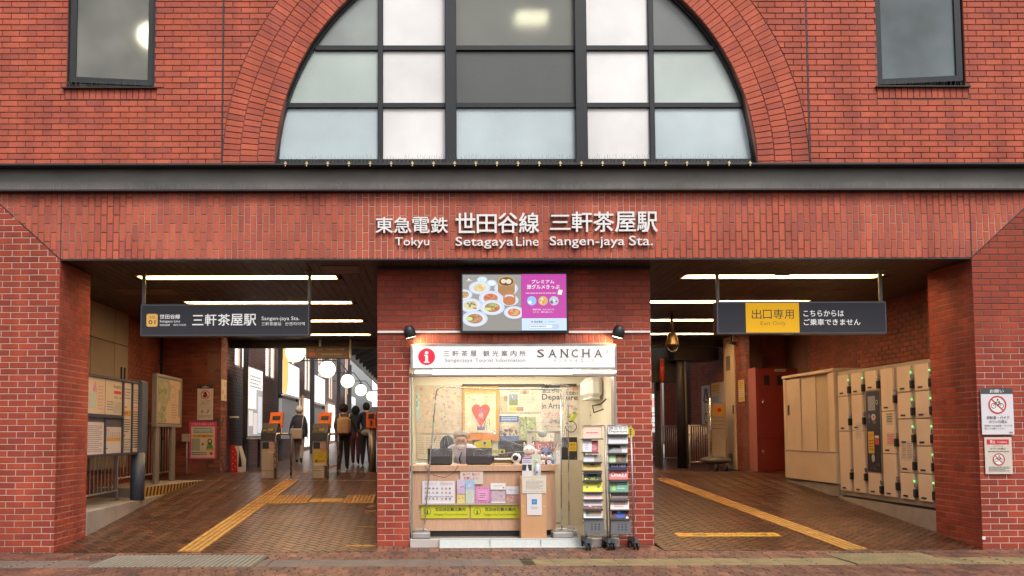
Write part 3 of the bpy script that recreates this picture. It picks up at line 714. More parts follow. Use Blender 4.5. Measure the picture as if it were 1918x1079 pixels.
for X0 in (-3.875, 3.875):
    m = MB(); m.box(X0-.008, .0, ZW0, X0+.008, .012, ZTOP); m.build('control_joint', IRON, UW)
for wdw in (WL, WR):
    lay(UW, Fr((0, 0, 0)), [(wdw[0]-.02+i*.081, wdw[1]-.163, wdw[0]-.02+(i+1)*.081, wdw[1]-.013) for i in range(15)], (wdw[0]-.02, 5.9, wdw[2]+.03, wdw[1]), .009, BR, proud=.0, name='sill_brick')
AR = thing('brick_arch', 'three-ring brick arch around the big half-round window', 'arch', (0, .1, ZW0))
stuff = MB(); NB = 126; ringlist = []
for r in range(3):
    r0 = RI+r*(RO-RI)/3; r1 = r0+(RO-RI)/3; nb = int(pi*r1/.0815)
    for k in range(-1, nb+1):
        a0 = pi*k/nb; a1 = pi*(k+1)/nb; g_ = .0045; da = g_/((r0+r1)/2)
        P = [((r0+g_)*cos(t), AC+(r0+g_)*sin(t)) for t in (a0+da, a1-da)]+[((r1-g_)*cos(t), AC+(r1-g_)*sin(t)) for t in (a1-da, a0+da)]
        P = clip(P, 0, 1, ZW0+.004)
        if len(P) < 3 or area(P) < 4e-4: continue
        cx = sum(p[0] for p in P)/len(P); cz = sum(p[1] for p in P)/len(P); ringlist.append((cz > 7.3, P))
Lw = wloc(AR); k = 0
for hid, P in sorted(ringlist, key=lambda t: t[0]):
    pr = random.uniform(-.001, .001)+.001
    if k < 300 and not hid:
        mb = MB(); mb.rnd = 0; brickgeo(mb, Fr((0, 0, 0)), P, pr); mb.build('brick', BR, AR); k += 1
    else: stuff.rnd = random.random(); brickgeo(stuff, Fr((0, 0, 0)), P, pr)
o = stuff.build('brick', BR, AR); o['kind'] = 'stuff'

# glazing materials: patterned wired glass
def frosted(name, col, transl=0, rough=.28, dark=0):
    m = bpy.data.materials.new(name); n_, b = nodes(m); L = n_.links
    geo = n_.nodes.new('ShaderNodeNewGeometry'); nz = n_.nodes.new('ShaderNodeTexNoise'); nz.inputs['Scale'].default_value = .9; nz.inputs['Detail'].default_value = 3; L.new(geo.outputs['Position'], nz.inputs['Vector'])
    mx = n_.nodes.new('ShaderNodeMix'); mx.data_type = 'RGBA'; mx.inputs[6].default_value = (*[c*(.86-dark) for c in col], 1); mx.inputs[7].default_value = (*[min(1, c*(1.08+dark)) for c in col], 1)
    cr = n_.nodes.new('ShaderNodeMapRange'); cr.inputs[1].default_value = .35; cr.inputs[2].default_value = .65; L.new(nz.outputs[0], cr.inputs[0]); L.new(cr.outputs[0], mx.inputs[0]); L.new(mx.outputs[2], b.inputs['Base Color'])
    b.inputs['Roughness'].default_value = rough; b.inputs['Coat Weight'].default_value = .5; b.inputs['Coat Roughness'].default_value = .12
    mp = n_.nodes.new('ShaderNodeMapping'); mp.inputs['Rotation'].default_value = (0, radians(45), 0); L.new(geo.outputs['Position'], mp.inputs[0])
    ck = n_.nodes.new('ShaderNodeTexVoronoi'); ck.inputs['Scale'].default_value = 42; ck.inputs['Randomness'].default_value = .12; L.new(mp.outputs[0], ck.inputs['Vector'])
    bp = n_.nodes.new('ShaderNodeBump'); bp.inputs['Strength'].default_value = .28; bp.inputs['Distance'].default_value = .012; L.new(ck.outputs[0], bp.inputs['Height']); L.new(bp.outputs[0], b.inputs['Normal'])
    if transl: b.inputs['Transmission Weight'].default_value = transl; b.inputs['IOR'].default_value = 1.25; b.inputs['Roughness'].default_value = .6
    return m
G_PALE = frosted('pale_green_glass', (.50, .58, .55)); G_WHITE = frosted('white_backed_glass', (.88, .86, .85)); G_GREY = frosted('grey_glass', (.06, .066, .062), rough=.45)
G_BLUE = frosted('pale_blue_glass', (.54, .64, .68)); G_TR = frosted('see_through_frosted_glass', (.42, .43, .38), transl=.55); G_DK = frosted('dark_green_glass', (.14, .155, .15), rough=.4)
G_MID = frosted('mid_green_glass', (.27, .30, .285), dark=.2)
AW = thing('arched_window', 'big half-round window with dark mullions and frosted panes', 'window', (0, .2, ZW0))
YG = .135
def arcz(x, r): return AC+math.sqrt(max(0, r*r-x*x))
cols = [(-RI+.02, -1.83), (-1.76, -.934), (-.784, .797), (.954, 1.789), (1.86, RI-.02)]
rows = [(5.145, 5.842), (5.907, 6.625), (6.691, 7.42), (7.48, 8.2)]
pm = {0: [G_BLUE, G_PALE, G_MID, G_PALE], 1: [G_WHITE, G_WHITE, G_WHITE, G_PALE], 2: [G_BLUE, G_GREY, G_TR, G_GREY], 3: [G_WHITE, G_WHITE, G_WHITE, G_PALE], 4: [G_BLUE, G_PALE, G_DK, G_DK]}
for ci, (xa, xb) in enumerate(cols):
    for ri, (za, zb) in enumerate(rows):
        P = [(xa-.01, za-.01), (xb+.01, za-.01), (xb+.01, zb+.01), (xa-.01, zb+.01)]
        for k in range(0, 13):     # clip by tangents of the arc
            t = pi*k/12; P = clip(P, -cos(t), -sin(t), -(RI-.02)-sin(t)*AC)
            if len(P) < 3: break
        if len(P) < 3 or area(P) < .01: continue
        mb = MB(); mb.prism(P, YG, YG+.012, 'y'); mb.build('pane', pm[ci][ri], AW)
mb = MB()
for x0, x1, pr in [(-1.83, -1.76, 0), (-.934, -.784, .05), (.797, .954, .05), (1.789, 1.86, 0)]: mb.box(x0, YG-.05-pr, ZW0, x1, YG+.05, arcz(max(abs(x0), abs(x1)), RI-.01), .006)
mb.build('mullion', FRAME, AW); mb = MB()
mb.box(-RI+.02, YG-.04, ZW0+.012, RI-.02, YG+.045, 5.145, .004)
for z0, z1 in [(5.842, 5.907), (6.625, 6.691), (7.42, 7.48)]:
    e = math.sqrt((RI-.02)**2-(z1-AC)**2); mb.box(-e, YG-.04, z0, e, YG+.045, z1, .004)
mb.build('transom', FRAME, AW); mb = MB()
N = 72; pts = [(RI*cos(t), RI*sin(t)) for t in [pi*i/N for i in range(N+1)]]; r_in = RI-.036
for i in range(N):
    t0, t1 = pi*i/N, pi*(i+1)/N; q = [(r_*cos(t), AC+r_*sin(t)) for r_, t in ((r_in, t0), (RI+.002, t0), (RI+.002, t1), (r_in, t1))]
    mb.prism(q, YG-.05, YG+.05, 'y')
mb.build('arch_frame', FRAME, AW)
# dark room behind the glass with its lit lamp
m = MB(); m.box(-3.3, 2.2, 4.9, 3.3, 2.25, 8.9); m.box(-3.3, .45, 8.85, 3.3, 2.2, 8.9); m.box(-3.3, .45, 4.9, 3.3, 2.2, 4.95); m.box(-3.35, .43, 4.9, -3.3, 2.25, 8.9); m.box(3.3, .43, 4.9, 3.35, 2.25, 8.9)
struct('upper_room', m.build('upper_room', mat('room_grey', (.25, .25, .24), .9)))
LWARM = emis('room_lamp', (1, .93, .70), 7)
def simple(name, label, cat, mb, mt, group=None): return tag(mb.build(name, mt), label, cat, group)
m = MB(); m.box(.06, .42, 7.20, .50, .62, 7.34, .03); simple('ceiling_lamp', 'lit ceiling lamp glowing behind the top centre frosted pane', 'lamp', m, LWARM)
def side_window(s_, label, wdw, paneM):
    t = thing('casement_window', label, 'window', ((wdw[0]+wdw[2])/2, .1, wdw[1]))
    a, b, c, d = wdw; m = MB(); y0, y1 = .05, .14
    m.box(a, y0, b, a+.035, y1, d); m.box(c-.035, y0, b, c, y1, d); m.box(a, y0, b, c, y1, b+.03); m.box(a, y0, d-.035, c, y1, d); m.build('frame', FRAME, t)
    m = MB(); m.box(a-.045, -.045, b-.022, c+.045, .05, b-.004, .004); m.build('sill', IRON, t)
    # sash turned inwards at its inner side
    an = radians(7)*(1 if s_ < 0 else -1); piv = Vector((a+.04, .045, 0)) if s_ < 0 else Vector((c-.04, .045, 0)); w_ = (c-a-.08); sg = 1 if s_ < 0 else -1
    U = Vector((cos(an)*sg, sin(an)*sg, 0)) if s_ < 0 else Vector((-cos(an), -sin(an)*-1*-1, 0))
    U = Vector((sg*cos(radians(7)), sin(radians(7)), 0)); Nn = Vector((-U.y*sg, U.x*sg, 0))*-1
    def P(u, z, w__): q = piv+U*u+Vector((0, -1, 0))*w__; return (q.x, q.y, z)
    m = MB(); fw = .075
    for (u0, u1, z0, z1) in [(0, fw, b+.075, d-.04), (w_-fw, w_, b+.075, d-.04), (fw, w_-fw, b+.075, b+.075+fw), (fw, w_-fw, d-.04-fw, d-.04)]:
        m.add([P(u0, z0, 0), P(u1, z0, 0), P(u1, z1, 0), P(u0, z1, 0), P(u0, z0, .05), P(u1, z0, .05), P(u1, z1, .05), P(u0, z1, .05)], [(0, 1, 2, 3), (4, 5, 6, 7), (0, 1, 5, 4), (1, 2, 6, 5), (2, 3, 7, 6), (3, 0, 4, 7)])
    m.build('sash_frame', FRAME, t)
    m = MB(); m.add([P(fw-.01, b+.14, .02), P(w_-fw+.01, b+.14, .02), P(w_-fw+.01, d-.1, .02), P(fw-.01, d-.1, .02)], [(0, 1, 2, 3)]); m.build('pane', paneM, t)
    m = MB(); x = a+.05
    while x < c-.05: m.tube([(x, .0, b), (x+random.choice((-.02, .02)), -.01, b+.075)], .0022, 4, False); x += .03
    o = m.build('spike', SPK, t); o['kind'] = 'stuff'
    m = MB(); m.box(a-.1, .9, b-.1, c+.1, .95, d+.1); m.box(a-.12, .43, b-.1, a-.08, .95, d+.1); m.box(c+.08, .43, b-.1, c+.12, .95, d+.1); m.box(a-.1, .43, b-.12, c+.1, .95, b-.08); m.box(a-.1, .43, d+.08, c+.1, .95, d+.12); o = m.build('room_recess', MATS['room_grey'], t)
    return t
G_L = frosted('cloudy_grey_glass', (.36, .365, .33), dark=.25, transl=.5); G_R = frosted('cloudy_blue_glass', (.17, .21, .225), dark=.3, transl=.3)
side_window(-1, 'left upper casement window with cloudy grey glass and a lamp glow', WL, G_L)
side_window(1, 'right upper casement window with blue-grey patterned glass', WR, G_R)
m = MB(); m.ball((-5.02, .62, 7.02), .17); simple('room_lamp', 'round lamp glowing behind the left upper window', 'lamp', m, LWARM)
m = MB(); m.box(5.42, .40, 6.1, 5.80, .43, 7.7); simple('curtain', 'pale curtain hanging behind the right upper window', 'curtain', m, mat('pale_curtain', (.8, .82, .82), .8, 0, .2, 8, stretch=(4, 4, .3)))
# raised station name
ST = thing('station_name_sign', 'white raised letters naming the station on the brick beam', 'sign', (0, 0, 4.1))
def raised(x0, y0, x1, y1, s_, bold, name='character', d=.030, w=.018):
    a = aY(x0, y1, 0); b = aY(x1, y0, 0); m = MB(); text(m, Fr((0, 0, 0)), a.x, a.z, b.x, b.z, s_, w, bold, d, 3); m.build(name, mat('letter_white', (.86, .84, .83), .4, 0, .04), ST)
for chs, x0, x1, y0, y1 in [('東急電鉄', 703, 840, 408, 438), ('世田谷線', 852, 1010, 400, 438), ('三軒茶屋駅', 1028, 1231, 398, 436)]:
    n = len(chs); st = (x1-x0)/n
    for i, c in enumerate(chs): raised(x0+i*st+st*.03, y0+(6 if c in '三' else (3 if c in '田' else 0)), x0+(i+1)*st-st*.03, y1-(4 if c == '三' else 0), c, .022)
raised(740, 446, 804, 466, 'Tokyu', .008, 'word'); raised(853, 445, 961, 467, 'Setagaya', .008, 'word'); raised(966, 445, 1008, 462, 'Line', .008, 'word')
raised(1029, 444, 1168, 466, 'Sangen-jaya', .008, 'word'); raised(1177, 443, 1221, 461, 'Sta.', .008, 'word')

# ------------------------------------------------------------------ ceiling of the passages
CE = struct('passage_ceiling', (lambda m: (m.box(XL-.3, .26, 3.93, XR+.3, 10.1, 4.0), m.build('passage_ceiling', IRON))[1])(MB()))
rowsY = [1.32, 3.78, 6.26, 8.72]; FX = {0: (-5.36, -2.50), 1: (2.56, 5.42)}
x = XL
while x < XR-.02:
    xa, xb = x+.004, min(x+.122, XR); segs = []; ya = .255
    inner = -1.84 < (xa+xb)/2 < 1.84
    for r in rowsY:
        if any(f0-.03 < xb and f1+.03 > xa for f0, f1 in FX.values()): segs.append((ya, r-.16)); ya = r+.16
    segs.append((ya, .60 if inner else 10.0))
    if inner: segs = [(.255, .60)]
    m = MB()
    for a, b in segs: m.box(xa, a, 3.78+random.uniform(0, .002), xb, b, 3.80)
    m.build('plank', CEILM, CE); x += .126
m = MB(); m.box(XL, .05, 3.782, XR, .253, 3.80); m.build('edge_board', CEILM, CE)
m = MB(); m.box(XL, 9.98, 3.60, XR, 10.12, 3.95); m.build('end_beam', IRON, CE)
for k, (f0, f1) in FX.items():
    for i, r in enumerate(rowsY):
        sidew = 'left' if k == 0 else 'right'; ordw = ['nearest to the street', 'second from the street', 'third from the street', 'farthest from the street'][i]
        t = thing('tube_light', f'warm recessed tube light in the {sidew} passage ceiling, {ordw}', 'ceiling light', ((f0+f1)/2, r, 3.78), 'recessed tube lights of the passages')
        m = MB(); y0, y1, z0, z1 = r-.155, r+.155, 3.779, 3.905; e = .005
        m.box(f0-.02, y0, z0, f0, y1, z1); m.box(f1, y0, z0, f1+.02, y1, z1); m.box(f0, y0, z0, f1, y0+e, z1); m.box(f0, y1-e, z0, f1, y1, z1); m.box(f0, y0, z1, f1, y1, z1+.01)
        m.build('housing', mat('lamp_housing', (.72, .66, .55), .35), t)
        for yy in (r-.06, r+.06):
            m = MB(); m.tube([(f0+.05, yy, 3.865), (f1-.05, yy, 3.865)], .022, 8); m.build('tube', TUBE, t)
for (px, py, wpx) in [(277, 547, .9), (640, 505, .5), (360, 547, .25), (410, 548, .25), (1467, 514, .2), (1512, 544, .2), (1575, 543, .2)]:
    p = aZ(px, py, 3.776); m = MB(); hw, hd = wpx/2, (.3 if wpx > .4 else .06)
    m.box(p.x-hw, p.y-hd, 3.768, p.x+hw, p.y-hd+.015, 3.779); m.box(p.x-hw, p.y+hd-.015, 3.768, p.x+hw, p.y+hd, 3.779); m.box(p.x-hw, p.y-hd, 3.768, p.x-hw+.015, p.y+hd, 3.779); m.box(p.x+hw-.015, p.y-hd, 3.768, p.x+hw, p.y+hd, 3.779); m.box(p.x-hw+.015, p.y-hd+.015, 3.772, p.x+hw-.015, p.y+hd-.015, 3.779)
    m.build('access_hatch', mat('hatch_brown', (.13, .085, .06), .5), CE)

# ------------------------------------------------------------------ inner walls
def wall(name, label, fr, wd, ht, thick, u0=0, nmax=200, holes=(), mt=BRI, mo=MO_D, L=CL, C=CC):
    """brick wall; frame N looks into the room, core lies behind"""
    c = fr.p(wd/2, 0); t = thing(name, label, 'wall', tuple(c)); m = MB(); rects = [(0, 0, wd, ht)]
    for (h0, k0, h1, k1) in holes:
        nr = []
        for (a, b, c_, d) in rects:
            if c_ <= h0 or a >= h1 or d <= k0 or b >= k1: nr.append((a, b, c_, d)); continue
            if a < h0: nr.append((a, b, h0, d))
            if c_ > h1: nr.append((h1, b, c_, d))
            if b < k0: nr.append((max(a, h0), b, min(c_, h1), k0))
            if d > k1: nr.append((max(a, h0), k1, min(c_, h1), d))
        rects = nr
    for (a, b, c_, d) in rects:
        v = [fr.p(u, q, w_) for w_ in (-.012, -thick) for (u, q) in ((a, b), (c_, b), (c_, d), (a, d))]
        m.add(v, [(0, 1, 2, 3), (7, 6, 5, 4), (0, 4, 5, 1), (1, 5, 6, 2), (2, 6, 7, 3), (3, 7, 4, 0)])
    m.build('mortar_core', mo, t)
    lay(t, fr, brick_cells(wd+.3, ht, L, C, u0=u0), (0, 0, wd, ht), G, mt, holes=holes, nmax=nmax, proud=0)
    return t
LW = wall('brick_wall', 'left side wall of dark brick behind the notice boards', Fr((XL, JD, 0), (0, 1, 0)), 6.56, 3.80, .25)
m = MB(); m.box(XL-.25, JD-.25, 0, -HW-.02, JD-.013, 3.9); simple('brick_return', 'short return closing the recess behind the left pillar', 'wall', m, MO_D)
CLD = thing('wall_cladding', 'beige cladding panels on the upper left side wall', 'cladding', (XL, 4, 2))
PANB = mat('beige_panel', (.30, .24, .17), .6, 0, .12)
for (ya, yb) in [(1.1, 2.25), (2.26, 3.40), (3.41, 4.53), (4.54, 5.25)]:
    for (za, zb) in [(.9, 3.155), (3.17, 3.775)]:
        m = MB(); m.box(XL+.001, ya, za, XL+.10, yb-.008, zb, .004); m.build('panel', PANB, CLD)
for yy in (4.85, 5.02): m = MB(); m.box(XL+.10, yy, 2.45, XL+.125, yy+.03, 2.75, .004); m.build('handle', DARK, CLD)
FWL = wall('brick_wall', 'dark brick wall end facing the street with a pink poster on it', Fr((XL, 7.6, .55)), -5.65-XL, 3.25, .5, nmax=260)
RTL = wall('brick_wall', 'narrow brick return glinting in daylight beside the pink poster', Fr((-5.65, 7.6, .55), (0, 1, 0)), .6, 3.25, .3, nmax=200)
KB = struct('kiosk_block', (lambda m: (m.box(-1.83, 3.0, 0, 1.83, 10.0, 3.9), m.build('kiosk_block', MO_D))[1])(MB()))
# right side
RW = wall('brick_wall', 'right side wall of dark brick above the coin lockers', Fr((XR, 7.0, 0), (0, -1, 0)), 7-JD, 3.80, .25, nmax=250)
m = MB(); m.box(HW+.02, JD-.25, 0, XR+.25, JD-.013, 3.9); simple('brick_return', 'short return closing the recess behind the right pillar', 'wall', m, MO_D)
RW2 = wall('brick_wall', 'dark brick wall behind the red steel cabinet', Fr((5.93, 8.2, .5)), 1.2, 3.4, .3, nmax=150)
RW3 = wall('brick_wall', 'brick wall edge with a yellow paper strip beside the white duct', Fr((5.93, 8.9, .55), (0, -1, 0)), .9, 3.35, .3, nmax=230)
m = MB(); m.box(6.8, 6.9, 0, 7.1, 8.6, 3.9); simple('brick_return', 'wall stub behind the red steel cabinet', 'wall', m, MO_D)
RW4 = wall('brick_wall', 'brick wall with posters behind the white board on wheels', Fr((6.15, 16, .6), (0, -1, 0)), 6.9, 4.2, .3, nmax=250)
RW5 = wall('brick_wall', 'far dark brick wall at the end of the right passage', Fr((1.9, 17.5, .6)), 4.6, 4.2, .3, nmax=200)
# --- left gallery wall with tall windows
wins = []
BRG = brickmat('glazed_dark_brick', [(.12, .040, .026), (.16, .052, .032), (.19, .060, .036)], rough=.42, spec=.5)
for k in range(8):
    y = 2.0+k*4.1
    wins += [(y+.25, 2.6, y+.95, 5.4), (y+1.10, 2.6, y+1.8, 5.4), (y+2.9, .8, y+3.35, 2.35)]
GW = wall('brick_wall', 'long gallery brick wall with tall bright windows beyond the gates', Fr((-5.98, 8.2, .6), (0, 1, 0)), 34, 6.4, .3, nmax=300, holes=wins, mt=BRG)
for (a, b, c, d) in wins:
    f = Fr((-5.98, 8.2+a, .6+b), (0, 1, 0)); wd, ht = c-a, d-b
    m = MB(); 
    for (u0, v0, u1, v1) in [(0, 0, .05, ht), (wd-.05, 0, wd, ht), (.05, 0, wd-.05, .05), (.05, ht-.05, wd-.05, ht), (.05, ht*.5-.02, wd-.05, ht*.5+.02)]:
        q = [f.p(u, v, w_) for w_ in (-.02, -.10) for (u, v) in ((u0, v0), (u1, v0), (u1, v1), (u0, v1))]; m.add(q, [(0, 1, 2, 3), (7, 6, 5, 4), (0, 4, 5, 1), (1, 5, 6, 2), (2, 6, 7, 3), (3, 7, 4, 0)])
    wf = m.build('window_frame', mat('cream_frame', (.6, .5, .4), .5), GW)
    m = MB(); m.add([f.p(.04, .04, -.07), f.p(wd-.04, .04, -.07), f.p(wd-.04, ht-.04, -.07), f.p(.04, ht-.04, -.07)], [(0, 1, 2, 3)]); m.build('pane', WINL, wf)
# canopy roof of the platform and its posts
CN = thing('platform_canopy', 'dark sloping platform canopy with rafters beyond the gates', 'canopy', (-2, 20, 3.6))
def cz(x): return 3.92+(x+3.5)*.42
m = MB(); m.add([(-3.5, 10.2, cz(-3.5)+.12), (2.2, 10.2, cz(2.2)+.12), (2.2, 40, cz(2.2)+.12), (-3.5, 40, cz(-3.5)+.12), (-3.5, 10.2, cz(-3.5)+.2), (2.2, 10.2, cz(2.2)+.2), (2.2, 40, cz(2.2)+.2), (-3.5, 40, cz(-3.5)+.2)], [(0, 1, 2, 3), (4, 5, 6, 7), (0, 1, 5, 4), (3, 2, 6, 7), (0, 4, 7, 3), (1, 2, 6, 5)]); m.build('roof_sheet', IRON, CN)
y = 10.6
while y < 40:
    m = MB(); m.add([(-3.5, y, cz(-3.5)-.06), (2.2, y, cz(2.2)-.06), (2.2, y+.09, cz(2.2)-.06), (-3.5, y+.09, cz(-3.5)-.06), (-3.5, y, cz(-3.5)+.118), (2.2, y, cz(2.2)+.118), (2.2, y+.09, cz(2.2)+.118), (-3.5, y+.09, cz(-3.5)+.118)], [(0, 1, 2, 3), (0, 1, 5, 4), (3, 2, 6, 7), (0, 4, 7, 3), (1, 2, 6, 5)]); m.build('rafter', IRONB, CN); y += 1.5
m = MB(); m.box(-3.6, 10.2, cz(-3.5)-.12, -3.5, 40, cz(-3.5)+.2); m.build('eave_beam', WHITE, CN)
m = MB(); m.box(-6.0, 42, 0, -1, 42.3, 3.1); simple('end_wall', 'low grey wall closing the far end of the gallery', 'wall', m, mat('end_grey', (.20, .19, .19), .8))
GE = thing('sky_glow_screen', 'tall bright glazed screen at the far end under the canopy', 'screen', (-2, 41, 3.1)); m = MB()  # added glowing pane, brightens the gallery end in place of sky
for k in range(7): m.box(-4.6+k*.7-.03, 40.98, 3.1, -4.6+k*.7+.03, 41.08, 6.6)
for z in (3.1, 4.1, 5.1, 6.6): m.box(-4.6, 40.97, z-.03, -.4, 41.09, z+.03)
m.build('frame', IRONB, GE); m = MB(); m.box(-4.6, 41.02, 3.1, -.4, 41.04, 6.6); m.build('pane', emis('pale_daylight_pane', (.86, .94, 1), .95), GE)
for i, (px, yb, wpx, zt) in enumerate([(459.5, 10.79, .14, 4.2), (524, 14.6, .14, 4.6), (584, 19.5, .15, 4.8), (634, 27, .16, 5), (655, 33, .16, 5)]):
    p = aY(px, 800, yb); m = MB(); m.box(p.x-wpx/2, yb, fz(yb), p.x+wpx/2, yb+.16, zt, .01)
    simple('steel_post', ['nearest dark steel post left of the ticket gates', 'second dark steel post behind the left ticket gate', 'third dark steel post along the gallery wall', 'fourth dark steel post along the gallery wall', 'farthest dark steel post along the gallery wall'][i], 'post', m, IRON, 'steel posts of the gallery')

# ================================================================== KIOSK
KY = .5
m = MB(); m.box(-1.87, -.02, -.3, 1.87, .62, -.016); CPV = struct('kiosk_apron', m.build('kiosk_apron', MO_P))
lay(CPV, topf, sidecells(-.0, .60), (-1.86, -.02, 1.86, .58), .008, PAVE, 'paver', nmax=60, proud=.012, backw=-.003)
kh = (-1.425, 0, 1.375, 2.42)
KW = thing('kiosk_wall', 'brick wall around the tourist information kiosk under the beam', 'wall', (0, .6, 0))
m = MB()
for (a, b, c, d) in [(-1.855, 0, kh[0], 2.62), (kh[2], 0, 1.855, 2.62)]: m.box(a, KY+.005, b, c, KY+.24, d)
m.build('mortar_core', MO_K, KW)
m = MB(); m.box(-1.855, KY+.005, 2.62, 1.855, KY+.24, 3.79); m.box(kh[0], KY+.005, kh[3], kh[2], KY+.24, 2.62); m.build('upper_mortar_core', MO_K, KW)
m = MB(); m.box(-1.85, KY+.24, 0, -1.60, 3.0, 3.9); m.box(1.60, KY+.24, 0, 1.85, 3.0, 3.9); m.box(-1.6, KY+.24, 2.75, 1.6, 3.0, 3.9); m.build('side_core', MO_D, KW)
sr = aY(775, 643, KY); sr2 = aY(1150, 625, KY)
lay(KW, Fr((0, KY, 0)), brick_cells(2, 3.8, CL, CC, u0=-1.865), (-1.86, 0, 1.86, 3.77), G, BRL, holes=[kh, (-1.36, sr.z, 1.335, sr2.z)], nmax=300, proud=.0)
lay(KW, Fr((0, KY, 0)), [(-1.36+i*.0815, sr.z, -1.36+(i+1)*.0815, sr2.z) for i in range(34)], (-1.36, sr.z, 1.335, sr2.z), G, BR, name='upright_brick', proud=.001)
for s_ in (-1, 1):
    fr = Fr((-1.86, 10, 0), (0, -1, 0)) if s_ < 0 else Fr((1.86, KY, 0), (0, 1, 0))
    lay(KW, fr, brick_cells(10, 3.8, CL, CC), (0, 0, 9.5, 3.78), G, BRI, nmax=0, proud=0, stuffname='side_brick')
m = MB(); m.box(-1.86, KY-.015, 3.735, 1.86, KY-.002, 3.779); m.build('top_trim', IRON, KW)
# room shell
KM = mat('kiosk_interior', (.80, .75, .64), .7, 0, .05); RX0, RX1, RY1, RZ1 = -1.46, 1.40, 2.52, 2.42
m = MB(); m.box(RX0-.05, KY+.02, -.05, RX1+.05, RY1+.05, .11); struct('kiosk_floor', m.build('kiosk_floor', mat('kiosk_floor', (.30, .25, .2), .5)))
KR = thing('kiosk_room', 'cream painted room of the tourist information kiosk', 'room', (0, 1.5, .11))
m = MB(); m.box(RX0, RY1, .11, RX1, RY1+.05, RZ1); m.build('back_wall', KM, KR)
m = MB(); m.box(RX0-.05, KY+.245, .11, RX0, RY1+.05, RZ1); m.build('side_wall', KM, KR)
m = MB(); m.box(RX1, KY+.245, .11, RX1+.05, RY1+.05, RZ1); m.build('side_wall', KM, KR)
m = MB(); m.box(RX0-.05, KY+.245, RZ1, RX1+.05, RY1+.05, RZ1+.05); m.build('ceiling', KM, KR)
m = MB(); m.box(-1.1, 1.1, RZ1-.04, 1.0, 1.25, RZ1-.002, .01); m.box(-1.1, 1.8, RZ1-.04, 1.0, 1.95, RZ1-.002, .01); simple('ceiling_lamp', 'long lamps on the kiosk ceiling lighting its room', 'lamp', m, emis('kiosk_lamp', (1, .88, .66), 15))
# threshold and step
m = MB(); a = aY(768, 1008, .42); m.box(-1.415, .40, -.01, -1.02, KY+.05, .105, .006); m.box(1.0, .40, -.01, 1.37, KY+.05, .105, .006); simple('door_sill', 'pale stone sill ends at the foot of the kiosk opening', 'sill', m, mat('pale_stone', (.55, .5, .46), .7, 0, .15))
STP = thing('ramp_plate', 'pale grey three-piece ramp plate along the kiosk floor edge', 'ramp plate', (0, .38, 0))
mt = mat('plate_grey', (.52, .55, .54), .6, 0, .12, 30)
for i in range(3):
    x0 = -1.015+i*.672; m = MB(); P = lambda x, y, z: (x, y, z)
    m.add([(x0+.004, .345, .004), (x0+.668, .345, .004), (x0+.668, .40, .108), (x0+.004, .40, .108), (x0+.004, .52, .108), (x0+.668, .52, .108), (x0+.004, .52, 0), (x0+.668, .52, 0)], [(0, 1, 2, 3), (3, 2, 5, 4), (0, 3, 4, 6), (1, 7, 5, 2)])
    m.build('plate', mt, STP)
m = MB()
for i in range(4): x0 = -1.018+i*.672; m.box(x0-.006, .335, .0, x0+.006, .41, .112)
m.box(-1.02, .330, .0, 1.0, .345, .010); m.box(-1.02, .392, .104, 1.0, .402, .114); m.build('trim', WHITE, STP)

# sign box
fr, wd, ht = pframe(769, 645, 1156, 692, .36)
SG = thing('kiosk_sign', 'white tourist information sign with red i above the kiosk counter', 'sign', (0, .43, fr.O.z))
m = MB(); m.box(fr.O.x, .37, fr.O.z, fr.O.x+wd, KY-.005, fr.O.z+ht); m.build('box', mat('sign_alu', (.36, .35, .33), .5, .3, .35, 8), SG)
Fq = Fr((fr.O.x+.03, .37, fr.O.z+.02)); W2, H2 = wd-.06, ht-.05
def sx(px): return (px-773)/(1152-773)
def sy(py): return (py-649)/(690-649)
it = [('c', sx(799), sy(668.5), .042, (.72, .015, .045)), ('c', sx(799), sy(661), .0085, W_), ('r', sx(796.4), sy(666), sx(801.6), sy(679), W_), ('r', sx(794), sy(678), sx(804), sy(680.2), W_), ('r', sx(794.5), sy(665), sx(799), sy(667), W_)]
for c, x in zip('三軒茶屋観光案内所', [836, 853, 870, 887, 911, 928, 945, 962, 979]): it.append(('t', sx(x-5.7), sy(657 if c != '三' else 658), sx(x+5.7), sy(668 if c != '三' else 667.5), c, (.12, .10, .11), .008))
for c, x in zip(['Sangenjaya', 'Tourist', 'Information'], [(833, 885), (890, 924), (929, 984)]): it.append(('t', sx(x[0]), sy(672), sx(x[1]), sy(680 if c == 'Sangenjaya' else 678.6), c, (.30, .28, .29), .0))
for c, x in zip('SANCHA', [1013, 1035, 1057.5, 1077, 1098, 1121]):
    w_ = 6.6 if c != 'C' else 6
    it.append(('t', sx(x-w_), sy(655), sx(x+w_), sy(670), c, (.06, .05, .055), -.004))
    if c != 'C' and c != 'S':
        for q in (-w_, w_): it.append(('r', sx(x+q-2.6), sy(669.3), sx(x+q+2.6), sy(670.3), (.06, .05, .055)))
    if c in 'NH': 
        for q in (-w_+.8, w_-.8): it.append(('r', sx(x+q-2.4), sy(654.6), sx(x+q+2.4), sy(655.6), (.06, .05, .055)))
it.append(('t', sx(1134.5), sy(655), sx(1139.5), sy(662), '3', (.3, .3, .3), 0))
for i, c in enumerate('サンチャキューブ'): it.append(('t', sx(1037+i*10), sy(674.2 if c != 'ー' else 676.5), sx(1042+i*10), sy(679), c, (.2, .18, .19), .0))
it += [('l', sx(935), sy(687), sx(935), sy(690), .001, GY)]
mb = printed(MB(), Fq, W2, H2, it, base=(.84, .82, .80), th=.006); mb.build('face', paint('sign_face', .35, es=.22), SG)
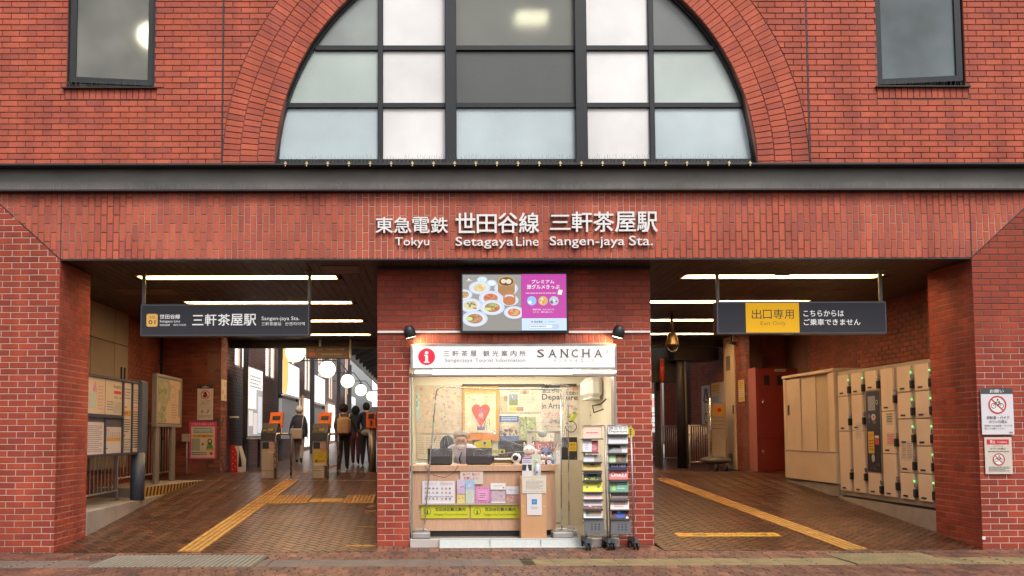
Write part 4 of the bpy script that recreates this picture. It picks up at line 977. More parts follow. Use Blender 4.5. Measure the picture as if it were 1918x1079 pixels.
m = MB(); a = aY(777, 699, .40); b = aY(1154, 694, .40); m.box(a.x, .40, a.z, b.x, .44, b.z, .004); simple('led_strip', 'bright white light strip under the tourist information sign', 'light strip', m, LED)
m = MB(); m.box(-1.42, .47, a.z-.045, 1.37, KY+.03, a.z-.008, .004); simple('shutter_box', 'grey-brown shutter slot under the light strip', 'shutter', m, mat('taupe', (.22, .17, .15), .5, .2))
for s_, c in ((-1, (-1.405, -1.385)), (1, (1.345, 1.37))):
    m = MB(); m.box(c[0], KY-.02, .10, c[1], KY+.2, 2.33, .004); simple('shutter_rail', ['left', 'right'][s_ > 0]+' vertical metal rail at the edge of the kiosk opening', 'rail', m, mat('rail_alu', (.42, .40, .38), .35, .7))
# thin white conduit across the wall
for (x0, x1, lb) in [(707, 865, 'white conduit running left from the screen'), (1065, 1218, 'white conduit running right from the screen')]:
    a = aY(x0, 624, .48); b = aY(x1, 619.5, .48); m = MB(); m.box(a.x, .475, a.z, b.x, KY-.001, b.z, .004); simple('conduit', lb, 'conduit', m, mat('conduit_white', (.85, .80, .78), .4))
# spot lamps
for i, (px, py, dx) in enumerate([(767, 622, .25), (1159, 622, -.25)]):
    p = aY(px, py, .32); t = thing('spot_lamp', ['round black spot lamp above the left end of the kiosk sign', 'round black spot lamp above the right end of the kiosk sign'][i], 'spot lamp', (p.x, KY, p.z), 'spot lamps above the kiosk sign')
    ax = Vector((dx, .12, -.95)).normalized()
    m = MB(); q = Vector(p)+Vector((0, .01, 0)); m.tube([q-ax*.09, q-ax*.075, q-ax*.02, q+ax*.055, q+ax*.07], [.03, .062, .078, .082, .074], 18); m.build('lamp_body', DARK, t)
    m = MB(); m.tube([q+ax*.066, q+ax*.074], [.068, .066], 18); m.build('lens', emis('spot_lens', (1, .88, .62), 6), t)
    m = MB(); m.tube([q-ax*.05, (p.x, KY, p.z-.01)], .016, 8); m.tube([(p.x, KY-.02, p.z-.01), (p.x, KY, p.z-.01)], .045, 12); m.build('bracket', DARK, t)
    ld = bpy.data.lights.new('spot_light', 'SPOT'); ld.energy = 9; ld.color = (1, .72, .38); ld.spot_size = radians(95); ld.spot_blend = .6; ld.shadow_soft_size = .05
    lo = bpy.data.objects.new('spot_light', ld); COL.objects.link(lo); lo.parent = t; lo.location = (q+ax*.10)-Vector((p.x, KY, p.z))
    lo.rotation_euler = (-(Vector((dx*4.2, .75, -.42)))).to_track_quat('Z', 'Y').to_euler()
# screen
fr, wd, ht = pframe(863, 510, 1065, 624, .36)
SC = thing('wall_screen', 'large black-framed screen showing dishes and a magenta panel', 'screen', (fr.O.x+wd/2, .45, fr.O.z+ht/2))
m = MB(); m.box(fr.O.x, .37, fr.O.z, fr.O.x+wd, .46, fr.O.z+ht, .006); m.build('casing', DARK, SC)
m = MB(); m.box(fr.O.x+.3, .46, fr.O.z+.2, fr.O.x+wd-.3, KY, fr.O.z+ht-.2); m.build('wall_mount', IRON, SC)
Fs = Fr((fr.O.x+.028, .37, fr.O.z+.032)); ws, hs_ = wd-.056, ht-.064
TB = (.27, .26, .235); PL_ = (.50, .56, .68); FD = [(.5, .22, .08), (.62, .36, .14), (.45, .12, .05), (.6, .5, .25), (.2, .35, .08)]
MG = (.44, .035, .30); split = .567
it = [('r', 0, 0, split, 1, TB), ('r', 0, .55, split, 1, (.24, .225, .20))]
def dish(cx, cy, r, cols, ry=.62):
    it.append(('c', cx, cy, r, PL_, r*ry)); it.append(('c', cx, cy+.005, r*.84, (.58, .63, .72), r*.84*ry)); it.append(('c', cx, cy, r*.62, cols[0], r*.62*ry))
    it.append(('blob', cx-r*.4, cy-r*.5, cx+r*.4, cy+r*.5, 26, r*.13, [tuple(min(1, q*random.uniform(.6, 1.25)) for q in c) for c in cols for _ in range(3)]))
dish(.19, .09, .05, [(.66, .72, .8)]); dish(.28, .15, .05, [(.66, .72, .8)])
dish(.165, .235, .105, [(.66, .52, .28), (.7, .6, .4), (.6, .42, .18)]); dish(.01, .36, .085, [(.5, .3, .1), (.25, .2, .08), (.6, .45, .2)])
dish(.42, .25, .115, [(.40, .20, .08)])
it += [('r', .34, .12, .505, .29, (.38, .20, .07)), ('c', .4225, .29, .0825, (.34, .17, .06), .05), ('c', .4225, .12, .0825, (.48, .28, .11), .05), ('c', .4225, .125, .07, (.10, .055, .02), .042), ('c', .395, .12, .025, (.66, .58, .4), .022), ('c', .445, .125, .027, (.66, .58, .4), .024)]
dish(.27, .42, .115, [(.55, .18, .07), (.42, .1, .04), (.62, .26, .1), (.2, .3, .08)]); dish(.45, .46, .09, [(.42, .14, .04), (.5, .2, .07)]); it += [('ring', .45, .42, .06, .014, (.5, .16, .05)), ('c', .45, .47, .062, (.46, .15, .045), .045)]
dish(.075, .55, .11, [(.6, .5, .28), (.12, .2, .06), (.64, .5, .3)]); dish(.285, .59, .12, [(.40, .18, .07), (.5, .22, .1), (.36, .15, .05), (.4, .5, .15)])
it += [('c', .235, .62, .03, (.5, .62, .2), .014)]
dish(.495, .68, .10, [(.55, .14, .04), (.66, .28, .08), (.4, .5, .18)]); dish(.115, .79, .125, [(.42, .19, .08), (.52, .24, .1), (.38, .16, .06)]); it += [('c', .06, .79, .035, (.5, .62, .2), .018)]
it += [('r', split, 0, 1, .785, MG), ('r', split, .785, 1, 1, (.50, .62, .80))]
it += [('t', .665, .10, .885, .165, 'プレミアム', W_, .02), ('t', .62, .185, .935, .265, '旅グルメきっぷ', W_, .02), ('g', .61, .33, .90, .35, 1, W_), ('poly', [(.925, .275), (.965, .285), (.955, .37), (.915, .36)], (.8, .75, .6)),
       ('c', .665, .475, .045, (.25, .45, .75)), ('c', .775, .475, .045, (.55, .38, .12)), ('c', .88, .475, .045, (.45, .45, .55)), ('blob', .635, .46, .69, .52, 4, .018, [(.75, .8, .85), (.2, .35, .5)]), ('blob', .745, .44, .80, .51, 6, .014, [(.6, .2, .08), (.7, .6, .3)]), ('blob', .855, .46, .905, .5, 4, .018, [(.12, .12, .15), (.6, .6, .65)]),
       ('t', .675, .615, .88, .645, '銀座や横浜、みなとみらいを', W_, .0), ('t', .68, .66, .87, .69, 'おトクに、贅沢に楽しもう。', W_, .0),
       ('r', .66, .835, .675, .86, (.5, .02, .05)), ('t', .685, .83, .77, .865, '東急電鉄', K_, .02), ('t', .79, .84, .80, .86, '×', K_, 0), ('g', .82, .835, .89, .862, 1, (.1, .4, .6)),
       ('r', .635, .90, .92, .965, (.15, .2, .3)), ('r', .638, .905, .917, .96, (.66, .74, .88)), ('g', .65, .92, .80, .945, 1, K_), ('r', .86, .905, .917, .96, (.45, .52, .65)), ('t', .035, .115, .095, .122, '—', W_, .0), ('poly', [(.06, .075), (.075, .105), (.045, .105)], W_)]
it = [i for i in it if not (i[0] in 'r' and i[1] == split and i[3] == split)]
mb = printed(MB(), Fs, ws, hs_, it, base=K_, th=.002); mb.build('picture', SCREEN, SC)

# back wall posters (Y = 2.5)
YB = 2.505
def bw(x0, y0, x1, y1): return pframe(x0, y0, x1, y1, YB)
MAPC = [(.62, .55, .42), (.60, .50, .45), (.66, .58, .50), (.55, .58, .42), (.64, .52, .50), (.50, .55, .40), (.6, .4, .35)]
fr, wd, ht = bw(779, 722, 866, 812)
poster('wall_map', 'big pastel street map on the kiosk back wall', 'map', fr, wd, ht, [('m', .0, .0, 1, 1, 16, 14, [(.62, .54, .42), (.62, .52, .44), (.66, .56, .46), (.60, .52, .43)]), ('blob', .03, .05, .97, .95, 90, .03, [(.42, .50, .28), (.62, .38, .34), (.62, .52, .18), (.48, .34, .30), (.5, .5, .5)]), ('l', .1, .05, .7, .95, .006, (.5, .3, .2)), ('l', 0, .4, 1, .62, .006, (.5, .35, .25)), ('l', .8, 0, .55, 1, .005, (.4, .45, .5)), ('l', 0, .75, 1, .85, .005, (.45, .35, .3))], base=(.66, .58, .48), th=.004)
fr, wd, ht = bw(781, 815, 862, 860)
poster('leaflet_sheet', 'pale text columns pinned under the street map', 'leaflet', fr, wd, ht, [('g', .02+i*.19, .05, .17+i*.19, .8, 10, (.45, .36, .28)) for i in range(5)], base=(.66, .60, .50), th=.004)
fr, wd, ht = bw(779, 735, 786, 790)
poster('blue_leaflet', 'small blue leaflet beside the street map', 'leaflet', fr, wd, ht, [('m', .1, .1, .9, .6, 2, 5, [(.2, .45, .6), (.6, .7, .7)])], base=(.5, .62, .65))
m = MB(); a = aY(866, 723, 2.44); b = aY(1080, 719, 2.44); m.box(a.x, 2.43, a.z, b.x, 2.46, b.z); simple('picture_rail', 'black rail over the posters on the kiosk back wall', 'rail', m, DARK)
fr, wd, ht = bw(867, 724, 934, 826); fr.O.y = 2.46
OR = (.66, .30, .05)
poster('heart_poster', 'orange poster with a red heart on the kiosk back wall', 'poster', fr, wd, ht, [('r', 0, 0, 1, .10, OR), ('r', 0, .86, 1, 1, (.66, .24, .06)), ('r', .92, 0, 1, 1, OR), ('r', 0, 0, .06, 1, OR), ('r', .08, .12, .9, .15, (.70, .45, .15)), ('t', .3, .03, .72, .055, 'ANNIVERSARY', K_, 0), ('g', .15, .1, .85, .13, 1, (.5, .3, .15)), ('t', .16, .17, .95, .21, '6 ・ 13 ・ 20 ・ 27', (.25, .2, .2), 0),
       ('c', .38, .42, .135, (.70, .10, .08)), ('c', .62, .42, .135, (.70, .10, .08)), ('poly', [(.26, .47), (.74, .47), (.5, .76)], (.70, .10, .08)), ('c', .5, .54, .07, (.75, .3, .25)), ('c', .5, .46, .045, (.1, .15, .5)), ('r', .40, .74, .60, .80, (.12, .2, .5)), ('ring', .5, .66, .14, .012, (.2, .2, .4)),
       ('l', .38, .33, .30, .25, .02, (.5, .4, .2)), ('l', .62, .33, .70, .25, .02, (.5, .4, .2)), ('c', .30, .24, .08, (.7, .45, .2), .03), ('c', .66, .25, .08, (.55, .6, .2), .03), ('c', .88, .86, .05, (.2, .18, .3)), ('c', .88, .86, .035, W_), ('g', .2, .84, .7, .87, 1, (.5, .3, .2))], base=(.72, .62, .46), th=.004)
fr, wd, ht = bw(936, 725, 1010, 773)
poster('photo_poster', 'cream poster with small photographs on the kiosk back wall', 'poster', fr, wd, ht, [('r', .22, .02, .52, .05, (.66, .40, .04)), ('g', .25, .08, .48, .2, 2, GY), ('r', .24, .28, .46, .72, (.25, .30, .38)), ('r', .24, .5, .46, .72, (.22, .28, .12)), ('m', .52, .05, .75, .28, 3, 2, [(.3, .2, .15), (.5, .4, .3), (.6, .55, .4)]), ('m', .02, .35, .2, .95, 2, 3, [(.3, .25, .2), (.5, .42, .3), (.66, .6, .5)]), ('m', .24, .78, .6, .94, 4, 1, [(.4, .2, .15), (.3, .3, .2), (.6, .5, .1)]), ('g', .5, .35, .9, .7, 6, (.5, .45, .4))], base=(.72, .66, .54), th=.004)
fr, wd, ht = bw(936, 779, 972, 826)
poster('night_photo_poster', 'blue and gold photograph poster beside the heart poster', 'poster', fr, wd, ht, [('r', 0, 0, 1, .25, (.08, .16, .42)), ('g', .1, .05, .9, .2, 2, (.6, .7, .8)), ('blob', .1, .3, .9, .5, 20, .08, [(.6, .48, .2), (.66, .6, .5)]), ('blob', .05, .55, .95, .75, 24, .08, [(.15, .1, .1), (.3, .2, .15)]), ('r', 0, .8, 1, 1, (.12, .18, .35))], base=(.55, .52, .48), th=.004)
fr, wd, ht = bw(974, 781, 1004, 825)
poster('green_poster', 'green plant poster on the dark board behind the counter', 'poster', fr, wd, ht, [('blob', .05, .05, .95, .95, 50, .10, [(.3, .42, .15), (.55, .62, .4), (.2, .3, .12), (.6, .55, .2)])], base=(.40, .48, .30), th=.004)
m = MB(); a = aY(936, 862, 2.2); b = aY(1010, 826, 2.2); m.box(a.x, 2.2, .9, b.x, 2.46, b.z); simple('dark_cabinet', 'dark cabinet against the back wall of the kiosk', 'cabinet', m, mat('dark_cab', (.04, .04, .045), .5))
fr, wd, ht = bw(1015, 722, 1050, 806)
poster('lettering_poster', 'grey and white poster lettered Departure in Arts', 'poster', fr, wd, ht, [('m', 0, 0, 1, .1, 5, 1, [(.2, .25, .3), (.1, .1, .1), (.55, .5, .45)]), ('t', .05, .06, .95, .17, '旅立ちの', K_, .03), ('t', .02, .19, .98, .36, 'Depa', (.08, .08, .08), .04), ('t', .02, .39, .98, .52, 'in Arts', (.08, .08, .08), .02), ('blob', .05, .6, .95, .75, 14, .10, [(.66, .4, .38), (.5, .42, .42), (.6, .55, .52)]), ('blob', .05, .78, .95, .97, 14, .08, [(.6, .45, .45), (.4, .35, .4), (.3, .25, .3)])], base=(.62, .56, .50), th=.004)
fr, wd, ht = bw(1060, 722, 1084, 812)
poster('bicycle_poster', 'tall narrow poster with bold letters and a yellow bicycle', 'poster', fr, wd, ht, [('blob', .5, .02, 1, .1, 5, .2, [(.6, .3, .2)]), ('t', .05, .12, .95, .2, 'な出会い', K_, .04), ('t', .05, .23, .95, .31, 'ure', K_, .04), ('blob', .1, .4, .9, .5, 8, .15, [(.66, .3, .2), (.6, .5, .45), (.4, .4, .42)]), ('poly', [(.2, .72), (.85, .56), (.95, .6), (.6, .75), (.3, .78)], (.45, .50, .05)), ('blob', .2, .56, .8, .75, 12, .12, [(.5, .55, .08), (.25, .3, .05)]), ('ring', .4, .86, .45, .06, K_), ('l', .4, .73, .4, .98, .02, K_), ('l', .1, .8, .7, .92, .02, K_), ('l', .1, .92, .7, .8, .02, K_)], base=(.68, .62, .55), th=.004)
fr, wd, ht = bw(1047, 819, 1081, 861)
poster('black_board', 'black board with a small yellow notice behind the curtain posts', 'board', fr, wd, ht, [('r', .55, .22, .97, .62, (.66, .42, .02)), ('t', .6, .28, .92, .4, '展示', K_, .01), ('t', .6, .44, .92, .56, '中です', K_, .01), ('c', .92, .93, .02, W_)], base=(.02, .02, .022), th=.02)
fr, wd, ht = bw(1104, 770, 1127, 785)
poster('switch_plate', 'small white notice on the cream wall right of the posters', 'notice', fr, wd, ht, [('c', .1, .5, .04, K_), ('g', .2, .1, .9, .25, 1, K_), ('g', .25, .4, .9, .85, 3, GY)], base=(.72, .7, .64), th=.004)
m = MB(); m.box(.84, 2.0, .11, 1.16, 2.04, 1.10); simple('partition', 'beige partition panel standing right of the counter', 'partition', m, mat('partition_cream', (.55, .48, .36), .7))
AC_ = thing('air_conditioner', 'white wall air conditioner at the right end of the kiosk', 'air conditioner', (1.3, 1.6, 2.1))
m = MB(); a = aY(1108, 738, 1.9); m.box(1.17, 1.45, 2.02, 1.395, 2.2, 2.34, .07); m.build('casing', WHITE, AC_); m = MB(); m.box(1.19, 1.5, 2.005, 1.36, 2.15, 2.03, .01); m.build('louvre', WHITE, AC_)
m = MB(); m.tube([(1.38, 1.2, 2.0), (1.30, 1.2, 1.92), (1.18, 1.2, 1.9), (1.2, 1.2, 1.8), (1.34, 1.2, 1.85)], .012, 6); simple('wall_bracket', 'dark bent bracket under the air conditioner', 'bracket', m, DARK)

# counter
CT = thing('counter', 'light wood information counter with rounded right end', 'counter', (-.4, .9, .11))
CYF = .66; ax0 = aY(771, 900, CYF).x; ax1 = aY(1046, 900, CYF).x; zt = aY(900, 872, CYF-.03).z
def cpoly(x0, x1, y0, y1, r): return [(x0, y0), (x1-r, y0)]+[(x1-r+r*sin(t), y0+r-r*cos(t)) for t in [pi/2*i/10 for i in range(1, 11)]]+[(x1, y1), (x0, y1)]
m = MB(); m.prism(cpoly(ax0, ax1, CYF, 1.22, .32), .19, zt-.09); m.build('front_panel', WOOD, CT)
m = MB(); m.prism(cpoly(ax0-.02, ax1+.04, CYF-.035, 1.26, .35), zt-.075, zt, 'z'); m.build('top', WOOD, CT)
m = MB(); m.prism(cpoly(ax0+.01, ax1-.01, CYF+.01, 1.21, .31), zt-.09, zt-.075); m.prism(cpoly(ax0+.02, ax1-.03, CYF+.03, 1.2, .3), .111, .19); m.build('shadow_gap', DARK, CT)
m = MB(); m.prism(cpoly(ax0, ax1+.001, CYF-.003, 1.22, .32), .19, .27); m.build('kick_board', WOOD, CT)
def onc(name, label, cat, x0, y0, x1, y1, items, base=W_, Y=CYF-.018, th=.006, mtl=None, group=None):
    fr, wd, ht = pframe(x0, y0, x1, y1, Y); return poster(name, label, cat, fr, wd, ht, items, base, th, mtl, group=group)
ic = []
for i in range(7):
    for j in range(3): ic.append(('c', .10+i*.118+(.04 if i > 3 else 0), .33+j*.19+(.08 if j == 2 else 0), .028, random.choice([(.45, .08, .08), (.2, .2, .15), (.5, .3, .2), (.3, .35, .2), (.55, .2, .25)])))
onc('sweets_board', 'white board of small sweets pictures on the counter front', 'board', 791, 901, 852, 943, [('t', .08, .06, .44, .2, 'おやつマップ', (.45, .2, .35), .01), ('t', .54, .06, .94, .2, '世田谷みやげ', (.55, .3, .2), .01)]+ic+[('g', .08, .66, .94, .72, 1, (.3, .3, .5))], base=(.74, .70, .74))
onc('red_letter_notice', 'translucent notice with red letters inviting to eat and drink', 'notice', 862, 878, 905, 907, [('g', .05, .12, .95, .18, 1, K_), ('t', .1, .28, .45, .45, '食べて', R_, .02), ('t', .52, .28, .85, .45, '飲んで', R_, .02), ('t', .15, .52, .8, .7, '応援しよう!', R_, .02)], base=(.66, .58, .52))
onc('booklet', 'lavender booklet with a dark arc on the counter front', 'booklet', 856, 898, 871, 925, [('l', .4, .6, .7, .45, .08, (.15, .1, .12)), ('l', .7, .45, .95, .62, .06, (.15, .1, .12)), ('r', 0, .65, 1, 1, (.6, .42, .62))], base=(.60, .50, .66), th=.015)
onc('booklet', 'small yellow booklet under the lavender one', 'booklet', 856, 926, 871, 943, [('blob', .2, .3, .8, .8, 5, .1, [(.4, .3, .1)])], base=(.72, .58, .22), th=.012)
onc('booklet', 'blue and pale green booklet with a cherry tree picture', 'booklet', 872, 898, 889, 943, [('r', 0, 0, 1, .42, (.35, .52, .72)), ('blob', .3, .15, .7, .35, 8, .12, [(.7, .45, .55), (.75, .6, .66)]), ('blob', .1, .5, .9, .95, 18, .12, [(.5, .6, .45), (.66, .6, .4), (.6, .66, .6)])], base=(.55, .62, .52), th=.012)
pk = []
for i in range(26):
    t = i/26*4; x, y = (t, 0.04) if t < 1 else ((.96, t-1) if t < 2 else ((3-t, .96) if t < 3 else (.04, 4-t))); pk.append(('c', min(.93, max(.07, x)), min(.93, max(.07, y)), .035, random.choice([(.25, .08, .3), (.6, .1, .3), (.2, .2, .4)])))
onc('booklet', 'bright pink booklet with a dotted border', 'booklet', 889, 912, 919, 943, pk+[('r', .22, .25, .78, .8, (.74, .40, .58)), ('g', .3, .35, .7, .7, 3, (.45, .1, .3))], base=(.74, .30, .56), th=.02)
onc('booklet', 'pink and violet mosaic booklet with a white upper label', 'booklet', 920, 911, 947, 942, [('blob', 0, .2, 1, .9, 90, .06, [(.66, .42, .45), (.4, .35, .55), (.6, .55, .6), (.7, .5, .4)]), ('r', 0, .92, 1, 1, W_)], base=(.58, .45, .52), th=.012)
onc('leaflet', 'white leaflet with a red dot above the mosaic booklet', 'leaflet', 919, 905, 947, 917, [('t', .2, .25, .8, .6, 'せたがや', (.5, .3, .4), 0), ('c', .85, .7, .05, R_)], Y=CYF-.04)
onc('booklet', 'rust pink booklet at the right end of the row', 'booklet', 948, 924, 973, 942, [('blob', 0, .1, 1, .95, 40, .08, [(.6, .3, .25), (.66, .45, .4), (.5, .25, .22)])], base=(.56, .32, .28), th=.012)
onc('leaflet', 'pale leaflet with grey letters above the rust pink booklet', 'leaflet', 948, 911, 972, 926, [('t', .15, .3, .85, .6, '世田谷マップ', (.3, .35, .45), 0)], Y=CYF-.035, base=(.72, .70, .74))
onc('booklet_rack', 'clear shelf strip holding the booklets on the counter front', 'shelf', 786, 943, 975, 946, [], base=(.45, .36, .28), th=.03)
LY = (.58, .58, .02)
def ysign(x0, x1, top, en, lb):
    onc('information_sign', lb, 'sign', x0, 946, x1, 971, [('ring', .13, .48, .075, .009, K_), ('c', .13, .38, .012, K_), ('r', .118, .45, .142, .66, K_), ('r', .105, .62, .155, .66, K_), ('t', .29, .18, .92, .46, top, K_, .03), ('t', .27, .62, .96, .82, en, (.18, .18, .02), 0)], base=LY, Y=CYF-.012, group='yellow signs on the counter front')
ysign(789, 879, '世田谷区観光案内', 'Setagaya Tourist Information', 'left yellow information sign under the sweets board')
ysign(882, 973, '世田谷区観光案内', 'Setagaya City Tourist Information', 'right yellow information sign reading Setagaya City Tourist Information')
# things on the counter
def onctr(x, Y=.95): return Vector((x, Y, zt))
def cxp(px, Y): return aY(px, 870, Y).x
for i, (x0, x1, y0, lb) in enumerate([(801, 847, 840, 'left dark laptop screen back on the counter'), (873, 922, 839, 'right dark monitor back standing beside the staff member')]):
    t = thing('monitor', lb, 'monitor', (cxp((x0+x1)/2, .85), .9, zt)); a = aY(x0, 870, .84); b = aY(x1, y0, .84)
    m = MB(); m.box(a.x, .84, zt+.015, b.x, .865, b.z, .006); m.build('screen_back', mat('monitor_grey', (.045, .042, .045), .4, 0, .1), t)
    m = MB(); m.box(a.x+.02, .87, zt, b.x-.02, 1.08, zt+.018, .005); m.build('base', DARK, t)
m = MB(); a = cxp(779, .8); m.box(a, .78, zt, a+.15, .98, zt+.025, .006); m.col = (.5, .5, .5); simple('printer_tray', 'white flat device at the left end of the counter', 'device', m, WHITE)
t = thing('webcam_ball', 'white ball-shaped camera with a black lens on the counter', 'camera', (cxp(967, .85), .85, zt)); p = aY(967, 858, .85)
m = MB(); m.ball((p.x, .85, p.z), .068, 18, 12); m.build('ball', WHITE, t); m = MB(); m.tube([(p.x-.012, .81, p.z+.004), (p.x-.02, .783, p.z+.006)], [.045, .034], 16); m.build('lens', DARK, t); m = MB(); m.cyl(p.x, .85, zt, p.z-.04, .06, 14, .02); m.build('foot', WHITE, t)
# file trays
t = thing('paper_trays', 'stack of paper trays with yellow and white papers on the counter', 'tray', (cxp(940, 1.05), 1.05, zt))
for k in range(3): m = MB(); a = cxp(924, 1.05); b = cxp(958, 1.05); m.col = [(.6, .5, .25), (.12, .08, .05), (.72, .68, .6)][k]; m.box(a+.01*k, .95, zt+.005+k*.03, b+.02*k, 1.2, zt+.025+k*.03); m.build('paper', PAINT, t)
m = MB(); m.box(a-.01, 1.2, zt, b+.05, 1.22, zt+.12); m.build('tray_back', DARK, t)
# lucky cats
def cat_fig(px, py_base, Y, s_, label, body=(.80, .76, .74), ear=(.70, .2, .25), extra=None):
    x = cxp(px, Y); t = thing('cat_figurine', label, 'figurine', (x, Y, zt), None); z = zt
    m = MB(); m.col = body; m.ball((x, Y, z+.30*s_), .30*s_, 14, 9, (.95, .85, 1)); m.ball((x-.17*s_, Y-.2*s_, z+.09*s_), .10*s_, 8, 6); m.ball((x+.17*s_, Y-.2*s_, z+.09*s_), .10*s_, 8, 6)
    m.ball((x, Y-.03*s_, z+.78*s_), .29*s_, 16, 10, (1.1, .95, .88)); m.tube([(x+.22*s_, Y-.1*s_, z+.42*s_), (x+.36*s_, Y-.15*s_, z+.6*s_), (x+.34*s_, Y-.18*s_, z+.82*s_)], [.08*s_, .075*s_, .07*s_], 8); m.build('body', GLOSSY, t)
    for q in (-1, 1):
        m = MB(); m.col = body; m.tube([(x+q*.20*s_, Y, z+.95*s_), (x+q*.26*s_, Y, z+1.2*s_)], [.10*s_, .015*s_], 8); m.build('ear', GLOSSY, t)
        m = MB(); m.col = ear; m.tube([(x+q*.205*s_, Y-.035*s_, z+.98*s_), (x+q*.25*s_, Y-.02*s_, z+1.15*s_)], [.075*s_, .012*s_], 8); m.build('inner_ear', GLOSSY, t)
        m = MB(); m.col = K_; m.ball((x+q*.11*s_, Y-.29*s_, z+.80*s_), .030*s_, 8, 6); m.build('eye', GLOSSY, t)
    m = MB(); m.col = (.7, .3, .3); m.ball((x, Y-.31*s_, z+.73*s_), .02*s_, 8, 6); m.build('nose', GLOSSY, t)
    m = MB(); m.col = R_; n = 18; m.tube([(x+.23*s_*cos(2*pi*i/n), Y-.02*s_+.21*s_*sin(2*pi*i/n), z+.56*s_) for i in range(n+1)], .035*s_, 6); m.build('collar', GLOSSY, t)
    return t
cat_fig(991, 860, .95, .26, 'largest white lucky cat with pink ears and red collar')
cat_fig(1016, 870, .85, .14, 'small white cat figurine with red ears beside the blue one', ear=(.5, .1, .3))
cat_fig(1029, 870, .80, .13, 'smallest white cat figurine at the right end of the counter')
cat_fig(1008, 868, 1.0, .20, 'pink cat figurine behind the small white one', body=(.70, .30, .28))
cat_fig(1023, 866, .98, .22, 'blue cat figurine between the white ones', body=(.07, .15, .36), ear=(.3, .2, .25))
fr, wd, ht = pframe(1003, 827, 1037, 846, 1.02); poster('magazine', 'coral red magazine titled One23 behind the figurines', 'magazine', fr, wd, ht, [('t', .12, .25, .9, .75, 'One23', (.8, .7, .68), .02)], base=(.66, .16, .13), th=.02)
t = thing('display_arch', 'cream display arch with a lettered right post on the counter', 'display', (cxp(1018, 1.1), 1.1, zt)); CRM = mat('display_cream', (.70, .62, .48), .6)
def seg(pts, w_, nm='post'):
    m = MB(); P = [aY(x, y, 1.1) for x, y in pts]
    a, b = P; m.box(min(a.x, b.x)-w_*(nm == 'post'), 1.08, min(a.z, b.z), max(a.x, b.x)+w_*(nm == 'post'), 1.14, max(a.z, b.z), .004); m.build(nm, CRM, t)
seg([(992, 808), (992, 870)], .03); seg([(1044, 808), (1046, 870)], .035); seg([(986, 806), (1050, 811)], 0, 'lintel')
m = MB(); p = aY(1016, 813, 1.05); m.col = (.42, .5, .44); m.ball((p.x, 1.06, p.z), .065, 14, 8, (1, .35, .75)); m.build('badge', PAINT, t)
m = MB(); a = aY(1040, 870, 1.0); b = aY(1051, 845, 1.0); m.box(a.x, .95, zt, b.x, 1.1, b.z, .004); simple('white_box', 'plain white box at the right end of the counter', 'box', m, WHITE)
fr, wd, ht = pframe(1031, 855, 1038, 869, .78); poster('card', 'small blue card standing on the counter edge', 'card', fr, wd, ht, [('r', .1, .1, .9, .5, (.3, .6, .75))], base=(.08, .25, .5))
m = MB(); p = aY(838, 836, 1.7); m.col = (.03, .04, .045); m.ball((p.x, 1.72, p.z), .14, 14, 10, (.8, .3, 1.2)); simple('chair_back', 'dark rounded chair back behind the staff member', 'chair', m, CLOTH)
t = thing('yellow_flyer', 'yellow cut-out flyer with a round portrait behind the staff member', 'flyer', (cxp(905, 1.6), 1.6, 1.3)); fr, wd, ht = pframe(885, 824, 922, 839, 1.6)
printed(MB(), fr, wd, ht, [('poly', [(0, 1), (.1, .3), (.5, 0), (.92, 0), (1, 1)], (.66, .56, .01)), ('c', .6, .45, .13, (.7, .5, .35)), ('c', .62, .4, .07, (.1, .08, .06))], base=(.05, .045, .02), th=.004).build('sheet', PAINT, t)
fr, wd, ht = pframe(921, 842, 946, 850, 1.5); poster('yellow_label', 'yellow label on a dark box behind the counter', 'label', fr, wd, ht, [('g', .1, .2, .6, .8, 2, K_), ('c', .78, .5, .1, K_)], base=(.62, .54, .03))
# pedestal
t = thing('pedestal', 'orange wood pedestal box with two notices in front of the counter', 'pedestal', (aY(1000, 1005, .42).x, .5, .11)); a = aY(976, 1005, .42); b = aY(1023, 893, .42)
m = MB(); m.box(a.x, .42, .111, b.x, .62, b.z, .004); m.build('box', WOODO, t)
for (px, py) in [(980, 948), (1019, 948), (980, 1001), (1019, 1001)]: p = aY(px, py, .418); m = MB(); m.tube([(p.x, .421, p.z), (p.x, .416, p.z)], .006, 8); m.build('screw_cap', WHITE, t)
onc('cream_notice', 'cream letter-style notice on the pedestal top edge', 'notice', 978, 891, 1023, 924, [('g', .05, .06, .95, .12, 1, (.4, .4, .35)), ('g', .05, .88, .95, .94, 1, (.4, .4, .35)), ('t', .35, .17, .6, .23, 'お知らせ', (.5, .25, .2), 0), ('g', .15, .28, .88, .8, 7, (.45, .4, .38))], base=(.74, .68, .56), Y=.412, th=.004)
onc('white_notice', 'white paper with a small blue square on the pedestal front', 'notice', 987, 925, 1015, 965, [('r', .32, .25, .68, .5, (.06, .26, .55)), ('t', .4, .34, .6, .42, 'app', (.4, .6, .8), 0), ('g', .25, .6, .75, .66, 1, (.3, .4, .5)), ('g', .3, .68, .7, .72, 1, GY)], base=(.76, .71, .70), Y=.412, th=.003)
onc('leaflet', 'violet-headed leaflet with a photograph standing on the pedestal', 'leaflet', 978, 855, 996, 892, [('r', 0, 0, 1, .12, (.2, .06, .25)), ('g', .1, .02, .9, .1, 1, W_), ('r', 0, .42, 1, .72, (.04, .04, .045)), ('poly', [(.4, .72), (.5, .3), (.6, .5), (.7, .72)], W_), ('g', .1, .18, .9, .35, 2, (.3, .25, .4))], base=(.70, .66, .74), Y=.47, th=.006)
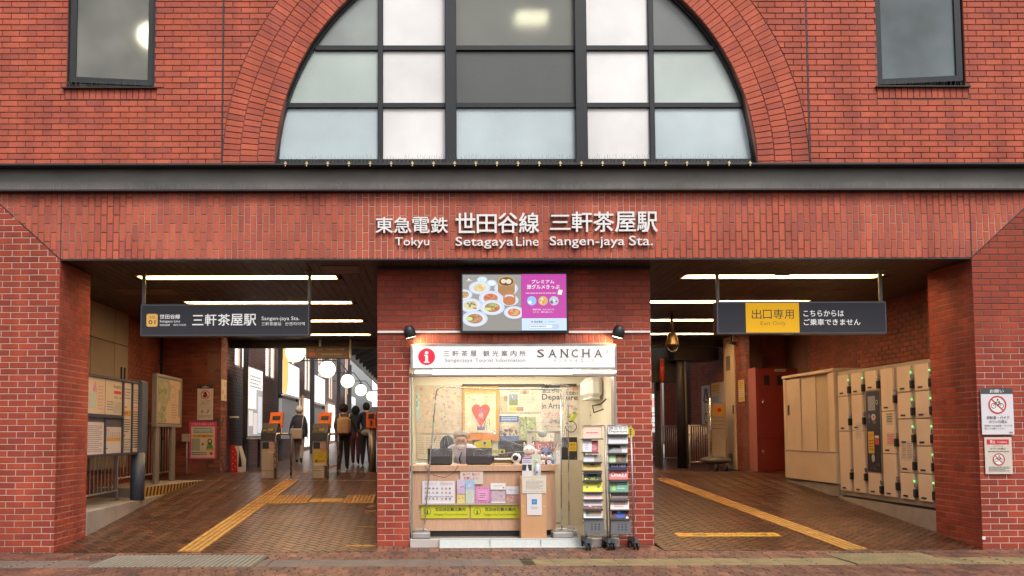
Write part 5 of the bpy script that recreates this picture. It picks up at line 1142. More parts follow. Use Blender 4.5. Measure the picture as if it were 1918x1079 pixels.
onc('leaflet', 'pale green leaflet standing on the pedestal behind the bottle', 'leaflet', 996, 851, 1013, 892, [('blob', .1, .3, .9, .9, 14, .1, [(.6, .66, .5), (.7, .7, .6)])], base=(.62, .68, .50), Y=.49, th=.006)
t = thing('sanitizer_bottle', 'clear pump bottle with a blue label on the pedestal', 'bottle', (aY(1007, 892, .45).x, .46, b.z)); x = t.location.x; z0 = b.z
m = MB(); m.tube([(x, .455, z0), (x, .455, z0+.01), (x, .455, z0+.14), (x, .455, z0+.17), (x, .455, z0+.18)], [.032, .036, .036, .016, .012], 14); m.build('bottle', mat('pale_plastic', (.62, .66, .74), .25), t)
m = MB(); m.tube([(x, .455, z0+.18), (x, .455, z0+.22)], .006, 6); m.tube([(x-.035, .455, z0+.215), (x+.01, .455, z0+.222)], .008, 6); m.build('pump', WHITE, t)
m = MB(); m.col = (.05, .04, .35); m.ball((x-.006, .422, z0+.06), .016, 8, 6, (1, .2, 1.1)); m.build('label_mark', PAINT, t)
# curtain stand
CS = thing('curtain_stand', 'thin metal stand carrying a clear plastic curtain before the counter', 'stand', (-.3, .5, .11))
def tp(px, py, Y): return tuple(aY(px, py, Y))
YC = .56
m = MB(); m.tube([tp(793, 994, YC), tp(796, 975, YC), tp(806, 860, YC), tp(816, 742, YC), tp(818, 732, YC), tp(823, 726, YC), tp(832, 724, YC), tp(870, 727, YC), tp(960, 729, YC), tp(1050, 729, YC)], .009, 8); m.build('frame_tube', STEEL, CS)
m = MB(); m.tube([tp(1052, 990, YC), tp(1050, 729, YC)], .009, 8); m.build('frame_tube', STEEL, CS)
m = MB(); m.tube([tp(1066, 984, YC+.25), tp(1064, 722, YC+.25), tp(1020, 720, YC+.25)], .009, 8); m.build('frame_tube', STEEL, CS)
for (x0, x1, y1, Y, zz) in [(772, 806, 1003, .44, .111), (1036, 1075, 1006, .44, .111), (1052, 1082, 994, .75, .111)]:
    a = aY(x0, y1, Y); b = aY(x1, y1, Y); m = MB(); m.box(a.x, Y, zz, b.x, Y+.26, zz+.075, .012); m.tube([(a.x+.02, Y+.13, zz+.075), ((a.x+b.x)/2-.06, Y+.13, zz+.11), ((a.x+b.x)/2+.06, Y+.13, zz+.11), (b.x-.02, Y+.13, zz+.075)], .007, 6); m.build('base_weight', mat('alu_case', (.5, .5, .5), .35, .7), CS)
def sheet(pts_top, pts_bot, nx, nz, amp, Y, seed):
    rr = random.Random(seed); m = MB(); vs = []
    for j in range(nz+1):
        for i in range(nx+1):
            u, v = i/nx, j/nz; px = (pts_top[0]+(pts_top[1]-pts_top[0])*u)*(1-v)+(pts_bot[0]+(pts_bot[1]-pts_bot[0])*u)*v; py = pts_top[2]*(1-v)+pts_bot[2]*v
            p = aY(px, py, Y); a = amp*(.4+v*.8)*(sin(u*19+v*5+seed)+.6*sin(u*41-v*9)+.5*sin((u*3+v*2.2)*8)); vs.append((p.x, Y+a, p.z))
    m.add(vs, [(j*(nx+1)+i, j*(nx+1)+i+1, (j+1)*(nx+1)+i+1, (j+1)*(nx+1)+i) for j in range(nz) for i in range(nx)], True); return m
sheet((817, 1049, 731), (806, 1050, 855), 70, 24, .018, YC+.0, 3).build('curtain', CURT, CS)
sheet((1051, 1064, 727), (1051, 1063, 838), 14, 20, .015, YC+.08, 5).build('curtain', CURT, CS)
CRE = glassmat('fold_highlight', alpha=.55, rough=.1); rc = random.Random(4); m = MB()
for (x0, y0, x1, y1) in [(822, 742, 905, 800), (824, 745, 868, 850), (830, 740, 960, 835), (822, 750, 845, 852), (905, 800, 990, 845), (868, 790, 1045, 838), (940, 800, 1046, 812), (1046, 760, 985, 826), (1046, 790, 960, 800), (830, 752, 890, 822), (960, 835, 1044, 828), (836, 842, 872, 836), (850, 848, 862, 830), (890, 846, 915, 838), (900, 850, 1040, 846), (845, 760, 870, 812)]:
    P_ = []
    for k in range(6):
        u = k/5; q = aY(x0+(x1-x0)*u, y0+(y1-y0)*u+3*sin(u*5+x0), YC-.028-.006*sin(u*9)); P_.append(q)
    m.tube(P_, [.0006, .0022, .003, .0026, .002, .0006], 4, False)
m.build('crease_highlight', CRE, CS)  # pale threads painted in where the sheet's folds catch light
m = MB(); m.tube([tp(795, 873, .60), tp(812, 890, .60), tp(832, 895, .60), tp(850, 886, .6), tp(858, 872, .6)], .0035, 5); simple('cable', 'thin dark cable sagging across the counter front', 'cable', m, DARK)

# leaflet racks
def rack(label, xs, ytop, ybot, trays, Y, cards, base_px):
    xl_t, xr_t, xl_b, xr_b = xs; t = thing('leaflet_rack', label, 'rack', (aY((xl_b+xr_b)/2, 1000, Y).x, Y+.1, 0), 'leaflet racks beside the kiosk')
    SG_ = mat('rack_silver', (.46, .45, .46), .35, .8)
    lean = .12; Yt = Y+lean
    def P(px, py, off=0):
        k = (1005-py)/(1005-ytop); return aY(px, py, Y+lean*k+off)
    for xt, xb in ((xl_t, xl_b), (xr_t, xr_b)):
        m = MB(); a = P(xb, 1004); b = P(xt, ytop); m.tube([a, b], .011, 8); m.build('post', SG_, t)
        m = MB(); a = P(xb, 1004, .16); b = P(xt, ytop, .03); m.tube([a, b], .009, 8); m.build('post', SG_, t)
    m = MB(); m.tube([P(xl_t, ytop), P(xr_t, ytop)], .009, 6); m.tube([P(xl_b, 1004), P(xr_b, 1004)], .009, 6); m.build('cross_bar', SG_, t)
    for i, (x0, y0, x1, y1, col, items) in enumerate(trays):
        a = P(x0, y1, -.045); b = P(x1, y1, -.045); c = P(x0, y0, .02); V = (c-a); fr = Fr(a, (1, 0, 0), V)
        m = printed(MB(), fr, b.x-a.x, V.length, items, base=col, th=.012); o = m.build('leaflet', PAINT, t); 
        m = MB(); m.box(a.x-.01, a.y-.02, a.z-.012, b.x+.01, a.y+.07, a.z-.004); m.box(a.x-.01, a.y-.024, a.z-.012, b.x+.01, a.y-.020, a.z+.004); m.build('tray', mat('dark_tray', (.10, .10, .105), .35, .3), t)
    x0, y0, x1, y1 = base_px; a = P(x0, y1, -.06); b = P(x1, y1, -.06); c = P(x0, y0, -.03); V = c-a; fr = Fr(a, (1, 0, 0), V); A_ = (b.x-a.x)/V.length
    holes = [('c', .38+.18*i+.0, .36+.17*j, .045, (.01, .01, .01)) for i in range(3) for j in range(3)]
    printed(MB(), fr, b.x-a.x, V.length, holes, base=(.085, .085, .095), th=.006).build('lower_panel', GLOSSY, t)
    for k, xb in enumerate((xl_b, xr_b)):
        p = P(xb, 1004); m = MB(); m.add([(p.x-.03, Y-.16, .095), (p.x+.03, Y-.16, .095), (p.x+.03, Y+.26, .095), (p.x-.03, Y+.26, .095), (p.x-.02, Y-.15, .15), (p.x+.02, Y-.15, .15), (p.x+.02, Y+.25, .15), (p.x-.02, Y+.25, .15)], [(0, 3, 2, 1), (4, 5, 6, 7), (0, 1, 5, 4), (1, 2, 6, 5), (2, 3, 7, 6), (3, 0, 4, 7)]); m.tube([(p.x, Y+.02, .15), (p.x, Y+.02, p.z)], .012, 6); m.build('foot', GREYP, t)
        for yy in (Y-.12, Y+.22):
            m = MB(); 
            for q in (-.022, .022): m.tube([(p.x+q-.010, yy, .047), (p.x+q+.010, yy, .047)], .046, 14)
            m.tube([(p.x, yy, .05), (p.x, yy, .10)], .014, 8); m.build('caster', DARK, t)
    return t
g1 = lambda *a: list(a)
rack('left leaflet rack with a yellow leaflet and rust cards', (1093, 1132, 1098, 1138), 797, 1004, [
    (1090, 797, 1128, 822, (.60, .30, .14), [('r', .05, .2, .95, 1, (.66, .5, .40)), ('g', .2, .5, .8, .7, 1, R_)]), (1091, 815, 1108, 847, (.70, .66, .70), [('g', .3, .5, .6, .9, 4, (.4, .3, .4))]), (1103, 826, 1120, 848, (.40, .03, .08), [('g', .15, .15, .85, .85, 6, (.66, .4, .4))]),
    (1093, 853, 1126, 866, (.62, .62, .66), [('r', .6, 0, 1, 1, (.36, .30, .24))]), (1092, 866, 1126, 882, (.60, .42, .12), [('g', .2, .5, .8, .75, 1, K_), ('poly', [(.3, .45), (.5, .15), (.7, .45)], (.15, .12, .03))]), (1093, 878, 1126, 886, (.34, .33, .34), []),
    (1093, 885, 1127, 901, (.05, .065, .03), [('t', .1, .2, .22, .5, 'し', W_, .03), ('t', .72, .2, .95, .5, 'ナ', W_, .03), ('blob', .05, .7, .95, .98, 14, .05, [(.6, .66, .1), (.3, .4, .08)])]), (1092, 901, 1128, 922, (.64, .64, .05), [('g', .2, .25, .8, .4, 1, (.3, .3, .05)), ('c', .2, .6, .06, (.2, .2, .05)), ('c', .8, .55, .07, (.15, .15, .05))]),
    (1094, 921, 1128, 936, (.72, .60, .58), [('t', .15, .3, .85, .55, 'さんぽマップ', (.6, .2, .2), 0), ('g', .1, .65, .9, .9, 2, (.6, .3, .28))]), (1093, 935, 1128, 954, (.72, .64, .70), [('g', .55, .1, .9, .2, 1, R_), ('r', 0, .68, 1, 1, (.15, .06, .05)), ('blob', .1, .7, .9, .95, 8, .05, [(.6, .5, .45), (.3, .1, .08)])]),
    (1093, 954, 1128, 971, (.70, .68, .68), [('r', .1, .25, .95, .7, (.5, .25, .12)), ('c', .22, .5, .1, (.08, .25, .12)), ('r', .1, .65, .95, .85, (.2, .28, .4))])], .16, None, (1094, 972, 1132, 1000))
rack('right leaflet rack with a coral One23 leaflet and a blue globe picture', (1138, 1182, 1143, 1187), 797, 1004, [
    (1139, 798, 1176, 814, (.70, .68, .66), [('t', .03, .15, .97, .5, '旅立ちの', K_, .03), ('t', .05, .55, .95, .9, 'Departure', K_, .03)]), (1139, 814, 1176, 832, (.60, .60, .62), [('g', .1, .3, .9, .65, 2, (.3, .3, .3))]), (1140, 833, 1175, 849, (.06, .06, .06), [('r', .62, 0, 1, 1, (.62, .60, .58)), ('poly', [(0, .8), (.3, .4), (.7, .5), (.7, 1), (0, 1)], (.3, .3, .3))]),
    (1141, 849, 1175, 867, (.42, .56, .32), [('r', .35, .2, .95, 1, (.12, .09, .06)), ('blob', .4, .3, .9, .9, 10, .06, [(.3, .12, .1), (.2, .25, .1)])]), (1141, 867, 1175, 879, (.02, .02, .11), [('t', .1, .3, .92, .75, 'ひとまち散歩', W_, .02)]), (1141, 878, 1176, 899, (.66, .14, .14), [('t', .08, .35, .92, .75, 'One23', W_, .04)]),
    (1143, 895, 1176, 901, (.14, .11, .05), [('blob', .1, .2, .9, .8, 8, .03, [(.5, .4, .1)])]), (1142, 901, 1177, 922, (.10, .30, .20), [('c', .2, .25, .1, (.5, .25, .05)), ('c', .22, .72, .12, (.3, .55, .05)), ('g', .4, .2, .9, .8, 3, (.5, .7, .6))]), (1144, 921, 1177, 937, (.10, .06, .055), [('g', .05, .35, .95, .8, 2, (.55, .4, .38))]),
    (1143, 936, 1178, 955, (.66, .60, .58), [('g', .2, .2, .8, .85, 3, (.5, .2, .15))]), (1145, 954, 1178, 972, (.07, .015, .025), [('c', .5, .55, .27, (.02, .07, .36)), ('c', .42, .35, .07, (.3, .5, .75)), ('poly', [(.8, 1), (.88, .75), (1, 1)], W_)])], .16, None, (1144, 972, 1182, 1001))
m = MB(); p = aY(1181, 810, .26); m.col = (.66, .50, .02); m.tube([(p.x, .262, p.z), (p.x, .268, p.z)], [.05, .05], 18); m.v = [(v[0], v[1], p.z+(v[2]-p.z)*1.5) for v in m.v]; m.col = K_
for k in range(3): m.box(p.x-.012, .259, p.z+.03-k*.03, p.x+.014, .2615, p.z+.045-k*.03)
simple('round_tag', 'oval yellow tag on the upper right of the right leaflet rack', 'tag', m, PAINT)

# ================================================================== LEFT PASSAGE
# hanging signs
def hang_sign(label, x0, x1, y0, y1, posts, items, Y=.75):
    a = aY(x0, y1, Y); b = aY(x1, y0, Y); t = thing('hanging_sign', label, 'sign', ((a.x+b.x)/2, Y+.08, 3.78)); wd, ht = b.x-a.x, b.z-a.z
    m = MB(); m.box(a.x, Y, a.z, b.x, Y+.16, b.z, .008); m.build('casing', mat('sign_frame', (.15, .155, .175), .35, .5), t)
    Fq = Fr((a.x+.022, Y, a.z+.022)); mb = printed(MB(), Fq, wd-.044, ht-.044, items, base=(.030, .030, .036), th=.004); mb.build('face', paint('hang_face', .7, es=.42, var=.04), t)  # faint glow added to the print so its colours stay vivid
    for p in posts:
        q = aY(p, 520, Y+.08); m = MB(); m.box(q.x-.022, Y+.06, b.z-.002, q.x+.022, Y+.10, 3.779, .004); m.build('hanger', mat('hanger_grey', (.16, .145, .13), .4, .5), t)
        m = MB(); m.box(q.x-.05, Y+.03, 3.765, q.x+.05, Y+.13, 3.778, .003); m.build('ceiling_plate', mat('hanger_grey', (.16, .145, .13), .4, .5), t)
    return t
def hx(px): return (px-265)/(577-265)
def hy(py): return (py-573)/(627.5-573)
YO = (.72, .40, .10)
rr = [('r', hx(274), hy(590), hx(295), hy(611), YO), ('r', hx(276), hy(588.5), hx(293), hy(612.5), YO), ('t', hx(280), hy(592.5), hx(289.5), hy(597), 'SG', K_, .0), ('t', hx(278), hy(600), hx(291), hy(608), '01', K_, .02)]
hang_sign('grey hanging station sign with orange SG 01 mark', 262, 580, 569, 630, (270, 580), rr+[
    ('t', hx(299), hy(589.5), hx(337), hy(598), '世田谷線', W_, .02), ('t', hx(299), hy(600), hx(337), hy(606), 'Setagaya Line', W_, .0), ('t', hx(299), hy(607.5), hx(318), hy(611.5), '世田谷線', W_, 0), ('t', hx(324), hy(607.5), hx(348), hy(611.5), '세타가야선', W_, 0),
    ('t', hx(360), hy(591), hx(381), hy(610), '三', W_, .02), ('t', hx(383.5), hy(589), hx(405.5), hy(611), '軒', W_, .02), ('t', hx(408), hy(589), hx(431), hy(611), '茶', W_, .02), ('t', hx(432), hy(589), hx(455), hy(611), '屋', W_, .02), ('t', hx(456.5), hy(589), hx(480), hy(611), '駅', W_, .02),
    ('t', hx(490), hy(594), hx(561), hy(603), 'Sangen-jaya Sta.', W_, .0), ('t', hx(490), hy(604.5), hx(527), hy(611), '三軒茶屋站', W_, 0), ('t', hx(534), hy(604.5), hx(571), hy(611), '산겐자야역', W_, 0)])
def gx(px): return (px-1347)/(1657-1347)
def gy(py): return (py-567)/(622-567)
YS = (.80, .42, .01)
hang_sign('grey hanging sign with yellow exit only panel', 1343, 1660, 564, 626, (1343, 1648), [
    ('r', gx(1398), 0, gx(1497), 1, YS), ('t', gx(1409), gy(579), gx(1427), gy(597), '出', K_, .0), ('t', gx(1430), gy(580), gx(1446), gy(597), '口', K_, 0), ('t', gx(1449), gy(579), gx(1468), gy(597), '専', K_, 0), ('t', gx(1470), gy(580), gx(1487), gy(597), '用', K_, 0),
    ('t', gx(1425), gy(601), gx(1472), gy(611), 'Exit Only', (.30, .17, .03), -.002), ('t', gx(1505), gy(581), gx(1580), gy(592.5), 'こちらからは', W_, .02), ('t', gx(1505), gy(597), gx(1610), gy(609), 'ご乗車できません', W_, .02)])

# concrete ledge, second kerb, hazard edge
LEDZ = .42
m = MB(); m.add([(-5.95, 1.06, 0), (-5.95, 5.1, .42), (-5.95, 1.06, LEDZ), (-5.95, 5.1, LEDZ), (-6.96, 1.06, LEDZ), (-6.96, 5.1, LEDZ), (-6.96, 1.06, 0)], [(0, 1, 3, 2), (2, 3, 5, 4), (0, 2, 4, 6)])
m.v[1] = (-5.95, 4.8, fz(4.8)-.02); m.v[3] = (-5.95, 4.8, LEDZ); m.v[5] = (-6.96, 4.8, LEDZ); simple('concrete_ledge', 'pale weathered concrete ledge rising from the ramp behind the left pillar', 'ledge', m, CONC)
HZ = thing('kerb', 'raised kerb with a black and yellow hazard edge by the map board', 'kerb', (-6.2, 5, .4)); K0, K1 = Vector((-6.17, 3.9)), Vector((-5.70, 6.35)); kz = .585
m = MB(); m.prism([(-6.96, 3.9), (K0.x, K0.y), (K1.x, K1.y), (-5.70, 7.58), (-6.96, 7.58)], .2, kz); m.build('slab', CONC, HZ)
kd = (K1-K0); kl = kd.length; kd.normalize(); fk = Fr((K0.x+.004*kd.y, K0.y-.004*kd.x, LEDZ-.02), (kd.x, kd.y, 0)); st = []; n = 20
for i in range(n): st.append(('poly', [(max(0, i/n-.012), 1), (i/n+.014, 1), (min(1, i/n+.034), 0), (i/n+.008, 0)], K_))
printed(MB(), fk, kl, kz-LEDZ+.02, st, base=(.62, .34, .05), th=.003).build('hazard_stripe', PAINT, HZ)
# railings
def railing(name, label, p0, p1, z0, z1, bars, white_ends=True, zf0=None):
    P0, P1 = Vector((*p0, 0)), Vector((*p1, 0)); t = thing(name, label, 'railing', ((p0[0]+p1[0])/2, (p0[1]+p1[1])/2, z0)); RM = mat('rail_white', (.55, .52, .50), .3, .6)
    for z in (z0+.08, z1): m = MB(); m.tube([(*p0, z), (*p1, z)], .016, 8); m.build('rail', RM, t)
    for i in range(bars):
        q = P0.lerp(P1, (i+.5)/bars); m = MB(); m.tube([(q.x, q.y, z0+.08), (q.x, q.y, z1)], .009, 6); m.build('bar', RM, t)
    for q in (P0, P1): m = MB(); m.tube([(q.x, q.y, zf0 if zf0 is not None else z0-.1), (q.x, q.y, z1+.02)], .022, 8); m.build('post', RM, t)
    return t
railing('railing', 'steel bar railing under the left notice board', (-6.35, 1.15), (-6.35, 3.35), .50, 1.55, 14, zf0=.42)
railing('railing', 'steel bar railing behind the map board posts', (-6.62, 4.0), (-6.55, 7.3), .66, 1.72, 20, zf0=.58)
# notice board on its blue-grey post
NBX = -6.0
fr, wd, ht = xframe(163, 700, 271, 855, NBX)
y0, y1 = 1.06, 3.50; z0, z1 = 1.18, 2.38; NB_ = thing('notice_board', 'long glazed notice board behind the left pillar with timetables and posters', 'notice board', (NBX, 3.4, .42))
BF = mat('board_frame', (.09, .09, .105), .4, .5)
m = MB(); m.box(NBX-.10, y0, z0, NBX-.012, y1, z1); m.build('back_box', BF, NB_)
m = MB(); ymid = 2.55; ym2 = 2.98; ymm = 1.45; zm = z0+(z1-z0)*.50
for (a, b, c, d) in [(y0, z1-.035, y1, z1), (y0, z0, y1, z0+.035), (ymid-.02, z0+.035, ymid+.02, z1-.035), (ym2-.012, z0+.035, ym2+.012, z1-.035), (y1-.03, z0+.035, y1, z1-.035), (y0, zm-.022, ymid-.02, zm+.022), (ymm-.015+.35, z0+.035, ymm+.35+.015, zm-.022)]: m.box(NBX-.012, a, b, NBX+.02, c, d)
m.build('frame_bar', BF, NB_)
m = MB(); m.cyl(NBX-.02, 3.38, .42, z0+.02, .115, 20); m.box(NBX-.11, 3.30, z0, NBX+.06, 3.62, z1+.02, .02); m.build('post', mat('blue_grey_post', (.10, .12, .165), .45, .2), NB_)
def nb(ya, za, yb, zb, items, base=W_): printed(MB(), Fr((NBX-.010, ya, za), (0, 1, 0)), yb-ya, zb-za, items, base, .004).build('poster', PAINT, NB_)
nb(y0+.02, zm+.03, 1.80, z1-.04, [('poly', [(.3, .35), (.45, .1), (.55, .35), (.5, .5)], (.62, .3, .42)), ('r', .1, .4, .5, .85, (.55, .60, .45)), ('g', .6, .2, .9, .9, 8, (.6, .4, .3))], base=(.74, .58, .42))
nb(1.82, zm+.03, 2.52, z1-.04, [('t', .55, .14, .95, .23, 'AED', (.05, .05, .05), .04), ('poly', [(.45, .13), (.55, .13), (.5, .24)], R_), ('r', .5, .30, .95, .39, R_), ('t', .5, .45, .95, .54, '↑←→', K_, .02), ('g', .1, .6, .45, .9, 4, GY), ('m', .45, .62, .95, .95, 5, 4, [(.55, .5, .4), (.6, .55, .45), (.5, .5, .4)])], base=(.72, .62, .46))
nb(y0+.02, z0+.04, 1.78, zm-.03, [('r', .0, 0, 1, .12, (.1, .1, .12)), ('g', .1, .2, .9, .95, 14, GY)], base=(.70, .60, .54))
nb(1.83, z0+.04, 2.52, zm-.03, [('r', 0, 0, 1, .24, (.07, .075, .09)), ('r', .05, .55, .95, .65, (.66, .36, .06)), ('t', .05, .3, .25, .37, '三軒茶屋', R_, 0)]+[('g', .08+i*.11, .38, .12+i*.11, .54, 5, K_) for i in range(8)]+[('r', .03, .84, .15, .87, K_)], base=(.66, .62, .60))
nb(2.58, z0+.04, 2.96, z1-.04, [('g', .1, .08, .9, .25, 4, GY), ('r', .02, .40, .98, .48, (.62, .36, .06)), ('t', .1, .42, .6, .46, '定期券', K_, .01), ('r', .1, .34, .5, .37, (.7, .2, .15)), ('g', .1, .52, .9, .72, 6, K_), ('r', .05, .74, .3, .78, GY), ('g', .05, .8, .95, .98, 5, GY)], base=(.66, .60, .54))
nb(3.0, z0+.04, 3.47, z1-.04, [('g', .08, .08, .9, .3, 6, GY), ('g', .08, .33, .6, .36, 1, R_), ('g', .08, .4, .9, .95, 16, K_)], base=(.68, .58, .50))
# map board on two grey posts
MBX = -6.25
MP = thing('map_board', 'upright map board on two flat grey posts behind the railing', 'map board', (MBX, 5.8, .58)); a = aX(292, 795, MBX); b = aX(338, 798, MBX); c = aX(292, 703, MBX)
m = MB(); m.box(MBX-.06, a.y, a.z, MBX-.006, b.y, c.z); m.build('back_panel', BF, MP)
printed(MB(), Fr((MBX-.006, a.y+.03, a.z+.03), (0, 1, 0)), b.y-a.y-.06, c.z-a.z-.06, [('poly', [(0, 0), (.5, 0), (.65, .3), (.4, .6), (.35, 1), (0, 1)], (.36, .36, .22)), ('blob', .02, .05, .4, .95, 26, .05, [(.25, .3, .15), (.5, .4, .3), (.2, .25, .12)]), ('r', .55, .22, .97, .92, (.64, .50, .36)), ('ring', .66, .36, .13, .014, (.4, .28, .2)), ('l', .58, .30, .74, .42, .012, (.4, .28, .2)), ('l', .58, .42, .74, .30, .012, (.4, .28, .2)), ('r', .92, .2, .96, .85, (.15, .1, .08)), ('g', .6, .55, .85, .9, 6, (.4, .3, .25))], base=(.62, .48, .33), th=.004).build('map_print', PAINT, MP)
m = MB(); 
for (q0, q1, q2, q3) in [(a.y-.04, a.z-.04, a.y+.03, c.z+.04), (b.y-.03, a.z-.04, b.y+.02, c.z+.04)]: m.box(MBX-.07, q0, q1, MBX+.02, q2, q3, .004)
m.box(MBX-.07, a.y+.03, a.z-.04, MBX+.015, b.y-.03, a.z+.01); m.box(MBX-.07, a.y+.03, c.z-.005, MBX+.015, b.y-.03, c.z+.04); m.build('frame', mat('grey_frame', (.36, .33, .30), .4, .4), MP)
for px in (293, 323): q = aX(px, 850, MBX-.03); m = MB(); m.box(MBX-.06, q.y-.12, .585, MBX-.01, q.y+.12, a.z-.04, .004); m.build('post', mat('grey_post', (.26, .235, .21), .5, .3), MP)
# facing wall posters
def fw(x0, y0, x1, y1, Y=7.575): return pframe(x0, y0, x1, y1, Y)
fr, wd, ht = fw(369, 722, 399, 787); A = wd/ht
poster('prohibition_sign', 'narrow sign with red prohibition ring and wheelchair symbol above pink poster', 'sign', fr, wd, ht, [('r', 0, 0, 1, .09, K_), ('t', .3, .02, .72, .07, 'お願い', W_, .02), ('c', .5, .27, .28, (.75, .70, .66)), ('ring', .5, .27, .28, .05, R_), ('poly', [(.42, .2), (.55, .18), (.65, .3), (.5, .36), (.35, .32)], K_), ('l', .3, .18, .7, .36, .05, R_), ('t', .2, .43, .8, .47, 'ここでの喫煙', K_, .0), ('t', .22, .49, .78, .54, 'ご遠慮ください', K_, .0), ('g', .15, .56, .85, .58, 1, GY), ('g', .1, .64, .9, .66, 1, GY), ('ring', .32, .77, .08, .02, K_), ('r', .30, .70, .34, .77, K_), ('l', .62, .8, .72, .72, .05, K_), ('c', .7, .71, .03, K_), ('g', .1, .86, .9, .93, 2, GY)], base=(.68, .60, .54))
fr, wd, ht = fw(354, 790, 405, 860)
PKC = (.62, .06, .22)
poster('pink_poster', 'pink-bordered poster with a woman in green on the dark brick wall', 'poster', fr, wd, ht, [('t', .1, .03, .9, .10, 'ご協力をお願いします', (.75, .6, .5), .0), ('r', .07, .13, .94, .96, (.68, .56, .42)), ('poly', [(.15, .3), (.2, .17), (.8, .17), (.87, .3)], (.25, .38, .36)), ('g', .22, .2, .78, .27, 2, W_), ('c', .5, .385, .42, (.66, .36, .05), .055), ('t', .15, .36, .85, .41, 'データで暮らしを', K_, .02), ('r', .08, .45, .40, .77, (.35, .38, .28)), ('r', .42, .45, .60, .77, (.68, .58, .52)), ('c', .5, .6, .05, (.25, .15, .12)), ('r', .62, .45, .92, .72, (.66, .60, .30)), ('c', .76, .53, .085, (.03, .02, .02), .11), ('c', .76, .52, .05, (.66, .45, .35), .06), ('poly', [(.63, .72), (.68, .6), (.84, .6), (.90, .72)], (.08, .28, .06)), ('r', .62, .72, .92, .77, (.6, .35, .05)), ('g', .1, .81, .65, .9, 2, K_), ('c', .82, .85, .06, R_)], base=PKC)
m = MB(); p = aY(348, 890, 7.5); m.box(p.x-.05, 7.5, .586, p.x+.05, 7.58, .66, .004); m.tube([(p.x, 7.55, .66), (p.x, 7.55, 1.35)], .018, 8); m.box(p.x-.10, 7.5, 1.35, p.x+.06, 7.58, 1.52, .006); simple('conduit_box', 'cream conduit with a small switch box left of the pink poster', 'conduit', m, mat('conduit_cream', (.42, .36, .29), .5))
m = MB(); m.box(-6.94, 7.50, .59, -6.88, 7.56, 3.6); simple('steel_pipe', 'dark vertical pipe in the corner of the left wall', 'pipe', m, IRON)
fr, wd, ht = xframe(414, 710, 424, 750, -5.635); poster('yellow_paper_strip', 'narrow faded yellow paper on the glinting brick return', 'notice', fr, wd, ht, [('m', .1, .1, .9, .9, 2, 4, [(.6, .45, .2), (.7, .62, .5)])], base=(.68, .58, .40), th=.004)
# handle bar and fundraising box
m = MB(); p = aY(440, 782, 8.4); m.tube([(-5.60, 8.25, p.z), (p.x+.12, 8.25, p.z)], .02, 8); simple('door_bar', 'short white bar sticking out behind the brick return', 'bar', m, WHITE)
t = thing('red_box', 'red dotted box with a pale slanted front by the dark post', 'box', (-5.55, 9.2, fz(9.2))); zz = fz(9.2); xa, xb, xc = aY(432, 870, 9.2).x, aY(445, 870, 9.2).x, aY(455, 870, 9.2).x
m = MB(); m.prism([(xa, zz), (xb, zz), (xb-.02, zz+.45), (xa+.08, zz+.62), (xa, zz+.62)], 9.2, 9.55, 'y'); m.build('red_side', mat('bright_red', (.55, .02, .02), .4), t)
m = MB(); m.prism([(xb, zz), (xc, zz), (xc, zz+.28), (xb+.02, zz+.60), (xb-.08, zz+.60)], 9.22, 9.55, 'y'); m.build('front', WHITE, t); m = MB()
for k in range(7): m.col = (.7, .35, .35); m.tube([(xa+.05+.06*(k % 2), 9.198, zz+.06+k*.07), (xa+.05+.06*(k % 2), 9.196, zz+.06+k*.07)], .014, 8)
m.build('dots', PAINT, t); m = MB(); m.prism([(xb+.01, zz+.12), (xc-.03, zz+.12), (xc-.04, zz+.26), (xb+.04, zz+.5)], 9.21, 9.219, 'y'); m.build('window', DARK, t)
# lit boards along the gallery wall
GBX = -5.45
def lit_board(label, pxa, pxb, ytop_a, ybot_a, items, legs=True, lower=None):
    a = aX(pxa, ybot_a, GBX); b = aX(pxb, ybot_a, GBX); c = aX(pxa, ytop_a, GBX); t = thing('lit_board', label, 'display board', (GBX, (a.y+b.y)/2, fz(a.y)), 'lit boards along the gallery')
    m = MB(); m.box(GBX-.12, a.y, a.z-.04, GBX-.008, b.y, c.z+.04); m.build('case', IRON, t)
    printed(MB(), Fr((GBX-.008, a.y+.05, a.z), (0, 1, 0)), b.y-a.y-.1, c.z-a.z, items, base=(.85, .84, .80), th=.004).build('print', LITP, t)
    m = MB(); m.box(GBX-.03, a.y, a.z-.07, GBX+.05, b.y, a.z-.03); m.build('ledge', WHITE, t)
    for yy in (a.y+.1, b.y-.15): m = MB(); m.box(GBX-.1, yy, fz(yy), GBX-.04, yy+.06, a.z-.04); m.build('leg', IRON, t)
    return t
lit_board('nearest lit notice board behind the left ticket gate with pinned sheets', 464, 492, 686, 817, [('r', 0, .6, 1, 1, (.30, .29, .30)), ('r', .55, .3, 1, .62, (.35, .33, .33)), ('r', .05, .63, .3, .85, (.7, .7, .68)), ('r', .35, .66, .62, .97, (.66, .6, .58)), ('r', .66, .4, .95, .95, (.6, .62, .66)), ('g', .1, .1, .9, .3, 4, GY)])
lit_board('second lit board with an orange sun-like corner behind the ticket gates', 529, 561, 674, 736, [('c', .1, .3, .22, (.8, .45, .1)), ('l', .45, 0, .45, 1, .02, GY), ('l', .7, .9, .8, .5, .02, (.4, .5, .45))])
lit_board('third lit board above the woman with the shoulder bag', 588, 609, 701, 752, [('l', .5, 0, .5, 1, .02, GY), ('l', .7, .9, .8, .6, .02, (.4, .5, .45))])
lit_board('farthest narrow lit board beyond the lamps', 654, 666, 740, 768, [('r', 0, .5, 1, 1, (.4, .38, .38))])
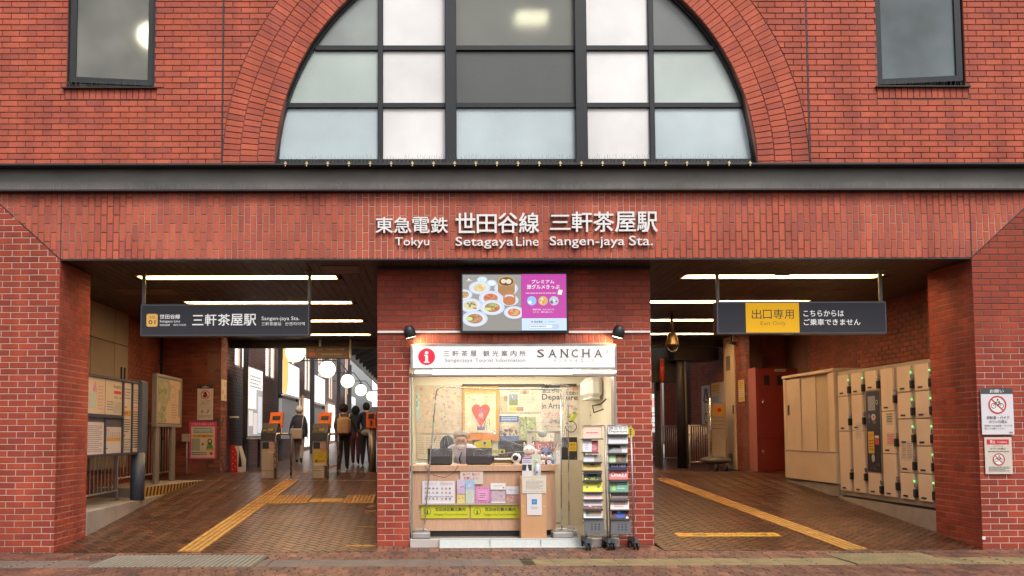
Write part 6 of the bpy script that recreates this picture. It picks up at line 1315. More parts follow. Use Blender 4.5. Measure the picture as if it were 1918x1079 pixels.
for i, (pa, pb, yt, yb) in enumerate([(528, 560, 746, 822), (586, 608, 762, 820)]):
    a = aX(pa, yb, GBX); b = aX(pb, yb, GBX); c = aX(pa, yt, GBX); m = MB(); m.box(GBX-.1, a.y, a.z, GBX-.01, b.y, c.z); simple('grey_panel', ['grey lower panel under the second lit board', 'grey lower panel under the third lit board'][i], 'panel', m, mat('panel_grey', (.42, .41, .41), .5))
# wooden-framed bright doors
for i, (px0, px1, y0_, y1_) in enumerate([(566, 582, 740, 853), (612, 626, 752, 840)]):
    a = aX(px0, y1_, -5.93); b = aX(px1, y1_, -5.93); t = thing('glazed_door', ['bright glazed door in the gallery wall right of the bag woman', 'bright glazed door farther along the gallery wall'][i], 'door', (-5.93, a.y, fz(a.y))); zt_ = aX(px0, y0_, -5.93).z
    m = MB(); m.box(-5.97, a.y, fz(a.y), -5.90, b.y, zt_); m.build('frame', mat('door_wood', (.5, .32, .18), .5), t)
    for k in (0, 1):
        yy = a.y+(b.y-a.y)*(.06+k*.48); m = MB(); m.box(-5.899, yy, fz(a.y)+.15, -5.89, yy+(b.y-a.y)*.40, zt_-.1); m.build('pane', WINL, t)
# globe lamps
for i, (px, py, Y, r) in enumerate([(553, 660, 10.5, .245), (613, 692, 14.5, .245), (651, 714, 20.3, .245), (676, 731, 26, .245), (696, 742, 32, .25)]):
    p = aY(px, py, Y); t = thing('globe_lamp', ['nearest and largest lit globe lamp beyond the gates', 'second lit globe lamp beyond the gates', 'third lit globe lamp, middle of the row', 'fourth lit globe lamp beyond the gates', 'farthest lit globe lamp close to the kiosk wall edge'][i], 'lamp', tuple(p), 'globe lamps of the gallery')
    m = MB(); m.ball(p, r, 20, 12); m.build('globe', GLOBE, t); m = MB(); m.tube([p+Vector((0, 0, r)), p+Vector((0, 0, r+.1)), p+Vector((-.3, 0, r+.5)), (-5.9, Y, p.z+r+.5)], .025, 6); m.build('arm', IRON, t)
    m = MB(); m.cyl(p.x, p.y, p.z+r-.02, p.z+r+.06, .07, 12); m.build('cap', IRON, t)
# departure display
a = aY(573, 671, 9.6); b = aY(654, 649, 9.6); t = thing('departure_display', 'brown hanging departure display with faint letters', 'display', ((a.x+b.x)/2, 9.7, 3.7))
m = MB(); m.box(a.x, 9.6, a.z, b.x, 9.8, b.z, .006); m.build('casing', mat('display_brown', (.06, .035, .028), .5), t)
printed(MB(), Fr((a.x+.02, 9.6, a.z+.02)), b.x-a.x-.04, b.z-a.z-.04, [('t', .03, .12, .18, .3, '世田谷線', (.35, .25, .2), 0), ('t', .25, .12, .38, .3, '時刻', (.35, .25, .2), 0), ('t', .45, .12, .9, .3, '下高井戸方面', (.35, .25, .2), 0), ('t', .06, .52, .2, .85, '18:02', (.5, .06, .05), .02), ('g', .35, .55, .85, .85, 1, (.14, .14, .08))], base=(.055, .032, .026), th=.003).build('face', PAINT, t)
m = MB(); m.box(b.x+.005, 9.6, a.z, b.x+.03, 9.8, 3.98); m.box(a.x+.3, 9.65, b.z, a.x+.35, 9.7, 3.98); m.build('hanger', WHITE, t)
# ticket gates
ORG = mat('gate_orange', (.72, .13, .02), .4, 0, .06); GATEC = mat('gate_cream', (.42, .36, .27), .45, 0, .08)
def gate(label, px0, px1, ox0, ox1, rail):
    Y = 6.75; a = aY(px0, 895, Y); b = aY(px1, 895, Y); z0 = fz(Y); t = thing('ticket_gate', label, 'ticket gate', ((a.x+b.x)/2, Y+.4, z0), 'ticket gates at the top of the ramp'); zb = aY(px0, 826, Y).z
    m = MB(); m.box(a.x, Y, z0, b.x, Y+.55, zb, .01); m.build('body', GATEC, t); m = MB(); m.box(a.x-.001, Y-.001, z0+.175, b.x+.001, Y+.551, z0+.183); m.build('seam', DARK, t)
    m = MB(); m.prism([(Y-.02, zb), (Y+.6, zb), (Y+.6, zb+.36), (Y+.25, zb+.36), (Y-.02, zb+.16)], a.x-.01, b.x+.05, 'x'); m.build('ticket_slot_unit', mat('gate_dark', (.07, .065, .06), .35, .4), t)
    m = MB(); m.box(a.x+.02, Y-.005, zb-.16, b.x-.09, Y+.001, zb-.03, .003); m.build('recess', DARK, t)
    m = MB(); m.box(a.x+.03, Y+.04, zb+.19, a.x+.10, Y+.12, zb+.235); m.box(a.x+.13, Y+.04, zb+.20, a.x+.22, Y+.12, zb+.255); m.build('reader_pad', mat('pad_yellow', (.5, .36, .12), .4), t)
    printed(MB(), Fr((a.x+.15, Y-.003, zb-.25)), .13, .23, [('t', .2, .05, .8, .3, '入口', R_, .02), ('g', .1, .4, .9, .9, 4, R_)], base=(.66, .55, .48), th=.002).build('sticker', PAINT, t)
    if 'second' in label: printed(MB(), Fr((a.x+.03, Y-.003, z0+.28)), .26, .33, [('r', 0, .05, 1, .85, (.62, .46, .02)), ('ring', .5, .35, .16, .04, (.3, .22, .02)), ('r', .1, .62, .3, .8, (.2, .06, .03)), ('g', .35, .65, .9, .78, 1, (.3, .2, .05))], base=(.6, .55, .4), th=.002).build('sticker', PAINT, t)
    # upright orange reader, tilted back
    Y2 = Y+.35; c = aY(ox0, 802, Y2); d = aY(ox1, 772, Y2); m = MB(); q = [(c.x-.02, Y2, c.z), (d.x-.0, Y2, c.z), (d.x+.0, Y2+.10, d.z), (c.x+.0, Y2+.10, d.z)]; e = [(x, y+.10, z) for x, y, z in q]
    m.add(q+e, [(0, 1, 2, 3), (7, 6, 5, 4), (0, 4, 5, 1), (1, 5, 6, 2), (2, 6, 7, 3), (3, 7, 4, 0)]); m.build('reader_housing', ORG, t)
    fr = Fr(Vector(q[0])+Vector((0, -.002, 0)), (1, 0, 0), Vector(q[3])-Vector(q[0])); Wd = d.x-c.x; Hh = (Vector(q[3])-Vector(q[0])).length
    printed(MB(), Fr(fr.O+fr.V*Hh*.50+fr.U*Wd*.22, fr.U, fr.V), Wd*.6, Hh*.26, [('g', .2, .3, .8, .6, 1, (.1, .05, .05))], base=(.03, .02, .02), th=.003).build('display', PAINT, t)
    printed(MB(), Fr(fr.O+fr.V*Hh*.34+fr.U*Wd*.22, fr.U, fr.V), Wd*.5, Hh*.07, [], base=(.75, .30, .02), th=.003).build('arrow_strip', PAINT, t)
    m = MB(); m.box(c.x+.05, Y2-.03, c.z-.12, d.x-.05, Y2+.09, c.z+.10, .01); m.build('card_reader', mat('gate_dark', (.07, .065, .06), .35, .4), t)
    Yr = Y-.06; pts = [aY(x, 890, Yr) for x in rail]; zr = aY(rail[0], 813, Yr).z; m = MB()
    m.tube([(pts[0].x, Yr, z0), (pts[0].x, Yr, zr-.03), (pts[0].x+.03, Yr, zr), (pts[1].x-.03, Yr+.5, zr), (pts[1].x, Yr+.5, zr-.03), (pts[1].x, Yr+.5, z0)], .024, 8); m.build('guard_rail', STEEL, t)
gate('left ticket gate with an orange reader beside the shoulder bag woman', 489, 512, 505, 529, (516, 538))
gate('second ticket gate with an orange reader and a yellow sticker', 585, 608, 596, 620, (614, 628))
t = thing('card_reader_post', 'orange card reader on a round steel post at the kiosk side', 'card reader', (-2.4, 8.2, fz(8.2))); a = aY(686, 803, 8.2); b = aY(705, 773, 8.2)
m = MB(); m.cyl((a.x+b.x)/2+.02, 8.28, fz(8.2), a.z, .085, 16); m.build('post', mat('post_steel', (.28, .26, .24), .35, .7), t)
m = MB(); m.box(a.x, 8.15, a.z, b.x, 8.35, b.z, .02); m.build('reader_housing', ORG, t); m = MB(); m.box(a.x+.05, 8.135, a.z+.22, b.x-.05, 8.149, a.z+.33); m.box(a.x+.09, 8.13, a.z+.06, b.x-.09, 8.149, a.z+.18); m.build('display', DARK, t)
# pale line across the top of the ramp
m = MB(); m.box(-5.9, YT+.0, fz(YT)+.001, -1.9, YT+.05, fz(YT)+.006); simple('floor_strip', 'thin pale metal strip across the left floor before the gates', 'floor strip', m, mat('strip', (.42, .34, .27), .4, .4))
m = MB(); m.box(1.9, YT+.8, fz(YT+.8)+.001, 6.7, YT+.85, fz(YT+.8)+.006); simple('floor_strip', 'thin metal strip across the right passage floor', 'floor strip', m, mat('strip', (.42, .34, .27), .4, .4))

# ================================================================== RIGHT PASSAGE
LX = 6.0; LZ0, LZ1 = .43, 2.56
m = MB(); m.add([(LX, 1.06, 0), (LX, 4.55, .36), (LX, 4.55, LZ0-.04), (LX, 1.06, LZ0-.04), (6.79, 1.06, LZ0-.04), (6.79, 4.55, LZ0-.04)], [(0, 3, 2, 1), (3, 4, 5, 2)]); m.add([(LX, 4.06, .3), (LX, 6.30, .5), (LX, 6.30, .60), (LX, 4.06, .60), (6.79, 6.30, .60), (6.79, 4.06, .60), (6.79, 4.06, .3)], [(0, 3, 2, 1), (3, 5, 4, 2), (0, 6, 5, 3)]); simple('concrete_plinth', 'sloping concrete plinth under the coin lockers', 'plinth', m, CONC)
LK = thing('coin_lockers', 'bank of cream coin lockers with green lights beside the right pillar', 'lockers', (6.3, 2.5, LZ0))
m = MB(); m.box(LX+.03, 1.055, LZ0, 6.75, 4.03, LZ1, .006); m.build('cabinet', mat('locker_grey', (.42, .36, .29), .4, .2), LK); m = MB(); m.box(LX+.06, 1.06, LZ0-.04, 6.7, 4.0, LZ0); m.build('black_base', DARK, LK)  # black strip set back between cabinet and plinth
LCR = mat('locker_cream', (.80, .64, .47), .38, 0, .06, 2)
ys = [4.0-i*(4.0-1.06)/6 for i in range(7)]; Hh = LZ1-LZ0
def V_(f): return LZ1-.05-f*(Hh-.12)
coln = [[0, .19, .49, 1], [0, .185, .485, 1], [0, .165, .82, 1], [0, .335, .665, 1], [0, .2, .4, .6, .8, 1], [0, .2, .4, .6, .8, 1]]
for ci in range(6):
    ya, yb = ys[ci]-.03, ys[ci+1]+.035; fs = coln[ci]
    for k in range(len(fs)-1):
        zt_, zb_ = V_(fs[k])-.008, V_(fs[k+1])+.008
        if ci == 2 and k == 1:
            m = MB(); m.box(LX+.0, yb-.02, zb_-.02, LX+.03, ya+.02, zt_+.02); m.build('control_frame', mat('ctl_frame', (.30, .26, .22), .4, .3), LK)
            its = [('r', .15, .06, .7, .24, (.30, .31, .32)), ('ring', .82, .14, .09, .03, (.5, .5, .5)), ('blob', .1, .3, .9, .5, 8, .09, [(.1, .09, .09), (.16, .15, .15)]), ('c', .55, .32, .16, (.66, .60, .50), .12), ('c', .55, .32, .06, (.5, .1, .05)), ('r', .1, .50, .55, .77, (.66, .42, .02)), ('t', .16, .53, .5, .56, '使用中', R_, .02), ('g', .15, .6, .5, .74, 4, (.3, .1, .02)), ('r', .62, .55, .92, .66, (.55, .08, .06)), ('r', .62, .55, .92, .58, (.7, .68, .62)), ('c', .45, .83, .12, (.5, .5, .5), .15), ('blob', .1, .86, .9, .97, 5, .07, [(.12, .11, .11)])]
            printed(MB(), Fr((LX, ya, zb_), (0, -1, 0)), ya-yb, zt_-zb_, its, base=(.025, .02, .02), th=.004).build('control_panel', GLOSSY, LK); continue
        m = MB(); m.box(LX-.004, yb+.06, zb_, LX+.032, ya, zt_, .006); dr = m.build('door', LCR, LK)
        m = MB(); zc = zb_+(zt_-zb_)*.26; m.box(LX-.022, yb-.005, zc-.06, LX+.03, yb+.055, zc+.06, .006); m.build('lock', DARK, dr)
        m = MB(); m.box(LX-.006, yb+.0, zc+.08, LX+.03, yb+.05, zc+.15, .006); m.build('coin_slot', STEEL, dr)
        m = MB(); m.box(LX-.010, ya-.20, zb_+.035, LX-.0045, ya-.08, zb_+.06); m.build('number_plate', DARK, dr)
        if ci in (4, 5) and not (ci == 4 and k == 3) or (ci in (0, 1) and k == 0):
            zg = zt_-(zt_-zb_)*.28; m = MB(); m.ball((LX-.010, yb+.025, zg), .016, 10, 7, (.6, 1, .7)); m.build('green_light', GLED, dr)
def lk_notice(ya, yb, za, zb, items, base, nm): printed(MB(), Fr((LX-.005, ya, za), (0, -1, 0)), ya-yb, zb-za, items, base, .002).build(nm, PAINT, LK)
lk_notice(2.36, 2.16, 1.62, 1.80, [('r', .05, .02, .95, .08, K_), ('g', .1, .2, .9, .8, 4, K_)], (.60, .52, .42), 'notice')
lk_notice(2.36, 2.10, 1.30, 1.50, [('g', .08, .1, .9, .9, 6, R_)], (.68, .56, .44), 'notice')
lk_notice(1.96, 1.62, 1.08, 1.38, [('g', .08, .1, .42, .9, 9, GY), ('g', .52, .1, .9, .9, 9, GY)], (.66, .56, .44), 'notice')
lk_notice(3.38, 3.15, 1.40, 1.68, [('g', .15, .15, .85, .85, 6, (.5, .45, .4))], (.68, .60, .50), 'notice')
# sliding door cabinet
SDC = thing('sliding_cabinet', 'low beige sliding-door cabinet standing left of the coin lockers', 'cabinet', (6.4, 5.2, .6)); y0, y1 = 4.06, 6.27
m = MB(); m.box(LX+.03, y0, .602, 6.75, y1, 2.58, .006); m.build('carcass', CREAM, SDC); m = MB(); m.box(LX-.05, y0-.0, 2.58, 6.77, y1+.03, 2.64, .008); m.build('top_board', CREAM, SDC)
m = MB(); m.box(LX-.035, y0, .61, LX+.03, y1, 1.15, .004); m.box(LX-.035, y0, 1.15, LX+.03, y0+.22, 2.575, .004); m.box(LX-.035, y1-.10, 1.15, LX+.03, y1, 2.575, .004); m.build('front_frame', CREAM, SDC)
for k, (a, b, off) in enumerate([(4.28, 4.92, .022), (4.88, 5.55, .004), (5.50, 6.17, -.016)]): m = MB(); m.box(LX+off-.002, a, 1.17, LX+off+.006, b, 2.55, .002); m.build('sliding_door', mat('slide_cream', (.56, .44, .28), .45, 0, .08) if k == 0 else CREAM, SDC)
m = MB(); m.box(LX-.026, 6.02, 1.85, LX-.0185, 6.10, 2.05, .003); m.build('handle', DARK, SDC)
m = MB(); m.box(LX-.045, y0, 1.145, LX+.03, y1, 1.17, .003); m.build('track', mat('locker_grey', (.36, .31, .25)), SDC)
# red steel cabinet
RC = thing('red_cabinet', 'tall dark red steel cabinet with two small windows in the corner', 'cabinet', (6.2, 7.7, fz(7.6))); Y = 7.55; a = aY(1420, 884, Y); b = aY(1500, 884, Y); c = aY(1420, 690, Y); zb_ = fz(Y)+.06
m = MB(); m.box(a.x, Y, zb_, b.x, 7.99, c.z, .006); m.build('cabinet_body', REDP, RC); m = MB(); m.box(a.x-.012, Y-.004, zb_, a.x-.001, 7.99, c.z+.02, .003); m.build('side_panel', mat('lit_side_red', (.40, .13, .11), .55), RC)  # side sheet in a paler red: the light on that face is painted
m = MB(); m.box(a.x+.02, Y+.03, fz(Y)-.02, b.x, 7.95, zb_); m.build('plinth', DARK, RC)
for (x0, x1, y0_, y1_) in [(1422, 1496, 690, 820), (1422, 1496, 822, 880)]:
    p = aY(x0, y1_, Y-.012); q = aY(x1, y0_, Y-.012); m = MB(); m.box(p.x, Y-.012, p.z, q.x, Y+.001, q.z, .004); dr = m.build('door', REDP, RC)
    h0 = aY(1429, y1_-26 if y1_ < 850 else 850, Y-.03); p = aY(1430, 756 if y1_ < 850 else 850, Y-.03); m = MB(); m.tube([(p.x-.02, Y-.03, p.z+.06), (p.x, Y-.035, p.z), (p.x+.01, Y-.03, p.z-.06)], .012, 6); m.box(p.x-.03, Y-.02, p.z+.04, p.x+.02, Y-.012, p.z+.08); m.build('handle', STEEL, dr)
for (x0, x1) in ((1431, 1441), (1456, 1466)): p = aY(x0, 722, Y-.012); q = aY(x1, 703, Y-.012); m = MB(); m.box(p.x, Y-.018, p.z, q.x, Y-.0125, q.z, .004); m.build('window', mat('dark_pane', (.02, .02, .02), .15), RC)
p = aY(1450, 696, Y); q = aY(1471, 692, Y); printed(MB(), Fr((p.x, Y-.013, p.z)), q.x-p.x, q.z-p.z+.01, [('t', .1, .25, .9, .75, '消火栓設備', K_, 0)], base=(.55, .42, .38), th=.003).build('name_plate', PAINT, RC)
# white duct panel
WD = thing('white_duct', 'tall cream duct panel with vents between brick walls', 'duct', (6.1, 9.3, fz(9.3))); XD = 5.915
m = MB(); m.box(XD, 8.93, fz(8.93)+.03, XD+.3, 9.66, 3.77, .006); m.build('panel', mat('duct_cream', (.66, .50, .32), .5, 0, .12, 3), WD)
m = MB(); m.box(XD+.02, 8.95, fz(8.93)-.02, XD+.3, 9.64, fz(8.93)+.03); m.build('foot', DARK, WD)
for (z0, z1, ya, yb) in [(2.98, 3.32, 9.2, 9.5), (.76, 1.02, 9.15, 9.45), (1.95, 2.15, 9.0, 9.12)]:
    m = MB()
    for k in range(4): yy = ya+(yb-ya)*(k+.2)/4; m.box(XD-.004, yy, z0, XD-.0005, yy+(yb-ya)/4*.55, z1)
    m.build('vent_slats', DARK, WD)
m = MB(); m.box(XD-.003, 9.58, fz(9), XD-.0005, 9.59, 3.7); m.build('seam', DARK, WD)
fr, wd, ht = xframe(1384, 712, 1395, 752, 5.915)
fr = Fr((5.915, max(aX(1384, 750, 5.915).y, aX(1395, 750, 5.915).y), aX(1390, 752, 5.915).z), (0, -1, 0)); wd = abs(aX(1384, 750, 5.915).y-aX(1395, 750, 5.915).y)
poster('yellow_paper_strip', 'yellow and white paper strip on the brick wall right of the duct', 'notice', fr, wd, ht, [('m', .08, .02, .92, .98, 1, 5, [(.66, .46, .08), (.62, .40, .05), (.70, .6, .4)]), ('g', .15, .05, .85, .95, 10, (.4, .3, .05))], base=(.68, .6, .36), th=.004)
# posters behind
PX = 6.13
def rp(x0, x1, y0_, y1_): 
    a = aX(x0, y1_, PX); b = aX(x1, y1_, PX); c = aX((x0+x1)/2, y0_, PX); d = aX((x0+x1)/2, y1_, PX); return Fr((PX, max(a.y, b.y), d.z), (0, -1, 0)), abs(a.y-b.y), c.z-d.z
fr, wd, ht = rp(1315, 1332, 722, 794); poster('graphic_poster', 'dark and white graphic poster left of the yellow papers', 'poster', fr, wd, ht, [('poly', [(.2, .4), (.4, .05), (.7, .1), (.8, .4), (.55, .35), (.5, .2), (.4, .4)], K_), ('r', .3, .4, .7, .46, K_), ('l', .35, .5, .6, .9, .08, (.1, .15, .15)), ('ring', .5, .85, .2, .07, K_), ('r', .55, .75, .8, .9, (.3, .2, .15))], base=(.50, .46, .40), th=.004)
fr, wd, ht = rp(1333, 1358, 716, 758); poster('yellow_papers', 'yellow and white papers pinned beside the cream duct', 'notice', fr, wd, ht, [('r', .02, .02, .65, .5, (.68, .46, .08)), ('g', .08, .1, .6, .42, 3, (.5, .15, .05)), ('r', .02, .52, .65, .98, (.62, .54, .48)), ('g', .08, .6, .6, .9, 4, GY), ('r', .68, .05, .98, .9, (.66, .58, .5))], base=(.6, .45, .3), th=.004)
# rolling board
RB = thing('rolling_board', 'tall cream panel board with yellow top on a wheeled grey base', 'board', (5.5, 9.0, fz(9))); Y = 9.0; a = aY(1334, 857, Y); b = aY(1358, 757, Y)
m = MB(); m.box(a.x, Y, a.z, b.x, Y+.3, b.z, .01); m.build('panel', mat('board_cream', (.46, .37, .27), .5), RB); p = aY(1335, 777, Y); m = MB(); m.box(p.x+.01, Y-.006, p.z, b.x-.01, Y-.0005, b.z-.05); m.build('yellow_head', mat('head_yellow', (.66, .34, .02), .5), RB)
p = aY(1347, 768, Y); m = MB(); m.col = R_; m.tube([(p.x, Y-.007, p.z), (p.x, Y-.009, p.z)], .05, 12); m.build('red_mark', PAINT, RB); m = MB()
for k in range(4): q = aY(1336, 782+k*7, Y); m.box(a.x+.02, Y-.003, q.z, b.x-.02, Y-.0005, q.z+.008)
m.build('seam', DARK, RB); m = MB(); m.box(a.x-.02, Y-.02, a.z-.10, b.x, Y+.3, a.z, .01); m.build('dark_foot', DARK, RB)
m = MB(); m.ball(((a.x+b.x)/2-.05, Y+.1, fz(Y)+.25), .36, 18, 8, (1, .8, .26)); m.build('base_shell', mat('shell_grey', (.16, .15, .14), .35), RB)
for xx in (a.x-.02, b.x-.12): m = MB(); m.tube([(xx, Y-.2, fz(Y)+.08), (xx+.07, Y-.2, fz(Y)+.08)], .08, 14); m.build('wheel', DARK, RB)
p = aY(1331, 820, Y); m = MB(); m.tube([(p.x, Y-.02, fz(Y)+.2), (p.x, Y-.02, aY(1331, 745, Y).z)], .02, 8); m.build('side_tube', STEEL, RB)
# railings and dark posts
railing('railing', 'white-topped bar railing left of the rolling board', (aY(1292, 860, 9.6).x, 9.6), (aY(1330, 860, 9.6).x, 9.6), fz(9.6)+.1, aY(1300, 797, 9.6).z, 9, zf0=fz(9.6))
railing('railing', 'bar railing between the dark posts of the right passage', (aY(1240, 860, 11.5).x, 11.5), (aY(1270, 860, 11.5).x, 11.5), fz(11.5)+.1, aY(1245, 799, 11.5).z, 8, zf0=fz(11.5))
railing('railing', 'short bar railing at the kiosk edge of the right passage', (aY(1218, 860, 12.3).x, 12.3), (aY(1230, 860, 12.3).x, 12.3), fz(12.3)+.1, aY(1225, 800, 12.3).z, 4, zf0=fz(12.3))
for i, (px0, px1, Y, rd) in enumerate([(1269, 1286, 10.3, True), (1230, 1239, 11.0, False), (1289, 1296, 11.8, False)]):
    a = aY(px0, 860, Y); b = aY(px1, 860, Y); m = MB(); r = (b.x-a.x)/2
    if rd: m.cyl((a.x+b.x)/2, Y, fz(Y), 4.4, r, 18)
    else: m.box(a.x, Y, fz(Y), b.x, Y+.15, 4.4, .006)
    simple('dark_post', ['thick round dark post in the middle of the right passage opening', 'square dark post nearest the kiosk in the right passage', 'slim dark post right of the round dark post'][i], 'post', m, IRON)
m = MB(); p = aY(1284, 760, 10.25); m.tube([(p.x, 10.2, fz(10)), (p.x, 10.2, p.z+.3), (p.x-.02, 10.2, p.z+1.2), (p.x-.05, 10.2, 4)], .022, 8); simple('cable_pipe', 'thin grey pipe running up beside the round dark post', 'pipe', m, mat('pipe_grey', (.16, .13, .11), .5))
m = MB(); a = aY(1240, 715, 10.4); b = aY(1240, 672, 10.4); m.tube([(a.x, 10.4, a.z), (b.x, 10.4, b.z)], .06, 10); simple('red_lamp_tube', 'short red tube hanging behind the dome camera', 'tube', m, mat('red_orange', (.55, .06, .02), .4))
a = aY(1216, 810, 13.5); b = aY(1229, 738, 13.5); fr = Fr((a.x-.3, 13.5, a.z)); poster('lit_poster', 'bright poster sliver at the kiosk edge of the right passage', 'poster', fr, b.x-a.x+.3, b.z-a.z, [('r', .5, .1, .9, .35, (.7, .4, .35)), ('g', .5, .45, .9, .8, 4, GY)], base=(.8, .76, .72), m=LITP)
m = MB(); m.box(a.x-.5, 13.55, fz(13.5), b.x+.05, 13.7, 4.2); simple('poster_wall', 'dark wall strip carrying the bright poster sliver', 'wall', m, MO_D)
# hanging dark display box and ceiling beams
a = aY(1272, 672, 9.75); b = aY(1357, 640, 9.75); m = MB(); m.box(a.x, 10.14, a.z, b.x-.01, 10.9, 3.9, .01); simple('dark_ceiling_box', 'dark box hanging under the end of the right ceiling', 'ceiling box', m, mat('box_black', (.025, .02, .018), .5))
a = aY(1216, 716, 10.6); b = aY(1268, 640, 10.6); m = MB(); m.box(a.x, 10.6, a.z, b.x, 10.9, b.z+.4, .01); simple('dark_ceiling_box', 'dark boxed structure behind the dome camera', 'ceiling box', m, MATS['box_black'])
# dome camera
DC = thing('dome_camera', 'bronze dome security camera hanging under the right passage ceiling', 'camera', (*aY(1259, 640, 5)[:2], 3.78)); p = aY(1259, 637, 5)
m = MB(); m.tube([(p.x, 5, 3.78), (p.x, 5, p.z+.14)], .025, 10); m.tube([(p.x, 5, 3.765), (p.x, 5, 3.779)], .07, 14); m.build('stem', MATS['hanger_grey'], DC)
m = MB(); m.tube([(p.x, 5, p.z+.15), (p.x, 5, p.z+.12), (p.x, 5, p.z+.03), (p.x, 5, p.z-.08), (p.x, 5, p.z-.11)], [.03, .075, .10, .125, .13], 20); m.build('housing', mat('bronze', (.26, .17, .08), .35, .6), DC)
m = MB(); m.ball((p.x, 5, p.z-.11), .085, 16, 10); m.build('dome', mat('dome_dark', (.04, .03, .02), .08), DC); m = MB(); m.tube([(p.x+.105*cos(pi+pi*i/10), 5-.02, p.z-.10+.115*sin(pi+pi*i/10)) for i in range(11)], .008, 6); m.build('dome_rim', STEEL, DC)
# small bullet cameras by the ceiling end
m = MB(); p = aY(1366, 640, 8.8); m.tube([(p.x-.05, 8.8, p.z), (p.x+.12, 8.7, p.z-.06)], .04, 8); m.tube([(p.x+.05, 8.8, p.z), (p.x+.05, 8.8, 3.77)], .015, 6); simple('bullet_camera', 'small dark camera at the ceiling end above the duct', 'camera', m, DARK)
# signs on the right pillar
fr, wd, ht = pframe(1839, 727, 1899, 814, -.022); AR_ = wd/ht
poster('bicycle_sign', 'white sign with dark header forbidding bicycles on right pillar', 'sign', fr, wd, ht, [('r', .0, .0, 1, .13, (.07, .07, .08)), ('t', .28, .03, .72, .105, 'お願い', W_, .03)]+bike(.5, .36, .28, AR_)+[('t', .16, .60, .52, .67, '自転車・', K_, .01), ('t', .56, .60, .86, .67, 'バイク', K_, .01), ('t', .22, .69, .78, .755, 'のりいれ禁止', K_, .01), ('t', .07, .79, .93, .83, '駅構内では自転車・バイクを', K_, 0), ('t', .07, .85, .72, .89, '押してお通りください', K_, 0), ('r', .84, .94, .94, .965, GY)], base=(.72, .70, .74), th=.012)
fr, wd, ht = pframe(1846, 819, 1897, 888, -.018); AR_ = wd/ht
poster('prohibition_notice', 'smaller cream notice with red header below the bicycle sign', 'notice', fr, wd, ht, [('r', .08, .06, .9, .2, (.60, .03, .04)), ('t', .2, .08, .4, .17, '禁止', W_, .02), ('t', .48, .11, .82, .16, 'Prohibited', W_, 0), ('g', .3, .23, .7, .25, 1, K_), ('t', .2, .28, .78, .34, 'のりいれ禁止', K_, .01), ('g', .12, .37, .9, .41, 2, K_)]+bike(.5, .60, .22, AR_)+[('g', .12, .79, .9, .93, 4, GY)], base=(.66, .58, .50), th=.003)
m = MB(); p = aY(1840, 1011, -.01); q = aY(1846, 1005, -.01); m.box(p.x, -.012, p.z, q.x, -.002, q.z, .002); simple('white_marker', 'tiny white square marker near the foot of the right pillar', 'marker', m, WHITE)

